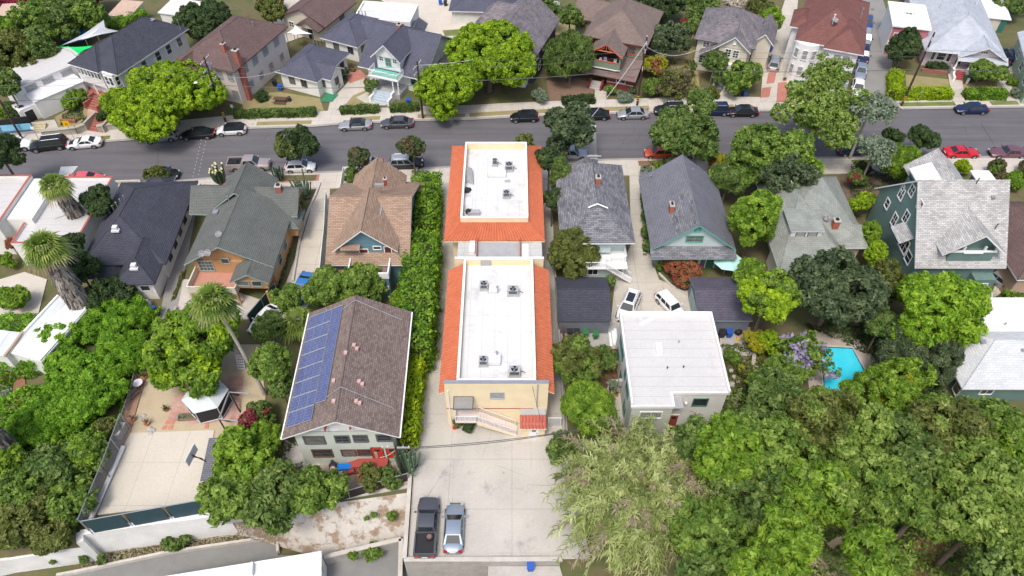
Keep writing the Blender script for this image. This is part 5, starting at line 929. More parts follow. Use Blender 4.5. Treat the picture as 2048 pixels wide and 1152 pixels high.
def hedge(label,pts,wd,h,mat='hedge',name='hedge',group=None,lf=(.13,.07),z0=0,cover=2.2,rough=.12):
    TN[0]+=1; r=np.random.default_rng(TN[0]*13+5); w_=[Vector(P(*q[:2],z0+h)) for q in pts]; O=w_[0]; t=thing(name,label,'hedge',(O.x,O.y,z0),0,group); k=MB(); Ps=[];Ns=[]
    for i,(a,b) in enumerate(zip(w_,w_[1:])):
        d=(b-a); L=d.length; d.normalize(); n=Vector((-d.y,d.x,0)); a2,b2=a-O,b-O
        A_=a2-d*.0
        k.prism([((A_-n*wd*.38).x,(A_-n*wd*.38).y),((b2-n*wd*.38).x,(b2-n*wd*.38).y),((b2+n*wd*.38).x,(b2+n*wd*.38).y),((A_+n*wd*.38).x,(A_+n*wd*.38).y)],0,h-.22)
        den=cover/(2*lf[0]*lf[1])
        for (c0,u,v,nn,A) in ((Vector((0,0,0)),d*L,n*wd,Vector((0,0,1)),L*wd),(0,d*L,Vector((0,0,h)),-n,L*h),(1,d*L,Vector((0,0,h)),n,L*h),(2,n*wd,Vector((0,0,h)),-d,wd*h),(3,n*wd,Vector((0,0,h)),d,wd*h)):
            m=int(A*den); base={0:-n*wd/2,1:n*wd/2,2:-n*wd/2,3:d*L-n*wd/2}.get(c0) if isinstance(c0,int) else -n*wd/2+Vector((0,0,h))
            base=np.array(Vector((a2.x,a2.y,0))+base); uv=r.uniform(size=(m,2)); p=base+uv[:,:1]*np.array(u)+uv[:,1:]*np.array(v)+r.normal(size=(m,3))*rough*.6
            bmpn=np.array([noise.noise(Vector(q)*1.1) for q in p])[:,None]*rough*2.2; p=p+np.array(nn)*bmpn; Ps.append(p); Ns.append(unit(np.array(nn)+r.normal(size=(m,3))*.6))
    p=np.vstack(Ps); nr=np.vstack(Ns); p[:,2]=np.maximum(p[:,2],.03)
    tn=np.array([noise.noise(Vector(q)*.9) for q in p])*.5+r.uniform(.2,.8,len(p)); mesh4('foliage',leaves(r,p,nr,lf[0],lf[1]),np.clip(tn,0,1),LM[mat],t); k.build('stems',LM_DARK,t); return t  # stems are one solid dark core, its colour standing in for inner shade
LM_DARK=plain('dark hedge core',(.03,.035,.015),.95)
def cover(name,pts,n,hh,mat,l=.2,w=.1,z0=0,dens=None,label=None,amp=.6):
    TN[0]+=1; r=np.random.default_rng(TN[0]*3+2); W=np.array([P2(*q,z0) for q in pts]); lo,hi=W.min(0),W.max(0); out=[]
    while sum(map(len,out))<n:
        q=r.uniform(lo,hi,(n*2,2)); ins=np.zeros(len(q),bool); j=len(W)-1
        for i in range(len(W)):
            xi,yi=W[i];xj,yj=W[j]; c=((yi>q[:,1])!=(yj>q[:,1]))&(q[:,0]<(xj-xi)*(q[:,1]-yi)/(yj-yi+1e-9)+xi); ins^=c; j=i
        out.append(q[ins])
    q=np.vstack(out)[:n]; nz=np.array([noise.noise(Vector((a*.45,b*.45,TN[0]))) for a,b in q]); z=z0+np.clip(hh*(.5+nz*amp*1.6),.03,None)*r.uniform(.55,1.05,n)
    keep=nz>-.42; c=np.c_[q,z][keep]; nr=unit(r.normal(size=(len(c),3))*.7+[0,0,.9]); tone=np.clip(nz[keep]*.7+r.uniform(.15,.85,len(c)),0,1)
    o=mesh4(name,leaves(r,c,nr,l,w),tone,LM[mat],None); o['kind']='stuff'; return o
# street and far side
tree('huge bright lime-green tree over the left pavement and parked cars',332,198,228,8.2,'lime','clump',rz=.55,mix=('bright',.2))
tree('huge green-lime street tree in front of the navy house',978,118,172,10.5,'lime','clump',rz=.85,mix=('bright',.35)); tree('lower spreading lime tree right of the blue steps house',896,182,128,7.5,'lime','clump',rz=.8,mix=('bright',.35))
tree('feathery green weeping tree left of the dark red house',1142,120,108,7.5,'mid','droop',rz=.9)
tree('grey-green dense tree right of the dark red house',1343,82,84,7,'spruce','leafy'); tree('bright little tree behind the grey-green tree',1385,55,40,5,'mid','leafy')
tree('tall shrub turning yellow and orange beside the street pole',1312,130,52,4.2,'yellow','shrub','shrub',mix=('rust',.35)); tree('green lower shrub under the orange-yellow one',1305,175,44,3,'grn','shrub','shrub')
tree('thin olive-brown tree on the dry lawn behind the parked cars',1345,172,78,4.2,'olive','open',mix=('brown',.5),cover=1.3)
tree('small green tree in front of the cream house window',1432,125,48,5,'mid','leafy'); tree('round-topped street tree by the blue bin',1487,160,78,4.8,'grn','leafy',rz=.7)
tree('dark green tree between slate roof and chocolate roof',412,42,108,7.5,'dark','clump'); tree('small brownish tree behind the dark green tree',385,30,50,5,'olive','fine'); tree('yellowish bush behind the chocolate roof',540,22,62,5.5,'olive','clump')
for i,(x,y,w_,m,lb) in enumerate(((65,55,105,'grn','broad green tree at the upper left behind the tan roof'),(130,38,105,'mid','large dark-centred tree of the upper left grove'),(178,32,78,'grn','green tree of the upper left grove nearest the shade sail'),(100,18,90,'grn','high tree of the upper left grove near the red blossoms'),(28,110,120,'olive','olive tree at the left edge above the long white building'),(72,92,80,'mid','tree of the upper left grove above the flat white roof'),(5,60,60,'bright','bright tree cut by the upper left edge'),(10,165,60,'mid','dark green tree at the left edge beside the white building end'))): tree(lb,x,y,w_,7.5,m,'leafy',group='trees of the upper left grove')
tree('red bougainvillea at the top left corner',20,12,80,3.5,'red','shrub','bush'); tree('red bougainvillea left of centre at the top edge',165,2,100,5,'red','shrub','bush'); tree('crimson bougainvillea at the top behind the brown tree',535,0,60,4,'red','shrub','bush',mix=('mid',.3))
tree('lime shrub beside the long white building',93,88,28,3,'lime','shrub','shrub')
hedge('high lime-topped hedge behind the slate-roofed house',[(215,48),(285,18)],2.2,3,'hedge',name='hedge'); tree('dark evergreen cut by the left edge over the road',2,308,84,9,'dark','needle',cover=1.3)
for x,y,w_,m,lb in ((1330,8,90,'dark','dark tree behind the red house at the top edge'),(1400,15,70,'mid','dark green tree behind the cream house'),(1290,12,60,'dark','dark tree next to the lilac blossom'),(1545,42,64,'bright','yellow-green tree between cream and white corner houses'),(1520,15,50,'olive','olive tree behind the weathered roof'),(1140,35,52,'mid','green tree left of the red house roof'),(1095,15,50,'mid','bush behind the navy house'),(2035,-5,80,'mid','tree at the top right corner'),(1230,2,40,'grn','green tree behind the red house ridge')): tree(lb,x,y,w_,6.5,m,'leafy',group='trees along the top edge')
tree('lilac-blossomed tree behind the red house',1255,12,56,6,'sage','open',mix=('lilac',.6)); tree('pale cream-flowering tree behind the cream house roof',1480,8,64,6,'straw','open',mix=('pale',.5)); tree('pink oleander by the cream house',1370,38,26,4,'mid','shrub','shrub',mix=('red',.3))
tree('dark rounded tree at the side road corner',1808,94,64,6.5,'dark','clump',rz=.95); tree('smaller dark green tree in front of the pink house',1814,44,42,5,'mid','clump'); tree('spreading low tree in the pale pink bungalow garden',1965,142,52,3.8,'grn','clump'); tree('round green shrub right of the spreading low tree',1998,148,40,3.2,'grn','clump')
tree('large sparse brown-green sycamore over the road',1640,235,176,13.5,'syc','open',bark=PALEB,rz=1.15,cover=.9); tree('upper limb of foliage against the white corner house',1655,150,90,12,'syc','open',bark=PALEB,cover=.75)
tree('grey-blue eucalyptus standing over the side road mouth',1742,215,92,11,'sage','open',bark=PALEB,rz=.8,cover=.85); tree('lower grey eucalyptus by the near pavement',1750,300,80,8,'sage','open',bark=PALEB,cover=.8)
tree('bright green feathery tree left of the teal house front',1792,318,84,5.5,'bright','needle'); tree('dark small street tree with forked trunk near the red sedan',1850,274,60,5.5,'dark','leafy'); tree('small dark street tree left of the forked one',1786,274,42,5.5,'dark','leafy')
tree('large dark street tree over the orange and white cars',1372,272,138,9,'mid','leafy',rz=.75); tree('tall upper clump behind the dark street tree',1398,210,62,9.5,'mid','leafy')
tree('dusky street tree beside the apartment rear roof',1135,262,106,9,'spruce','leafy',rz=.9); tree('lower dusky tree between apartments and grey shingle house',1100,320,62,7.5,'dark','leafy',trunk=True); tree('bright green conifer beside the rear tile roof',1122,345,42,8.5,'mid','needle',cone=.7,rz=2.0); tree('dark shrub tree under the conifer',1106,395,46,6,'dark','leafy')
tree('green treetop at the kerb behind the rear white roof',1050,285,44,5.5,'olive','leafy')
tree('massive mixed green tree filling the gap right of the slate gable house',1535,318,168,10,'grn','open',cover=1.8); tree('grey-green tree behind the bright column tree',1575,350,110,9,'spruce','open',cover=1.5); tree('dense green tree below the sycamore',1600,335,90,7,'bright','leafy'); tree('leaning leafy tree by the gable house corner',1455,360,80,6.5,'mid','needle'); tree('bright yellow shrub with rust tips by the near kerb',1432,330,55,3.5,'yellow','shrub','shrub',mix=('rust',.3))
tree('tall bright clumpy tree against the gable house',1508,442,90,10,'bright','clump',rz=1.35); tree('large yellow-green tree left of the big dark tree',1537,590,118,9,'lime','clump',mix=('grn',.5)); tree('lime shrub at the foot of the yellow-green tree',1548,685,60,3.5,'lime','shrub','shrub'); tree('low green shrub tree under the yellow-green tree',1500,545,60,6,'bright','leafy')
tree('very large dark green tree between sage house and pool',1672,580,186,10,'spruce','leafy',rz=.8); tree('very large bright lime tree beside the teal house',1868,622,192,10.5,'limeg','bigleaf',rz=.8); tree('dark spiky evergreen beneath the bright lime tree',1822,698,172,6.5,'spruce','needle',cover=1.2); tree('golden-green feathery tree right of the pool',1800,790,158,7.5,'bright','fine',mix=('yellow',.12))
tree('dark leafy gap tree between dark and lime trees',1765,650,70,6,'mid','leafy'); tree('olive bush below the side of the teal house',1775,560,80,5,'olive','leafy'); 
tree('yellow-green shrub left of the teal house',1722,405,56,4,'lime','shrub','shrub'); tree('vine-covered narrow tree beside the teal house',1738,470,42,5,'bright','clump',rz=1.3); tree('lime shrub under the teal bay window',1752,510,60,4.5,'lime','shrub','shrub'); tree('low shrub by the blue bin behind the sage house',1700,490,28,2.5,'bright','shrub','shrub'); tree('pink-flowered bush above the teal house side yard',1712,358,46,3,'mid','shrub','bush',mix=('red',.25)); tree('round shrub before the teal house porch',1728,335,30,1.8,'dark','shrub','shrub')
F=[(1400,884,96),(1486,862,92),(1440,895,150),(1560,800,140),(1555,905,165),(1650,850,150),(1500,985,180),(1625,985,170),(1720,865,140),(1735,960,170),(1815,900,150),(1900,865,150),(1985,845,120),(2040,900,110),(1945,945,170),(1850,1010,170),(1430,1075,160),(1560,1075,150),(1420,1140,130),(1745,1120,130),(1960,1050,170),(2045,1010,110),(1985,1130,150),(1520,1140,110),(1600,1010,120),(1700,790,60),(2045,1100,90),(1880,820,70)]
FN=['by the white flat house corner','on the upper left of the wood','right of the reed thicket','under the pool edge','in the middle left of the wood','below the pool','with dark hollows left of centre','above the sandy clearing','below the golden-green tree','in the centre of the wood','right of centre in the wood','below the teal roof','at the right edge below the teal house','cut by the right edge','on the right of the wood','above the brown clearing','at the lower left of the wood','left of the sandy clearing','at the bottom near the reeds','between the two clearings at the bottom','at the lower right of the wood','cut by the right edge, lower one','in the bottom right corner','small at the bottom below the left trees','darker, over the sandy clearing','small, at the corner of the pool','cut by the lower right edge','small, nearest the teal wall']
for i,(x,y,w_) in enumerate(F):
    m=('grn','bright','syc','grn','mid','olive')[i%6] if x>1560 else ('mid','grn','bright')[i%3]; tree('leafy tree '+FN[i],x,y,w_,9+(i%3),m,'bigleaf' if i%2 else 'leafy',name='woodland_tree',cat='tree',group='trees of the lower right wood',mix=('syc',.3) if x>1600 and i%2 else None,cover=.95)
cover('ground_cover',[(1300,860),(1500,780),(1900,800),(2100,850),(2100,1200),(1380,1200)],22000,1.6,'grn',.2,.1)
cover('ground_cover',[(1600,650),(1780,640),(1900,700),(1890,800),(1740,800),(1750,720)],3500,.8,'dark',.2,.1)
tree('bright green tree left of the white flat house corner',1175,820,116,6.5,'bright','needle',rz=.7,cover=1.3); tree('olive-green round tree beside the front tile roof',1148,722,106,6.5,'olive','clump',mix=('grn',.4)); tree('smaller tree with bare twigs beside the red fence',1205,718,58,4.5,'mid','open',cover=1.3); tree('light green shrub under the olive-green tree',1170,765,40,3,'bright','shrub','shrub'); tree('dark green bush left of the reeds by the lot',1125,895,66,4,'mid','leafy','bush')
tree('pale blue-grey agave-like shrub in the red earth yard',1224,768,22,1.8,'sage','shrub','shrub'); tree('soft willow-green tree in front of the grey shingle house',1143,507,98,6.5,'olive','fine',rz=.95,cover=1.25)
tree('deep green shrub by the white back stair',1222,563,28,2.8,'mid','shrub','shrub'); tree('red and green flowering bush behind the gable house',1368,540,82,3.2,'rust','shrub','bush',mix=('red',.2)); tree('low green shrub left of the red bush',1325,528,34,1.6,'grn','shrub','shrub'); tree('dark small shrub at the curved bed',1372,568,26,1.6,'dark','shrub','shrub')
for i,(x,y,w_,lb) in enumerate(((1288,398,18,'uppermost'),(1290,428,20,'second'),(1293,462,20,'third'),(1297,492,22,'lowest'))): tree(lb+' clipped bush beside the shared drive',x,y,w_,1.8,'mid','ball','bush',group='clipped bushes by the drive',trunk=False,wy=1.6)
tree('grey rounded shrub at the kerb end of the shared drive',1292,342,26,1.8,'sage','shrub','shrub')
tree('mixed bush of lilac jacaranda blossom over the pool corner',1612,712,118,6,'grn','open',mix=('lilac',.32),cover=.8); tree('green base tree under the lilac blossoms',1568,745,92,5,'grn','leafy'); tree('yellow-flowered shrub right of the white flat house',1487,745,46,1.8,'olive','shrub','shrub',mix=('yellow',.4)); tree('lime shrub beside the dark bins and garage',1512,680,52,3,'yellow','shrub','shrub'); tree('low green shrub in the rock garden',1465,715,34,1.4,'grn','shrub','shrub'); tree('green shrub beside the flat house rear corner',1530,760,70,4,'grn','leafy','shrub'); tree('small dark shrub near the rock bed',1500,790,34,1.5,'dark','shrub','shrub')
tree('clipped yellow-green ball bush by the near pavement',1925,332,34,2.6,'limehedge','ball','bush',trunk=False); tree('clipped brownish dome bush right of the ball bush',1992,345,52,2.6,'brown','ball','bush',trunk=False,mix=('grn',.4)); tree('clipped green dome bush right of the brownish dome',2025,360,44,2.8,'hedge','ball','bush',trunk=False); tree('clipped dome bush cut by the right edge',2052,340,44,2.6,'brown','ball','bush',trunk=False)
tree('bushy green shrub behind the teal house drive',2022,600,48,2.8,'grn','leafy','shrub')
for x,y,w_,h_,m,lb in ((655,578,92,5,'grn','left clumpy tree behind the solar house'),(722,574,96,5,'grn','right clumpy tree behind the solar house'),(572,598,60,4.5,'grn','small tree beside the blue pickup'),(540,655,66,5,'mid','tree above the tall column beside the solar house'),(541,725,82,7.5,'grn','tall dense tree left of the solar house'),(560,770,50,5,'mid','lower growth of the column beside the solar house')): tree(lb,x,y,w_,h_,m,'clump',rz=.8)
tree('large olive-green tree above the gazebo',405,690,204,8.5,'bright','leafy',mix=('lime',.35),rz=.7)
for x,y,w_,h_,m,lb in ((480,925,140,5.5,'bright','broad green tree left of the solar house yard'),(455,1000,110,5,'grn','green tree above the end of the white wall'),(560,1000,150,5,'mid','wide green tree below the rubble yard'),(635,985,110,4.5,'grn','green tree left of the brown shrub'),(525,875,70,4,'bright','light green treetop by the red blossom')): tree(lb,x,y,w_,h_,m,'leafy')
tree('brown-green shrub in front of the red stairs',738,958,58,2.6,'olive','shrub','shrub',mix=('rust',.2)); tree('white-flowered shrub beneath the red deck',780,955,48,1.8,'mid','shrub','shrub',mix=('pale',.06)); tree('crimson-flowered bush by the court fence',512,838,74,3,'mid','shrub','bush',mix=('red',.5))
V=[(225,645,130,4),(275,632,60,3.0),(110,690,120,4),(232,712,118,4.2),(150,800,140,4.6),(195,790,110,4.6),(75,845,120,4),(140,745,110,4.5),(228,752,60,3.6),(20,700,60,3)]
for i,(x,y,w_,h_) in enumerate(V): tree('vine-smothered bush '+['under the shaggy palm','nearest the pair of grey bins','beside the metal shed','in front of the hidden shed','in the centre of the slope','beside the deck rail','at the left of the slope','above the slope centre','against the deck top','at the left border'][i],x,y,w_,h_*.72,'vine','needle' if i%3==0 else 'fine','thicket',cat='thicket',group='vine-covered thickets on the left slope',trunk=False,cover=1.2,rz=.42)
W_=[(150,930,130,4.5,'grn'),(90,950,120,5,'mid'),(180,900,80,4,'bright'),(30,985,100,5,'grn'),(60,1040,120,4,'olive'),(140,1000,100,3.5,'grn'),(110,1062,90,2.5,'olive'),(10,920,70,4,'bright'),(15,1060,80,3,'mid'),(212,858,50,2.5,'olive')]
for i,(x,y,w_,h_,m) in enumerate(W_): tree('wild shrub '+['left of the court mesh fence','dark, beside the cut palm trunk','bright, at the top of the mesh fence','dark, at the left border','grey-leaved, near the bottom left wall','under the mesh fence','olive, by the corner of the white wall','bright, cut by the left border','cut by the left border near the bottom','at the deck corner'][i],x,y,w_,h_,m,'leafy','shrub',group='wild shrubs left of the court')
cover('ground_cover',[(-20,640),(330,620),(280,720),(240,860),(190,960),(150,1080),(-60,1110)],30000,1.7,'vine',.2,.08); cover('ground_cover',[(-50,900),(180,900),(150,1085),(-60,1110)],5000,1.0,'mid',.2,.1)
for x,y,w_,h_,m,lb in ((197,402,72,7,'dark','glossy dark tree right of the upper leaning palm'),(160,540,76,6,'dark','glossy dark tree between the palms and the slate roof'),(222,592,96,4,'dark','glossy dark shrub below the slate roof'),(150,490,56,6,'dark','glossy dark treetop behind the shaggy crown')): tree(lb,x,y,w_,h_,m,'bigleaf',cover=1.3)
for x,y,w_,h_,m,lb,mx in ((592,288,80,6.2,'dark','open street tree over the white hatchback',('olive',.3)),(716,315,50,5.5,'brown','dark reddish street tree left of the tan roof',('dark',.5)),(824,296,54,6,'brown','dark brownish street tree over the black car',('dark',.4))): tree(lb,x,y,w_,h_,m,'leafy',mix=mx)
tree('clipped olive bush by the near kerb',312,360,60,2.8,'olive','shrub','bush'); tree('shrub with white flowers left of the tan roof',706,350,36,2.2,'mid','shrub','shrub',mix=('pale',.25))
tree('low lime shrub beside the sun room steps',137,198,64,2.6,'bright','shrub','shrub'); tree('dark clipped bush by the far left pavement',40,222,32,2.6,'dark','ball','bush'); tree('second dark clipped bush behind the first',22,212,26,2.4,'mid','ball','bush'); tree('green shrub at the far left verge',8,228,40,1.5,'bright','shrub','shrub')
tree('small thorny shrub on the terrace',208,232,26,2,'dark','shrub','shrub'); tree('round clipped bush beside the corner bungalow',690,145,20,2.0,'dark','ball','bush'); tree('clipped spreading bush by the bungalow path',665,166,26,1.8,'mid','ball','bush'); tree('dense shrub left of the blue steps',745,172,36,2.6,'mid','shrub','shrub',mix=('rust',.15)); tree('agave clump at the edge of the dry lawn',522,192,26,1.5,'dark','needle','shrub')
tree('shrub by the dark red house steps',1224,180,24,1.8,'grn','shrub','shrub'); tree('lavender-grey low shrub by the dark red house walk',1245,196,40,1.2,'sage','shrub','shrub'); tree('grey shrub at the navy house corner',1080,195,34,2,'sage','shrub','shrub'); tree('small clipped shrub beside the dark red wall',1262,181,20,1,'spruce','ball','shrub'); tree('slim evergreen beside the cream house',1386,135,14,3.5,'mid','ball','shrub',rz=2.2); tree('dark hedge-like bush at the cream house steps',1435,160,20,2.5,'mid','ball','shrub'); tree('white-flecked shrub on the cream house bank',1425,185,34,1.6,'olive','shrub','shrub',mix=('pale',.15))
tree('low shrub row under the pink bungalow window',1875,132,52,1.3,'dark','shrub','shrub',wy=.35); tree('pale flowering shrub at the end of the clipped hedge',2030,183,34,1.6,'sage','shrub','shrub'); tree('small lime shrub beside the bungalow drive',2026,165,22,1.2,'bright','shrub','shrub')
tree('lime-green little tree in the sandy yard at left',22,600,64,3,'bright','leafy'); tree('red-brown vine on the wall at the left edge',25,488,30,2.6,'rust','shrub','shrub'); tree('green bush under the red-brown vine',14,522,34,2,'bright','shrub','bush'); tree('sage tuft in the stone-edged bed',12,792,30,1.2,'sage','shrub','shrub')
for x,y,w_,lb in ((108,1122,16,'small green plant left of the alley end'),(170,1117,22,'round plant at the foot of the low wall'),(204,1118,20,'round plant right of the low wall end'),(335,1085,26,'green plant above the alley kerb'),(358,1092,36,'largest green plant above the alley kerb'),(372,1076,24,'plant nearest the tall white wall')): tree(lb,x,y,w_,1.2,'mid','shrub','shrub',zb=-3.6,trunk=False,group='plants on the bank above the alley')
for x,y,w_,lb in ((744,1104,40,'bright bush at the foot of the torn sheeting'),(706,1113,22,'small bush left of the bright bush'),(733,1036,10,'small weed high on the torn sheeting'),(783,1030,20,'green weed near the lot kerb'),(748,1030,12,'green tuft left of the weed')): tree(lb,x,y,w_,1.0,'grn','shrub','shrub',zb=-3.2 if y>1080 else -1.6,trunk=False,group='weeds on the torn sheeting')
tree('spiky green plant below the lot wall',915,1138,36,1.2,'grn','needle','shrub',zb=-4,trunk=False); tree('weedy tuft right of the spiky plant',965,1145,30,.8,'olive','shrub','shrub',zb=-4,trunk=False)
tree('green shrub in the corner bed by the outside stair',938,850,30,1.4,'dark','shrub','shrub'); tree('thin shrub with red pot at the apartment corner',915,842,26,1.4,'olive','shrub','shrub')
cover('ground_cover',[(163,1108),(463,1060),(512,1078),(333,1106),(165,1143)],1500,.35,'straw',.14,.05,z0=-3.95); cover('ground_cover',[(480,1050),(620,1020),(560,1090),(470,1075)],500,.4,'straw',.12,.05,z0=-2.2)
for q in (([(1380,120),(1400,190),(1320,200),(1330,120)],1300,'olive'),([(1700,330),(1840,330),(1830,360),(1700,400)],1500,'dark'),([(1180,700),(1235,700),(1240,800),(1170,800)],300,'mid'),([(820,345),(884,345),(870,450),(830,450)],2500,'hedge'),([(360,560),(372,540),(345,620),(330,640)],600,'olive'),([(1440,690),(1560,690),(1580,820),(1470,800)],2500,'olive'),([(290,690),(330,640),(300,720),(275,740)],400,'straw'),([(560,870),(610,880),(600,980),(560,960)],500,'olive'),([(585,385),(612,390),(560,590),(540,560)],1500,'dark'),([(130,215),(165,205),(170,240),(120,255)],500,'dark'),([(1290,350),(1300,500),(1286,520),(1280,380)],600,'mid'),([(900,1125),(1050,1125),(1040,1152),(900,1152)],0,'mid')):
    if q[1]: cover('ground_cover',q[0],q[1],.7,q[2],.16,.08)
# hedges
hedge('tall trimmed hedge between the tan-roofed house and the apartments',[(845,462),(822,690)],3.6,4.6,'hedge',rough=.28,lf=(.2,.1)); hedge('shaggy hedge along the drive beside the tan-roofed house',[(858,350),(850,448)],2.6,3.4,'hedge',rough=.3,lf=(.2,.1)); hedge('narrow yellow-green hedge right of the solar roof',[(832,705),(814,868)],1.3,3.0,'limehedge',rough=.25,lf=(.18,.09))
tree('lime bush at the back corner of the solar roof',800,605,50,3.5,'bright','shrub','bush')
for pts,lb in (([(466,223),(630,218)],'clipped hedge along the dry lawn of the corner bungalow'),([(680,215),(756,211)],'clipped hedge left of the blue steps walk'),([(780,211),(836,208)],'clipped hedge right of the blue steps walk')): hedge(lb,pts,1.0,1.2,'mid',group='hedges along the far pavement')
hedge('dark clipped hedge below the weeping tree',[(1125,196),(1188,193)],1.3,1.1,'dark',group='hedges along the far pavement'); hedge('lime-topped L-shaped hedge around the pink bungalow lawn',[(1794,138),(1792,180),(1904,180)],1.9,1.4,'limehedge'); hedge('green clipped hedge right of the bungalow walk',[(1934,181),(2014,181)],1.6,1.4,'hedge'); hedge('dark hedge along the teal house drive',[(2046,490),(2052,560)],1.6,2.2,'mid'); hedge('hedge beside the pool house walk at right',[(1690,365),(1700,320)],1.2,3,'olive') if 0 else None
# palms
def fanleaf(r,o,d,L,nb=11,droop=.5,spread=1.25,wid=.085,pet=.4):
    d=Vector(d).normalized(); side=d.cross(Vector((0,0,1)));
    if side.length<.1: side=Vector((1,0,0))
    side.normalize(); up=side.cross(d); hub=Vector(o)+d*L*pet+Vector((0,0,-droop*L*.1)); out=[]
    for i in range(nb):
        a=(i/(nb-1)-.5)*2*spread; v=(d*math.cos(a)+side*math.sin(a)); ll=L*(1-pet)*(1-.25*abs(a)/spread)*r.uniform(.85,1.1); wv=(side*math.cos(a)-d*math.sin(a))*wid
        m=hub+v*ll*.6+Vector((0,0,-droop*ll*.18)); e=hub+v*ll+Vector((0,0,-droop*ll*.75*r.uniform(.7,1.3)))
        out+=[hub-wv*.3,hub+wv*.3,m+wv,m-wv, m-wv,m+wv,e+wv*.15,e-wv*.15]
    out2=[Vector(o)+side*.02,Vector(o)-side*.02,hub-side*.02,hub+side*.02]
    return out2+out
def palm(label,base,h,cr,nf=42,skirt=1.0,skl=.9,mat='palm',zb=0,seed=1,hang=True,trunk_r=.25,L=None,lean=(0,0)):
    r=random.Random(seed); x,y,_=P(*base,zb); t=thing('palm_tree',label,'palm tree',(x,y,zb),0,'fan palms'); top=Vector((lean[0],lean[1],h)); k=MB()
    pts=[(lean[0]*(i/8)**1.5,lean[1]*(i/8)**1.5,h*i/8) for i in range(9)]
    k.tube(pts,[trunk_r*(1.25 if i==0 else 1)*(1-.25*i/8) for i in range(9)],9); k.build('trunk',PALEB if skirt<1 else BARK,t,60)
    V=[];T=[]
    if skirt>=1: # hanging dead thatch
        for i in range(2600):
            f=r.random()**.9; z=h*(.02+.95*f)*skl+h*(1-skl); a=r.uniform(0,6.283); R0=skirt*(.55+.45*math.sin(math.pi*min(1,f*.8+.15)))*r.uniform(.7,1.08); c=Vector((R0*math.cos(a)*.8,R0*math.sin(a)*.8,z)); ll=r.uniform(.5,1.2); c+=Vector((lean[0],lean[1],0))*(z/h)**1.5; e=c+Vector((math.cos(a)*.28*r.random(),math.sin(a)*.28*r.random(),-ll)); s=Vector((-math.sin(a),math.cos(a),0))*r.uniform(.05,.13)
            e.z=max(e.z,.05); V+=[c-s*1.3,c+s*1.3,e+s*.5,e-s*.5]; T.append(r.random())
        mesh4('thatch',np.array([tuple(v) for v in V]),np.array(T),LM['thatch'],t)
    V=[];T=[]; V2=[];T2=[]
    for i in range(nf):
        a=i*2.4+r.uniform(-.2,.2); el=math.radians(80-98*(i/nf)**.85) if hang else math.radians(70-60*i/nf); d=(math.cos(a)*math.cos(el),math.sin(a)*math.cos(el),math.sin(el)); q=fanleaf(r,top+Vector((0,0,.1)),d,cr*r.uniform(.85,1.1),droop=.5+.5*(i/nf))
        (V2 if i>nf*.86 and hang else V).extend(q); (T2 if i>nf*.86 and hang else T).extend([min(1,max(0,r.gauss(.55,.2)))]*(len(q)//4))
    mesh4('fronds',np.array([tuple(v) for v in V]),np.array(T),LM['palm'],t)
    if V2: mesh4('dead_fronds',np.array([tuple(v) for v in V2]),np.array(T2),LM['straw'],t)
lm('palm',(.05,.10,.015),(.17,.26,.04),(.42,.48,.12)); lm('thatch',(.10,.08,.07),(.30,.26,.23),(.58,.53,.49))
LEAN=lambda b,c,h:(P(*c,h)[0]-P(*b)[0],P(*c,h)[1]-P(*b)[1])
palm('lower leaning palm at left with thick grey shaggy trunk',(180,640),10.6,2.7,58,1.3,.92,seed=3,lean=LEAN((182,640),(92,498),10.6)); palm('upper palm at left with thick grey shaggy trunk over the white roof',(180,466),8.6,2.15,50,1.1,.9,seed=4,lean=LEAN((180,466),(112,378),8.2))
palm('slender bare-trunked palm rising beside the gazebo',(530,790),14.5,2.5,44,0,seed=5,trunk_r=.2,lean=(-1.2,.3)); palm('low bushy palm left of the solar roof',(610,680),2.8,2.7,34,0,seed=6,trunk_r=.3,hang=False)
palm('thick grey shaggy palm trunk cut by the left border',(33,925),7.5,2.2,20,1.35,.95,seed=8)
def rosette(label,px,py,n,L,w,mat,name='agave',cat='plant',h=.2,droop=.5,group=None,zb=0):
    TN[0]+=1; r=random.Random(TN[0]); t=thing(name,label,cat,P(px,py,zb),0,group); V=[]
    for i in range(n):
        a=i*2.4; el=r.uniform(.15,1.3); d=Vector((math.cos(a)*math.cos(el),math.sin(a)*math.cos(el),math.sin(el))); s=Vector((-math.sin(a),math.cos(a),0))*w; o=Vector((0,0,h)); m=o+d*L*.5; e=o+d*L+Vector((0,0,-droop*L*.4)); V+=[o-s*.5,o+s*.5,m+s,m-s,m-s,m+s,e+s*.1,e-s*.1]
    mesh4('leaves',np.array([tuple(v) for v in V]),np.array([r.random() for _ in range(len(V)//4)]),LM[mat],t); MB().cyl(0,0,0,h,.12,n=6).build('stem',BARK,t)
rosette('banana-leaved plant at the head of the shared drive',1318,352,16,3.0,.2,'bright','banana_plant'); rosette('banana-leaved plant leaning at the kerb',1335,338,9,2.6,.2,'bright','banana_plant'); rosette('bird-of-paradise plant by the red parapet at the left',25,447,12,2.4,.22,'bright','banana_plant'); rosette('spiky yucca below the lot wall near the blue bin',1110,1140,26,1.0,.06,'lime','yucca',zb=-2); rosette('yucca clump right of the spiky one',1165,1130,30,1.3,.07,'lime','yucca',zb=-1.5); rosette('blue agave in the raised bed on the patio',363,838,16,.6,.09,'sage')
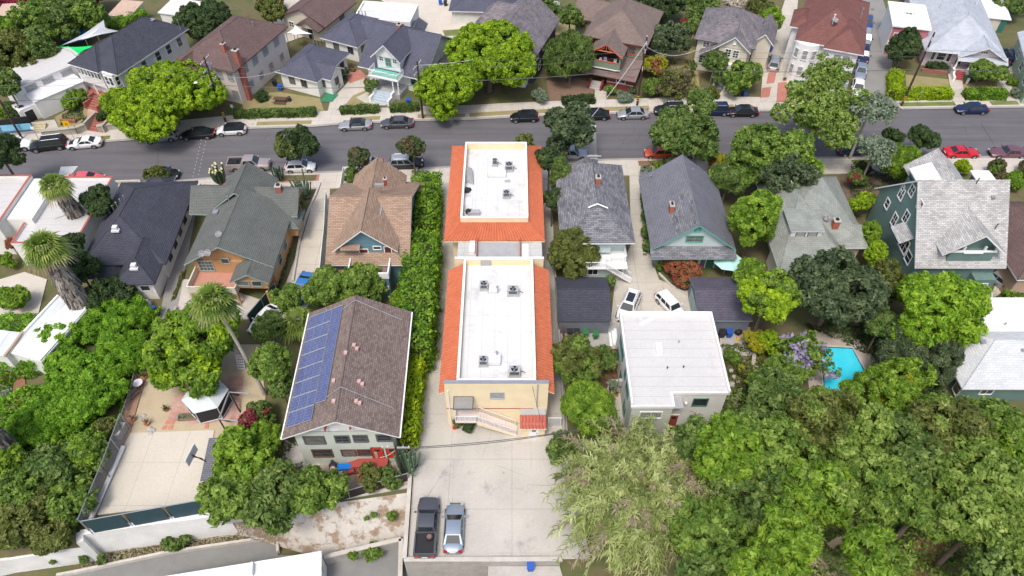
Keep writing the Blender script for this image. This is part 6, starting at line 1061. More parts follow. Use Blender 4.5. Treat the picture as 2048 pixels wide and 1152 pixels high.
def cactus(label,px,py,n,h,m,tip=None,spread=.9):
    TN[0]+=1; r=random.Random(TN[0]); t=thing('cactus',label,'cactus',P(px,py),0,'tall cacti'); k=MB(); kt=MB()
    for i in range(n):
        a=r.uniform(0,6.28); R0=r.uniform(.05,spread); hh=h*r.uniform(.6,1.05); x,y=R0*math.cos(a),R0*math.sin(a); pts=[(x*.3,y*.3,0),(x*.9,y*.9,hh*.35),(x*1.15,y*1.15,hh)]; k.tube(pts,[.13,.13,.1],7)
        if tip: kt.ball((pts[2][0],pts[2][1],hh),.17,6,4)
    k.build('stems',m,t,50)
    if tip: kt.build('flowers',tip,t)
CAC=plain('cactus skin',(.10,.16,.09),.7,.25,4); CAC2=plain('dark cactus skin',(.04,.08,.04),.7,.2,4)
cactus('yellow-tipped columnar cactus cluster by the near pavement',443,368,22,3.2,CAC2,plain('pale yellow flowers',(.6,.58,.3),.8)); cactus('grey-green cactus grove beside the drive',608,392,30,3.0,CAC,spread=1.8); cactus('dark cactus cluster by the drive kerb',560,362,14,2.2,CAC2); cactus('large grey-green cactus beside the solar house corner',818,945,26,3.6,CAC,spread=1.2); cactus('dark cactus further down the drive bed',592,435,14,2.4,CAC2); cactus('low prickly cactus by the slate house corner',398,395,12,1.8,CAC)
# giant reed thicket
def reeds():
    r=np.random.default_rng(77); t=thing('reed_thicket','huge thicket of drooping pale green reeds overhanging the parking lot','reeds',P(1270,990),0); O=P(1270,990); B=np.array([P2(*q) for q in [(1190,942),(1300,930),(1400,945),(1425,1010),(1385,1110),(1300,1165),(1190,1165),(1130,1070),(1135,985)]]); V=[];T=[];kc=MB(); Vs=[];Ts=[]
    ctr=B.mean(0)
    for i in range(1000):
        w=r.dirichlet(np.ones(len(B))*.55); b=w@B; dr=b-ctr; a=math.atan2(dr[1],dr[0])+r.normal()*.7; Hh=r.uniform(4.2,7.6); out=r.uniform(.8,3.4)*(.5+np.linalg.norm(dr)/4.5); dv=np.array([math.cos(a),math.sin(a)]); pts=[]
        for s in (0,.3,.6,.85,1.0): pts.append(Vector((b[0]-O[0]+dv[0]*out*s**2.2,b[1]-O[1]+dv[1]*out*s**2.2,Hh*(math.sin(s*1.9)/math.sin(1.57)) if s<.83 else Hh*(1-(s-.83)*1.6))))
        if i%2==0: kc.tube(pts,[.035,.03,.025,.02,.012],4,cap=False)
        dry=r.uniform()<.13+.2*(dv[0]>.3 and dv[1]<-.1); ct=r.normal(.5,.25)
        for j in range(44):
            s=.45+.55*j/43; f=s*4; s_=[0,.3,.6,.85,1.0]; q=next(n for n in range(4) if s<=s_[n+1]+1e-9); p=pts[q].lerp(pts[q+1],(s-s_[q])/(s_[q+1]-s_[q])); aa=r.uniform(0,6.28); dd=Vector((math.cos(aa)*.6+dv[0]*.6,math.sin(aa)*.6+dv[1]*.6,.35)).normalized(); L=r.uniform(.45,1.05); sd=Vector((-dd.y,dd.x,0)).normalized()*r.uniform(.035,.065); m=p+dd*L*.5; e=p+dd*L+Vector((0,0,-L*.65))
            (Vs if dry else V).extend([p-sd*.4,p+sd*.4,m+sd,m-sd,m-sd,m+sd,e+sd*.1,e-sd*.1]); tn=min(1,max(0,r.normal(.12,.12)+ct*.8)); (Ts if dry else T).extend([tn,tn])
    mesh4('leaves',np.array([tuple(v) for v in V]),np.array(T),LM['reed'],t); mesh4('dry_leaves',np.array([tuple(v) for v in Vs]),np.array(Ts),LM['straw'],t); kc.build('canes',plain('reed cane',(.25,.2,.14),.8,.3,4),t)
reeds()
# ---------------- vehicles
def paint(n,c,met=.2,rough=.3): return plain('car paint '+n,c,rough,.03,1,metal=met,spec=.6)
CP={'white':paint('white',(.72,.72,.72),0),'black':paint('black',(.012,.013,.016),0),'silver':paint('silver',(.42,.44,.46),.5),'grey':paint('grey',(.10,.105,.12),.4),'navy':paint('navy',(.015,.025,.08),.2),'blue':paint('blue',(.03,.08,.25),.2),'red':paint('red',(.5,.01,.025),0),'orange':paint('orange',(.55,.08,.03),0),'mauve':paint('mauve',(.16,.075,.10),.2),'tan':paint('pinkish silver',(.42,.36,.34),.4),'pblue':paint('pale blue',(.32,.38,.45),.5),'midblue':paint('sky blue',(.05,.2,.5),.2),'rose':paint('rose red',(.6,.1,.12),0)}
CG=plain('car glass',(.02,.028,.032),.06,.1,spec=.8); LAMP=plain('lamp lens',(.4,.41,.42),.15); TAIL=plain('tail lamp lens',(.4,.01,.01),.2); RIM=plain('wheel rim',(.4,.4,.42),.35,metal=.7); PLATE=plain('licence plate',(.7,.7,.7),.5)
#type: L,W,H, hood z, belt z, base rear/front x, roof rear/front x, trunk z
CT={'sedan':(4.75,1.84,1.45,.80,.92,-1.75,1.15,-1.0,.35,.95),'coupe':(4.8,1.9,1.36,.82,.92,-1.7,.85,-.85,.1,.97),'suv':(4.7,1.9,1.72,1.0,1.05,-2.2,1.1,-1.9,.45,1.05),'hatch':(4.2,1.78,1.5,.86,.95,-1.95,1.1,-1.45,.4,.97),'wagon':(4.5,1.72,1.45,.84,.92,-2.1,.95,-1.85,.5,.94),'van':(5.1,1.98,1.75,1.0,1.05,-2.4,1.4,-2.15,.75,1.05),'old':(5.2,1.9,1.4,.82,.88,-1.5,.85,-1.0,.3,.86),'pickup':(5.7,2.0,1.85,1.08,1.15,-.75,1.45,-.55,.75,1.1)}
def car(label,px,py,hd,typ,col,group=None,roof=None,z=0,extra=None,hood=None,top=None):
    L,W,H,zh,zb_,xr0,xf0,xr1,xf1,zt=CT[typ]; x,y,_=P(px,py,.7+z); t=thing('parked_pickup' if typ=='pickup' else 'parked_car',label,'pickup truck' if typ=='pickup' else 'car',(x,y,z),rad(hd),group); hw=W/2; pm=CP[col]
    F_=L/2
    st=[(-F_,.62,.78),(-F_+.06,.82 if typ!='wagon' else .8,.88),(-F_+.35,zt-.03,.95),(xr0+.1,zt,1.0),(-.9,zb_,1.0),(.2,zb_,1.0),(xf0+.05,zb_-.02,.99),(xf0+.45,zh+.02,.97),(F_-.55,zh-.06,.92),(F_-.15,zh-.17,.84),(F_,.52,.72)]
    if typ=='pickup': st=[(-F_,.75,.93),(-F_+.05,1.08,.97),(-F_+.3,1.1,.98),(-1.0,1.12,1.0),(-.7,1.14,1.0),(.3,1.15,1.0),(xf0+.05,1.13,.99),(xf0+.4,1.12,.97),(F_-.5,1.06,.95),(F_-.12,.95,.9),(F_,.6,.85)]
    k=MB(); vs=[]; n=13
    for (sx,zz,f) in st:
        w=hw*f; zl=.24 if abs(sx)<F_-.1 else .32
        half=[(0,zz+.015),(w*.5,zz+.01),(w*.82,zz-.03),(w*.96,zz-.11),(w,zz*.72),(w*.985,(zz+zl)*.42),(w*.9,zl)]
        for yy,z2 in [(-a,b) for a,b in half[::-1]]+half[1:]: vs.append((sx,yy,max(zl,z2)))
    fs=[(i*n+j,i*n+j+1,(i+1)*n+j+1,(i+1)*n+j) for i in range(len(st)-1) for j in range(n-1)]
    fs+=[tuple(range(n)),tuple(range((len(st)-1)*n,len(st)*n))[::-1]]+[(i*n,(i+1)*n,(i+1)*n+n-1,i*n+n-1) for i in range(len(st)-1)]
    fs=[f[::-1] for f in fs]; k.add(vs,fs); body=k.build('body',pm,t,38)
    if hood: MB().add([(xf0+.35,-hw*.6,zh+.035),(F_-.4,-hw*.5,zh-.03),(F_-.4,hw*.5,zh-.03),(xf0+.35,hw*.6,zh+.035),(xf0+.35,-hw*.6,zh-.05),(F_-.4,-hw*.5,zh-.1),(F_-.4,hw*.5,zh-.1),(xf0+.35,hw*.6,zh-.05)],[(0,1,2,3),(4,5,1,0),(5,6,2,1),(6,7,3,2),(7,4,0,3)]).build('bonnet_panel',CP[hood],t)
    # cabin
    bw,rw=hw*.93,hw*.72; B=[(xr0,-bw,zb_-.04),(xf0,-bw*.96,zb_-.06),(xf0,bw*.96,zb_-.06),(xr0,bw,zb_-.04)]; R=[(xr1,-rw,H-.05),(xf1,-rw*.98,H-.05),(xf1,rw*.98,H-.05),(xr1,rw,H-.05)]
    k=MB(); k.add(B+R,[(0,1,5,4),(1,2,6,5),(2,3,7,6),(3,0,4,7)])
    m_=(xr1+xf1)/2; k.add(R+[(xr1+.12,-rw*.75,H-.01),(xf1-.12,-rw*.75,H-.01),(xf1-.12,rw*.75,H-.01),(xr1+.12,rw*.75,H-.01),(m_,-rw*.7,H+.01),(m_,rw*.7,H+.01)],[(0,1,5,8,4),(1,2,6,5),(2,3,7,9,6),(3,0,4,7),(4,8,9,7),(8,5,6,9)]); k.build('roof',CP[roof] if roof else pm,t,50)
    def q(nm,a,b,c,d,mu,mv,mu2=None,mat=CG):
        a,b,c,d=map(Vector,(a,b,c,d)); mu2=1-mu if mu2 is None else mu2; nn=(b-a).cross(d-a).normalized()*.012
        f=lambda u,v:(a.lerp(b,u)).lerp(d.lerp(c,u),v)+nn
        MB().add([f(mu,mv),f(mu2,mv),f(mu2,1-mv*.7),f(mu,1-mv*.7),],[(0,1,2,3)]).build(nm,mat,t)
    sd=.1 if typ!='wagon' else .12
    q('windscreen',B[1],B[2],R[2],R[1],.06,.08); q('rear_window',B[3],B[0],R[0],R[3],.1,.12)
    sp=[(.08,.46),(.5,.93)] if typ in('sedan','coupe','old','pickup','hatch') else [(.05,.32),(.36,.62),(.66,.94)]
    for u0,u1 in sp: q('side_window',B[0],B[1],R[1],R[0],u0,.14,u1); q('side_window',B[2],B[3],R[3],R[2],1-u1,.14,1-u0)
    if top=='sunroof': MB().box(xr1+.7,-rw*.62,H,xf1-.25,rw*.62,H+.025).build('sunroof',CG,t)
    if typ in('suv','van') and top!='none':
        for s in(-1,1): MB().tube([(xr1+.2,s*rw*.86,H-.02),(xr1+.35,s*rw*.86,H+.05),(xf1-.3,s*rw*.86,H+.05),(xf1-.1,s*rw*.86,H-.03)],.025,4).build('roof_rail',RIM,t)
    for s in(-1,1):
        MB().box(xf0-.35,s*(hw+.0),zb_-.02,xf0-.2,s*(hw+.2),zb_+.12).build('mirror',pm if col!='silver' else BLACK,t)
        MB().box(F_-.2,s*hw*.55,zh-.28,F_-.01,s*hw*.82,zh-.17).build('headlight',LAMP,t); MB().box(-F_-.01,s*hw*.5,.68 if typ!='pickup' else .7,-F_+.22,s*hw*.9,.84 if typ!='pickup' else .95).build('tail_light',TAIL,t)
        for wx in (F_*.64,-F_*.60):
            wr=.34 if typ not in('suv','pickup','van') else .38
            wh=MB().tube([(wx,s*(hw-.24),wr),(wx,s*(hw+.012),wr)],wr,16).build('wheel',BLACK,t); MB().tube([(wx,s*(hw+.01),wr),(wx,s*(hw+.022),wr)],wr*.64,10).build('rim',RIM,wh)
            if wx>0 or True: MB().add([(wx+(wr+.07)*math.cos(a),s*(hw*.993+.004),wr+(wr+.07)*math.sin(a)) for a in [i*math.pi/10 for i in range(11)]],[tuple(range(11)) if s<0 else tuple(range(11))[::-1]]).build('wheel_arch',BLACK,body)
    MB().box(F_-.06,-hw*.55,.35,F_+.03,hw*.55,.55).build('grille',BLACK,t); MB().box(-F_-.03,-.26,.6,-F_+.02,.26,.72).build('number_plate',PLATE,t)
    if typ=='pickup':
        k=MB().box(-F_+.12,-hw*.84,1.13,-.82,hw*.84,1.16); k.build('bed_liner',BLACK,t)
        k=MB(); 
        for a in ((-F_,-hw*.97,-.78,-hw*.82),(-F_,hw*.82,-.78,hw*.97),(-F_,-hw*.82,-F_+.13,hw*.82),(-.88,-hw*.82,-.76,hw*.82)): k.box(a[0],a[1],1.05,a[2],a[3],1.34)
        k.build('bed_wall',pm,t)
    if extra=='spare':
        o=MB().tube([(-1.25,-.35,1.2),(-1.25,-.35,1.42)],.36,18).build('spare_tyre',BLACK,None); o.parent=t; MB().tube([(-1.25,-.35,1.42),(-1.25,-.35,1.44)],.22,14).build('rim',plain('rusty rim',(.2,.1,.08),.8),o)
    if extra=='crates': MB().box(-2.2,-.6,1.16,-1.4,.3,1.35).build('bed_load',BLACK,t)
    return t
G1='cars parked along the far kerb'; G2='cars parked along the near kerb'; G3='cars parked along the side road'
car('white suv cut by the left edge at the far kerb',28,290,11,'suv','white',G1); car('black people carrier at the left end of the far kerb',97,288,192,'van','black',G1); car('white coupe with black bonnet at the far kerb',168,284,188,'coupe','white',G1,hood='black'); car('silver suv half under the lime-green tree',322,271,190,'suv','silver',G1); car('black sedan deep under the lime-green tree',395,266,186,'sedan','black',G1); car('white hatchback with black roof at the far kerb',462,258,186,'hatch','white',G1,roof='black')
car('silver convertible with folded dark fabric top',710,248,184,'coupe','silver',G1,roof='black'); car('dark grey sedan next to the silver convertible',794,244,182,'sedan','grey',G1); car('black hatchback right of the bright street tree',1049,232,183,'hatch','black',G1); car('black sedan mostly hidden by the dusky street tree',1120,232,183,'sedan','black',G1); car('black sedan left of the silver sedan',1188,228,183,'sedan','black',G1); car('silver sedan in front of the striped utility pole',1266,226,182,'sedan','silver',G1); car('black suv right of the silver sedan',1340,219,181,'suv','black',G1); car('blue suv behind the tall dark street tree',1428,219,181,'suv','navy',G1); car('black sedan at the driveway by the blue bin',1485,221,180,'sedan','black',G1); car('navy sedan at the far kerb on the right',1944,216,180,'sedan','navy',G1)
car('rose-red car behind the white roof at the left near kerb',172,356,4,'sedan','rose',G2); car('black hatchback beyond the clipped olive bush',326,347,3,'hatch','black',G2); car('pinkish silver pickup at the near kerb',498,328,3,'pickup','tan',G2,extra='crates'); car('white hatchback beneath the open street tree',600,332,3,'hatch','white',G2); car('pale blue car almost hidden behind the tan roof',738,327,3,'hatch','pblue',G2); car('black suv with silver roof behind the tan roof',812,325,2,'suv','black',G2,roof='silver')
car('silver suv emerging from behind the dusky tree',1142,307,1,'suv','silver',G2); car('orange-red hatchback at the near kerb',1319,304,181,'hatch','orange',G2); car('white sedan under the large dark street tree',1398,304,1,'sedan','white',G2); car('blue car hidden under the sycamore at the near kerb',1706,300,0,'hatch','navy',G2); car('bright red sedan at the near kerb on the right',1924,303,0,'coupe','red',G2); car('mauve vintage sedan at the right near kerb',2018,303,180,'old','mauve',G2)
for (x,y,ty,c,lb) in ((1735,42,'sedan','blue','dark blue car furthest up the side road'),(1731,76,'suv','silver','silver suv between two blue cars on the side road'),(1727,109,'suv','navy','navy suv in the middle of the side road row'),(1722,140,'sedan','pblue','pale blue sedan behind the white one on the side road'),(1717,173,'sedan','white','white sedan at the near end of the side road row')): car(lb,x,y,-110,ty,c,G3)
car('silver suv parked on the red-paved driveway',1549,124,70,'suv','silver'); car('dark blue suv beside the pink bungalow',2019,112,84,'suv','navy'); car('black suv with silver trim on the lot behind the navy house',1098,18,180,'suv','black',roof='silver'); car('white suv with sunroof parked left on the shared drive',1257,612,-113,'suv','white',top='sunroof',roof='white'); car('white boxy estate car parked right on the shared drive',1342,610,-61,'wagon','white')
car('small sky-blue pickup on the narrow driveway',604,574,-100,'coupe','midblue',roof='midblue'); car('white car half hidden under trees behind the green screen fence',531,636,-118,'sedan','white'); car('silver car at the back of the teal house',2004,560,-60,'sedan','silver')
car('dark grey pickup with open black bed and spare tyre in the parking lot',854,1053,90,'pickup','grey',extra='spare'); car('pale blue-grey sedan beside the pickup in the parking lot',908,1054,90,'sedan','pblue')
# ---------------- bins
def bin_(label,px,py,col,z=0,rz=0,h=1.0):
    x,y,_=P(px,py,h*.5+z); t=thing('wheelie_bin',label,'wheelie bin',(x,y,z),rad(rz),'wheeled rubbish bins'); m={'blue':plain('blue plastic',(.015,.09,.42),.5),'black':plain('black plastic',(.02,.02,.022),.5),'green':plain('green plastic',(.03,.16,.05),.5),'grey':plain('blue grey plastic',(.16,.22,.26),.5)}[col]
    k=MB(); k.add([(-.22,-.25,.05),(.22,-.25,.05),(.22,.25,.05),(-.22,.25,.05),(-.3,-.36,h-.08),(.3,-.36,h-.08),(.3,.36,h-.08),(-.3,.36,h-.08)],[(3,2,1,0),(0,1,5,4),(1,2,6,5),(2,3,7,6),(3,0,4,7),(4,5,6,7)]); k.build('bin_body',m,t)
    MB().slab([(-.33,-.4,h-.02),(.33,-.4,h-.02),(.33,.36,h+.04),(-.33,.36,h+.04)],[(0,1,2,3)],.06).build('lid',m,t); MB().tube([(-.25,.42,h-.05),(.25,.42,h-.05)],.025,5).build('handle',m,t)
    for s in(-1,1): MB().tube([(s*.24,.28,.12),(s*.31,.28,.12)],.12,8).build('wheel',BLACK,t)
for a in (('blue bin at the side of the corner bungalow',560,175,'blue'),('black bin at the side of the corner bungalow',549,166,'black'),('blue bin tilted beside the bungalow gable',669,152,'blue'),('blue bin by the blue steps',817,203,'blue'),('blue bin at the foot of the grid path',1490,187,'blue'),('upper blue bin on the driveway beside the white corner house',1543,82,'blue'),('lower blue bin on the driveway beside the white corner house',1540,99,'blue'),('green bin in front of the white corner house',1590,164,'green'),('black bin in front of the white corner house',1602,166,'black'),('green bin by the red steps of the pink bungalow',1932,158,'green'),('green bin right of the pink bungalow',2008,126,'green'),('black bin right of the pink bungalow',2013,134,'black'),
 ('leftmost black bin behind the left garage',1139,664,'black'),('black bin next to the green pair behind the left garage',1153,666,'black'),('left green bin behind the left garage',1171,668,'green'),('right green bin behind the left garage',1191,671,'green'),('black bin behind the right garage',1444,668,'black'),('blue bin behind the right garage',1458,668,'blue'),('blue bin lying behind the slate-roofed house',306,622,'blue'),('grey-blue bin left of the pair in the vines',265,676,'grey'),('grey-blue bin right of the pair in the vines',280,676,'grey'),('blue bin in the yard at the top edge',881,5,'blue'),('black bin in the yard at the top edge',891,7,'black'),('blue bin between hedge and sage house',1716,482,'blue')): bin_(*a)
bin_('blue bin below the parking lot wall',1061,1134,'blue',z=-.7)
# ---------------- poles and wires
POLEM=plain('dark pole timber',(.05,.032,.024),.9,.3,3); YEL=plain('yellow marker band',(.6,.36,.06),.6)
def pole(label,px,py,h,arms=(),bands=True,rz=0,r=.17,lamp=None,trans=False,z=0):
    x,y,_=P(px,py,z); t=thing('utility_pole',label,'utility pole',(x,y,z),rad(rz),'utility poles'); MB().tube([(0,0,0),(0,0,h)],[r,r*.65],10).build('pole',POLEM,t)
    for zz in arms:
        o=MB().box(-1.3,-.06,zz-.07,1.3,.06,zz+.07).build('crossarm',plain('weathered crossarm',(.3,.28,.27),.8),t)
        for xx in(-1.2,-.7,.7,1.2): MB().cyl(xx,0,zz+.07,zz+.22,.05,n=6).build('insulator',LILAC,o)
    if bands:
        for i in range(3): MB().cyl(0,0,1.0+i*.35,1.15+i*.35,r*1.04,n=10).build('marker_band',YEL,t)
    if trans: MB().cyl(.45,0,h-2.2,h-1.2,.26,n=12).cyl(.45,0,h-1.2,h-1.12,.18,n=12).build('transformer',GREY,t)
    if lamp: o=MB().tube([(0,0,lamp[2]),(lamp[0]*.5,lamp[1]*.5,lamp[2]+.5),(lamp[0],lamp[1],lamp[2]+.5)],.04,5).build('lamp_arm',METAL,t); MB().ball((lamp[0],lamp[1],lamp[2]+.45),.28,10,6,zs=.45).build('lamp_head',LILAC,o)
    return Vector((x,y,z))
PA=pole('dark utility pole at the left edge by the blue fence',45,278,11.5,(10.8,),rz=10,bands=False); PB=pole('utility pole with transformer and street lamp by the lime-green tree',452,245,10.8,(10.3,9.0,6.8),trans=True,rz=80,lamp=(-2.8,.6,8.0)); PC=pole('utility pole rising from the bright street tree',846,238,9.6,(9.0,8.0,5.2),rz=70,bands=False); PD=pole('striped utility pole in front of the dark red house',1274,212,11.4,(10.8,9.6,6.8),rz=80,trans=True); PE=pole('striped utility pole beside the lime L-shaped hedge',1802,213,12.2,(11.5,9.9),rz=60); PF=pole('short dark pole at the corner of the solar house',805,956,6.0,(5.7,),bands=False,rz=0)
def wire(label,a,b,sag=.6,r=.022,m=None,g='overhead wires'):
    a,b=Vector(a),Vector(b); n=14; k=MB(); pts=[]
    for i in range(n+1):
        t_=i/n; q=a.lerp(b,t_); q.z-=sag*4*t_*(1-t_); pts.append(q-a)
    o=k.tube(pts,r,4).build('overhead_wire',m or plain('cable',(.06,.06,.065),.6)); o.location=a; tag(o,label,'wire',g)
PX=PA+Vector((-40,-6,0)); PG=PE+Vector((60,0,0))
for nm,(a,b) in {'left of the first pole':(PX,PA),'between the left edge pole and the transformer pole':(PA,PB),'between the transformer pole and the tree pole':(PB,PC),'between the tree pole and the striped pole':(PC,PD),'between the two striped poles':(PD,PE),'right of the last striped pole':(PE,PG)}.items():
    for o,z,l in ((-.8,9.0,'upper near wire '),(.8,9.0,'upper far wire '),(0,6.4,'thick lower cable ')): wire(l+nm,a+Vector((0,o,z)),b+Vector((0,o,z if b is not PC else z-.6)),.5,.05 if z<7 else .022)
LC=plain('pale service cable',(.5,.5,.5),.6)
wire('pale service cable from the striped pole down to the dusky tree',PD+Vector((0,0,10.6)),P(1152,272,5),.5,.04,LC); wire('service cable from the striped pole to the cream house',PD+Vector((0,0,10)),P(1392,100,5.5),1.2,.04,LC); wire('service cable from the rear tile roof to the dusky tree',P(1082,318,7),P(1105,303,7.5),.1,.03,LC)
for i,(o,s_) in enumerate(((0,.5),(.5,.7))): wire(('upper','lower')[i]+' twisted cable from the short dark pole across the parking lot',PF+Vector((0,0,5.6-o*.3)),P(1165,858,6-o),s_,.04)
wire('service cable from the facade to the lean-to',P(1062,760,7.4),P(1085,850,4),.3,.02); wire('cable from the pole to the solar house door',PF+Vector((0,0,5.4)),P(760,915,3),.3,.03,LC); wire('cable loop from the transformer pole to the bungalow',PB+Vector((0,0,8)),P(560,140,4),.8,.03,LC); wire('cable crossing behind the tree pole to the right',PC+Vector((0,0,9)),P(1030,100,8),.5,.03,LC)
x,y,_=P(1272-3,305); 
def sign(label,px,py,h,w,hh,m,rz=0,txt=None,diamond=False,extra=None,z=.15):
    t=thing('street_sign',label,'sign',P(px,py,z),rad(rz),'street signs'); MB().cyl(0,0,0,h,.035,n=6).build('post',METAL,t); k=MB()
    if diamond: q=w/2**.5; k.add([(0,-.05,h-2*q),(q,-.05,h-q),(0,-.05,h),(-q,-.05,h-q),(0,-.03,h-2*q),(q,-.03,h-q),(0,-.03,h),(-q,-.03,h-q)],[(0,1,2,3),(7,6,5,4),(0,4,5,1),(1,5,6,2),(2,6,7,3),(3,7,4,0)])
    else: k.box(-w/2,-.05,h-hh,w/2,-.03,h)
    f=k.build('sign_face',m,t)
    if extra: extra(f,h)
def curl(f,h): MB().tube([(-.15,-.06,h-.75),(-.15,-.06,h-.45),(.1,-.06,h-.4),(.12,-.06,h-.6),(-.02,-.06,h-.62)],.035,4).build('arrow_symbol',BLACK,f)
sign('yellow warning sign with black curved arrow at the far kerb',148,276,3.0,.95,.95,plain('sign yellow',(.75,.42,.0),.5),diamond=False,extra=curl,rz=5); sign('small white parking sign near the black hatchbacks',470,232,2.0,.35,.5,WHITE); sign('small white sign by the yellow steps at the left',80,283,2.6,.45,.5,WHITE,rz=10); sign('thin sign post on the lime hedge verge',1833,209,2.4,.25,.35,METAL)
# ---------------- fences, decks, small things
def fence(name,label,cat,pts,h,m,pm=None,step=2.5,t=.04,gap=0,z=0,rail=True,group=None,top=None):
    w=[Vector(P2(*q,z)) for q in pts]; O=w[0]; r=thing(name,label,cat,(O.x,O.y,z),0,group)
    for a,b in zip(w,w[1:]):
        a,b=a-O,b-O; d=(b-a); L=d.length; d.normalize(); nn=Vector((-d.y,d.x))*t/2; n=max(1,round(L/step))
        for i in range(n):
            p=a+d*(L*i/n+gap); q=a+d*(L*(i+1)/n-gap); MB().prism([tuple(v) for v in (p-nn,q-nn,q+nn,p+nn)],.08,h).build('panel',m,r)
        for i in range(n+1): p=a+d*(L*i/n); MB().cyl(p.x,p.y,0,h+.08,.05,n=6).build('post',pm or m,r)
        if rail: MB().tube([(a.x,a.y,h+.03),(b.x,b.y,h+.03)],.045,5).build('top_rail',pm or m,r)
    return r
def mesh_mat(name,c,a):
    if name in MATS: return MATS[name]
    m,nt,b=nmat(name); b.inputs['Base Color'].default_value=c4(c); b.inputs['Alpha'].default_value=a; b.inputs['Roughness'].default_value=.8; MATS[name]=m; return m
CH=mesh_mat('chain link mesh',(.3,.31,.31),.32)
fence('screen_fence','court-end fence of four dark blue-green screens above the white wall','fence',[(186,1068),(424,1025)],2.6,plain('dark green blue screen',(.02,.055,.07),.7),METAL,step=3.1,gap=.22,z=.2)
fence('mesh_fence','tall see-through mesh fence left of the wooden deck','fence',[(182,1066),(225,960),(262,858)],2.8,CH,METAL,step=3.2,z=.0); t=thing('pipe_rail','thick white pipe rail beside the deck','rail',(*P2(188,1040),0)); a=Vector(P(181,1040,.5)); b=Vector(P(246,893,.5)); o=Vector(P(188,1040)); MB().tube([a-o,b-o],.22,10).build('pipe',WHITE,t); [MB().cyl(*(a.lerp(b,f)-o)[:2],0,.5,.08,n=6).build('support',METAL,t) for f in (.05,.35,.65,.95)]
fence('mesh_fence','wire fence at the bottom left behind the low white wall','fence',[(-10,1100),(150,1075)],1.6,CH,METAL,step=5,z=0)
fence('deck_rail','slim metal rail along the upper deck edge','railing',[(232,895),(268,790),(282,730)],1.1,CH,METAL,step=2.2,z=.1)
fence('screen_fence','dark green screen fence left of the half hidden white car','fence',[(503,652),(556,588)],1.9,plain('dark green screen',(.005,.045,.035),.8),METAL,step=3); fence('slat_fence','dark slatted fence above the torn sheeting','fence',[(660,1008),(740,985),(818,962)],1.5,plain('dark slats',(.03,.022,.02),.8),METAL,step=1.9); fence('wood_fence','red-brown timber fence behind the small twiggy tree','fence',[(1182,716),(1232,718)],1.7,plain('red brown boards',(.2,.05,.03),.8),step=1.6)
fence('wood_fence','red-brown timber fence standing left of the black bins','fence',[(1128,700),(1124,655)],1.5,MATS['red brown boards'],step=2); fence('metal_gate','white bar gate right of the red-tiled lean-to','gate',[(1096,853),(1121,853)],1.6,mesh_mat('white bars',(.7,.7,.7),.45),WHITE,step=1.0); fence('wood_fence','white timber fence along the drive beside the tan-roofed house','fence',[(655,400),(652,470),(640,592)],1.5,WHITE,step=2.4); fence('wood_fence','low white wall around the flower bed left of the tan roof','fence',[(682,385),(688,345),(712,344)],.9,WHITE,step=3)
fence('screen_fence','black screen fence with pale blue banner at the far left pavement','fence',[(-20,262),(64,250)],1.5,BLACK,step=3,z=.6); tag(fence('blue_wall','blue painted kerb wall under the black screen fence','wall',[(-20,272),(66,262)],.9,plain('blue wall paint',(.10,.16,.26),.8),step=8,t=.3,rail=False),None)
BNR=plain('pale blue banner',(.2,.48,.65),.7); t=thing('banner','pale blue banner tied on the black screen fence','banner',P(6,262,1.2),rad(8)); MB().box(0,-.12,0,4.2,-.09,1.0).build('cloth',BNR,t)
STONE=ground('field stone wall',[(.3,(.28,.26,.21)),(.7,(.45,.42,.35))],1.5,.4,7)
wallline('garden_wall','rough stone retaining wall along the far pavement left of the red brick steps','wall',[(82,262),(150,255),(168,248)],0,1.1,.5,STONE,cap=STONE); wallline('garden_wall','stone wall right of the red brick steps under the lime-green tree','wall',[(193,252),(240,245),(262,225)],0,1.0,.5,STONE,cap=STONE)
wallline('garden_wall','red brick terrace wall below the sun room','wall',[(120,238),(150,240)],0,.6,.3,REDBRK); wallline('garden_wall','low pale wall round the raised bed by the near pavement','wall',[(230,372),(229,362),(278,360),(280,373)],0,.6,.25,KERBM); wallline('garden_wall','pale kerb wall along the cactus bed','wall',[(640,364),(632,385),(612,430),(600,470),(585,560)],0,.4,.25,KERBM)
wallline('garden_wall','curved concrete kerb wall of the bed beside the shared drive','wall',[(1318,545),(1345,572),(1380,590)],0,.25,.2,KERBM); wallline('garden_wall','thin concrete wall right of the front tile roof','wall',[(1104,480),(1112,560),(1118,660),(1124,760),(1128,860)],0,.8,.2,RETC); wallline('garden_wall','stone edging of the rock garden beside the flat house','wall',[(1472,800),(1480,780),(1500,775),(1510,700),(1500,670)],0,.4,.4,STONE); wallline('garden_wall','white stone edging curve in the left yard','wall',[(-4,768),(18,775),(28,790),(24,815)],0,.25,.25,KERBM); wallline('garden_wall','concrete wall left of the sandy yard','wall',[(300,690),(338,640),(352,612)],0,.6,.25,RETC)
k=MB(); o_=Vector(P(192,265)); dx=Vector((.32,.95,0)).normalized(); t=thing('garden_steps','red brick steps from the pavement to the sun room terrace','steps',o_,rad(-12))
for i in range(7): k.box(-1.3,i*.42,0,1.3,i*.42+.42,.16+i*.16)
k.build('treads',REDBRK,t); MB().box(-1.6,0,0,-1.3,3,1.4).box(1.3,0,0,1.6,3,1.4).build('side_walls',STONE,t)
t=thing('garden_steps','pale yellow steps beside the stone wall at far left','steps',P(78,265),rad(6)); k=MB(); [k.box(-.8,i*.4,0,.8,i*.4+.4,.15+i*.15) for i in range(4)]; k.build('treads',plain('yellowish stone',(.5,.44,.28),.9),t)
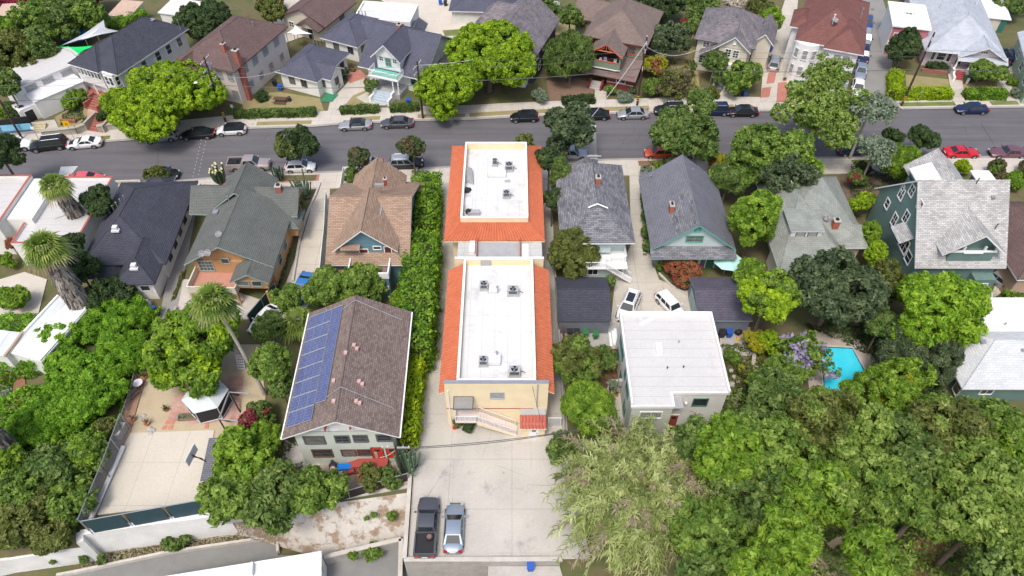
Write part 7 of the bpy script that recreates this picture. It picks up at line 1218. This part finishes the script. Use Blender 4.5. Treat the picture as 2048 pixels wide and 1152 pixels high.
# court and yard furniture
t=thing('basketball_hoop','basketball hoop with clear backboard leaning over the pale court','basketball hoop',P(430,948),rad(170)); MB().tube([(0,0,0),(0,0,1.9),(.5,0,2.9)],.07,8).build('pole',BLACK,t); MB().tube([(.3,0,2.5),(1.3,0,3.3)],.05,6).tube([(.5,0,2.9),(1.3,0,2.9)],.05,6).build('support_arm',BLACK,t)
o=MB().box(1.3,-.9,2.7,1.34,.9,3.8).build('backboard',plain('clear backboard',(.72,.74,.74),.7),t); k=MB(); [k.tube([(1.32,*p),(1.32,*q)],.05,4) for p,q in (((-.9,2.7),(.9,2.7)),((.9,2.7),(.9,3.8)),((.9,3.8),(-.9,3.8)),((-.9,3.8),(-.9,2.7)))]; k.build('frame',WHITE,o); MB().tube([(1.62+.23*math.cos(a),.23*math.sin(a),2.95) for a in [i*.5236 for i in range(13)]],.02,4,cap=False).build('rim',plain('hoop orange',(.6,.15,.03),.5),t)
h=House('garden_shed','small grey-roofed shed beside the court under the green tree','shed',(403,960),(440,960),2.1,4); h.body(.1,.1,2.6,4.0,0,2.1,BEIGE); MB().slab([(-.1,-.1,2.15),(2.9,-.1,2.15),(2.9,4.3,2.4),(-.1,4.3,2.4)],[(0,1,2,3)],.1).build('roof',[MIDG,GTR],h.o); h.door('F',1.2,.05,.8,1.8)
t=thing('swing_frame','grey and black pipe swing frame over the brick patio','swing frame',P(440,855)); k=MB(); A_=Vector(P(438,838,2.2))-Vector(P(440,855)); B_=Vector(P(458,784,2.2))-Vector(P(440,855)); k.tube([A_,B_],.09,8); k.build('crossbar',METAL,t)
for e,nm in ((A_,'leg'),(B_,'leg')):
    for s in (-1,1): MB().tube([e,(e.x+.9*(1 if s>0 else .2),e.y-1.1*s,-2.2+e.z-.0 if False else 0)],.08,7).build(nm,DKMET,t)
for (q1,q2) in (((438,838),(480,842)),((458,784),(500,787))): a=Vector(P(*q1,2.2))-Vector(P(440,855)); b=Vector(P(*q2,2.2))-Vector(P(440,855)); MB().tube([a,b],.07,7).build('side_bar',METAL,t)
t=thing('round_table','round white table on the upper deck','table',P(282,776)); MB().cyl(0,0,.95,1.0,.5,n=20).build('tabletop',LILAC,t); MB().tube([(0,0,.95),(0,0,.0)],.04,6).build('leg',DKMET,t)
t=thing('garden_bench','dark wooden bench below the round table on the deck','bench',P(273,793),rad(65)); MB().box(-.6,-.2,.4,.6,.25,.45).build('seat',plain('grey brown timber',(.22,.17,.14),.9),t); MB().box(-.6,.22,.45,.6,.28,.9).build('backrest',MATS['grey brown timber'],t); [MB().box(s*.55-.04,-.18,0,s*.55+.04,.22,.4).build('leg',MATS['grey brown timber'],t) for s in(-1,1)]
t=thing('storage_cabinet','white boxy cabinet at the corner of deck and court','cabinet',P(242,870,0),rad(-8)); MB().box(-.55,-.7,.1,.55,.7,1.2).build('cabinet_body',LILAC,t); MB().box(-.6,-.75,1.2,.6,.75,1.27).build('lid',WHITE,t)
TER=plain('terracotta',(.45,.16,.08),.8)
def pot(label,px,py,r,m,n=14,L=.6,z=0):
    t=thing('potted_plant',label,'potted plant',P(px,py,z)); MB().tube([(0,0,0),(0,0,r*1.5)],[r*.7,r],12).build('pot',TER,t); V=[]; rr=random.Random(int(px))
    for i in range(n):
        a=i*2.4; el=rr.uniform(.5,1.4); d=Vector((math.cos(a)*math.cos(el),math.sin(a)*math.cos(el),math.sin(el))); s=Vector((-math.sin(a),math.cos(a),0))*.06; o=Vector((0,0,r*1.4)); e=o+d*L; m_=o+d*L*.5; V+=[o-s*.5,o+s*.5,m_+s,m_-s,m_-s,m_+s,e+s*.1,e-s*.1]
    mesh4('leaves',np.array([tuple(v) for v in V]),np.array([rr.random() for _ in range(2*n)]),LM[m],t)
pot('tall spiky plant in a terracotta pot by the deck top',291,758,.28,'mid',14,1.0); pot('potted succulent left of the brick patio',334,822,.25,'olive',16,.6); pot('grey-leaved pot on the deck end',268,842,.3,'straw',18,.7); pot('pale dry plant pot near the court edge',296,850,.28,'straw',18,.7); pot('potted plant at the pool deck corner',1615,680,.28,'mid',10,.5); pot('small dark pot by the wall of flat house',1232,792,.25,'mid',12,.5); pot('potted shrub left of the white corner house front',1568,163,.25,'mid',16,.5); pot('second potted shrub at the white corner house front',1580,164,.25,'mid',16,.5)
t=thing('planter_box','raised wooden planter with agave and golden barrel on the patio','planter',P(384,836),rad(3)); k=MB().box(-1.3,-.4,0,1.3,-.3,.4).box(-1.3,.3,0,1.3,.4,.4).box(-1.3,-.3,0,-1.2,.3,.4).box(1.2,-.3,0,1.3,.3,.4); k.build('box_sides',MATS['grey brown timber'],t); MB().box(-1.2,-.3,.02,1.2,.3,.3).build('soil',SOIL,t); MB().ball((.9,0,.45),.32,12,8).build('barrel_cactus',plain('golden green',(.28,.22,.03),.8),t)
def rocks(label,pts,r,m=CONC,z=0):
    for i,(px,py) in enumerate(pts):
        rr=random.Random(int(px*7+py)); k=MB(); k.ball((0,0,r*.3),r*rr.uniform(.7,1.2),7,5,zs=.6); k.v=[(a+rr.uniform(-.15,.15)*r,b+rr.uniform(-.15,.15)*r,c) for a,b,c in k.v]; tag(k.build('garden_rock',m),label%(['first','second','third','fourth','fifth','sixth','seventh','eighth','ninth'][i]),'rock','loose garden rocks').location=P(px,py,z)
rocks('grey rock, %s from the left, between deck and court',[(282,838),(289,833),(300,858),(308,862),(303,868)],.3); rocks('pale rock, %s counted in the bed beside the white flat house',[(1462,742),(1468,755),(1464,770),(1475,762),(1490,728),(1510,735),(1480,738),(1466,800),(1470,812)],.35)
t=thing('stepladder','white slatted step ladder leaning under the slender palm','ladder',P(484,740)); k=MB(); [k.box(-.35,-.05+i*.12,.2+i*.3,.35,.12+i*.12,.24+i*.3) for i in range(6)]; k.build('rungs',LILAC,t); MB().tube([(-.38,-.1,0),(-.38,.75,2)],.04,5).tube([(.38,-.1,0),(.38,.75,2)],.04,5).build('rails',LILAC,t)
t=thing('parked_motorcycle','motorcycle with pink windscreen and cover against the pale green wall','motorcycle',P(668,938),rad(-75)); MB().tube([(-.7,0,.3),(-.7,.001,.3)],.01,4).build('axle',METAL,t)
for xx in(-.7,.7): MB().tube([(xx,-.07,.32),(xx,.07,.32)],.32,14).build('wheel',BLACK,t)
MB().ball((0,0,.7),.4,10,6,zs=.6).box(-.8,-.12,.75,-.1,.12,.85).build('frame_body',DKMET,t); MB().ball((.55,0,1.0),.3,10,6,zs=.8).build('windscreen',plain('pink shell',(.65,.4,.36),.4),t); MB().tube([(.5,-.4,1.1),(.45,0,1.05),(.5,.4,1.1)],.03,5).build('handlebar',CHROME,t)
t=thing('storage_chest','bright blue chest on the ground left of the red steps','chest',P(690,938),rad(4)); MB().box(-.6,-.28,.02,.6,.28,.5).build('chest_body',plain('bright blue',(.0,.16,.55),.4),t); MB().box(-.63,-.31,.5,.63,.31,.56).build('lid',MATS['bright blue'],t)
tag(MB().tube([(0,0,.0),(0,0,.12)],.42,16).tube([(0,0,.12),(0,0,.16)],.2,12).build('loose_tyre',DKMET),'tyre lying at the end of the blue chest','tyre').location=P(701,940)
for px,py,rz,lb in ((986,846,20,'aqua plastic chair by the facade foot'),):
    pass
def chair(label,px,py,rz,m,z=0):
    t=thing('garden_chair',label,'chair',P(px,py,z),rad(rz)); MB().box(-.25,-.25,.4,.25,.25,.45).build('seat',m,t); MB().box(-.25,.22,.45,.25,.27,.9).build('backrest',m,t)
    for a in(-1,1):
        for b in(-1,1): MB().tube([(a*.23,b*.22,0),(a*.21,b*.2,.4)],.025,5).build('leg',m,t)
chair('aqua plastic chair by the facade foot',1038,846,20,MINTT); chair('white chair on the upstairs porch of the dark red house',1202,127,30,LILAC,3.3); chair('white chair at the right of the upstairs porch',1229,131,-20,LILAC,3.3); chair('chair draped in pale blue cloth on the upstairs porch',1210,126,0,plain('pale blue cloth',(.4,.48,.65),.9),3.3); chair('white chair on the pink bungalow porch',1922,123,0,WHITE,.9)
t=thing('picnic_table','brown picnic table on the dry lawn','table',P(562,205),rad(-5)); MB().box(-1,-.4,.7,1,.4,.76).build('tabletop',BROWN,t); [MB().box(-1,s*.75-.13,.42,1,s*.75+.13,.46).build('bench_seat',BROWN,t) for s in(-1,1)]; [MB().tube([(x_,-.7,0),(x_,.7,.0+.42)],.04,4).tube([(x_,.7,0),(x_,-.7,.42)],.04,4).tube([(x_,0,.2),(x_,0,.7)],.05,4).build('leg',BROWN,t) for x_ in(-.8,.8)]
tag(MB().cyl(0,0,0,.7,.3,.25,10).ball((0,0,.75),.27,10,5,zs=.6).build('barbecue',DKMET),'round dark barbecue next to the picnic table','barbecue').location=P(580,203)
for px,py,rz,lb in ((705,142,-60,'brown bench outside the long bungalow'),): 
    t=thing('garden_bench',lb,'bench',P(px,py),rad(rz)); MB().box(-.7,-.2,.4,.7,.2,.46).build('seat',BROWN,t); MB().box(-.7,.18,.46,.7,.24,.9).build('backrest',BROWN,t); [MB().box(s*.6-.04,-.18,0,s*.6+.04,.18,.4).build('leg',BROWN,t) for s in(-1,1)]
tag(MB().tube([(0,0,0),(0,0,1.7)],[.28,.02],9).build('folded_parasol',plain('pale pink canvas',(.5,.42,.42),.9)),'folded pale parasol beside the agave-like shrub','parasol').location=P(1214,788)
for i,(px,lb) in enumerate(((1221,'left'),(1227,'middle'),(1231,'right'))): tag(MB().box(-.15,-1.0,0,.15,1.0,.08+.1*i).box(-.13,-.98,.08+.1*i,.13,.98,.12+.1*i).build('white_board',WHITE),lb+' white board leaning by the flat house corner','board').location=P(px,680-i*3)
t=thing('hose_reel','coiled aqua garden hose on the concrete','hose',P(968,852)); MB().tube([(.45*math.cos(a*.5)*(1-.02*a),.28*math.sin(a*.5),.03+.004*a) for a in range(40)],.025,4).tube([(.3,.2,.04),(1.2,.5,.04),(1.5,.2,.04)],.02,4).build('hose',MINTT,t)
t=thing('plant_pot','bright red pot in the corner bed','pot',P(909,858)); MB().tube([(0,0,0),(0,0,.32)],[.16,.22],12).build('pot_body',plain('bright red plastic',(.7,.02,.01),.4),t)
t=thing('rubble_pile','pile of tools, black sack and boxes beside the blue bin','clutter',P(1482,668)); MB().ball((-.4,0,.4),.45,9,6).build('black_sack',BLACK,t); MB().box(.1,-.3,0,.9,.3,.55,0,.3).build('box',plain('yellow brown card',(.4,.24,.08),.8),t); MB().tube([(0,.3,0),(.4,.5,1.4)],.03,4).tube([(.3,.3,0),(.1,.6,1.3)],.03,4).build('tool_handles',BEIGE,t)
tag(MB().ball((0,0,.15),.28,8,5).build('yellow_bucket',plain('yellow plastic',(.6,.34,.03),.5)),'yellow bucket in front of the black sack','bucket').location=P(1476,680)
for px,py,lb,c in ((148,75,'blue tarpaulin heap behind the grey shade sail',(.0,.2,.6)),): 
    k=MB(); k.ball((0,0,.2),2.2,12,6,zs=.6); rr=random.Random(5); k.v=[(a,b,max(0,c_+rr.uniform(-.3,.5))) for a,b,c_ in k.v]; tag(k.build('tarpaulin_heap',plain('blue tarpaulin',c,.5)),lb,'tarpaulin').location=P(px,py,1.5)
tag(MB().box(-.6,-.35,0,.6,.35,.5).box(-.5,-.25,.5,.5,.25,.9).build('ac_box',LILAC),'white box on the ground below the slate house corner','box').location=P(292,612)
# person behind the black suv
def person(label,px,py,rz):
    t=thing('person',label,'person',P(px,py,.15),rad(rz)); J=[(0,0,.92,.15),(0,0,1.12,.13),(0,0,1.38,.16),(0,.0,1.50,.06),(0,.01,1.60,.10),(0,.0,1.70,.09),(-.2,0,1.40,.06),(-.27,-.03,1.14,.045),(-.2,-.2,1.02,.035),(.2,0,1.40,.06),(.27,-.03,1.14,.045),(.2,-.2,1.02,.035),(-.1,0,.86,.1),(-.12,.03,.48,.07),(-.12,0,.08,.05),(-.12,-.17,.04,.04),(.1,0,.86,.1),(.12,-.03,.48,.07),(.12,.02,.08,.05),(.12,-.15,.04,.04)]
    E=[(0,1),(1,2),(2,3),(3,4),(4,5),(2,6),(6,7),(7,8),(2,9),(9,10),(10,11),(0,12),(12,13),(13,14),(14,15),(0,16),(16,17),(17,18),(18,19)]
    me=bpy.data.meshes.new('body'); me.from_pydata([j[:3] for j in J],E,[]); o=bpy.data.objects.new('body',me); COL.objects.link(o); o.parent=t; m=o.modifiers.new('s','SKIN')
    for i,j in enumerate(J): me.skin_vertices[0].data[i].radius=(j[3],j[3]*.8)
    me.skin_vertices[0].data[0].use_root=True; o.modifiers.new('u','SUBSURF').levels=2; me.materials.append(plain('dark clothes',(.015,.015,.02),.9))
    MB().ball((0,.02,1.66),.11,10,7).build('hair',BLACK,t); MB().ball((0,-.1,1.6),.055,8,6).ball((-.2,-.22,1.0),.045,7,5).ball((.2,-.22,1.0),.045,7,5).build('skin',plain('skin',(.4,.22,.15),.6),t); MB().ball((0,-.13,1.27),.14,9,6,zs=1.3).build('shirt',WHITE,t)
person('person in black clothes with a white chest panel standing behind the black suv',846,334,10)
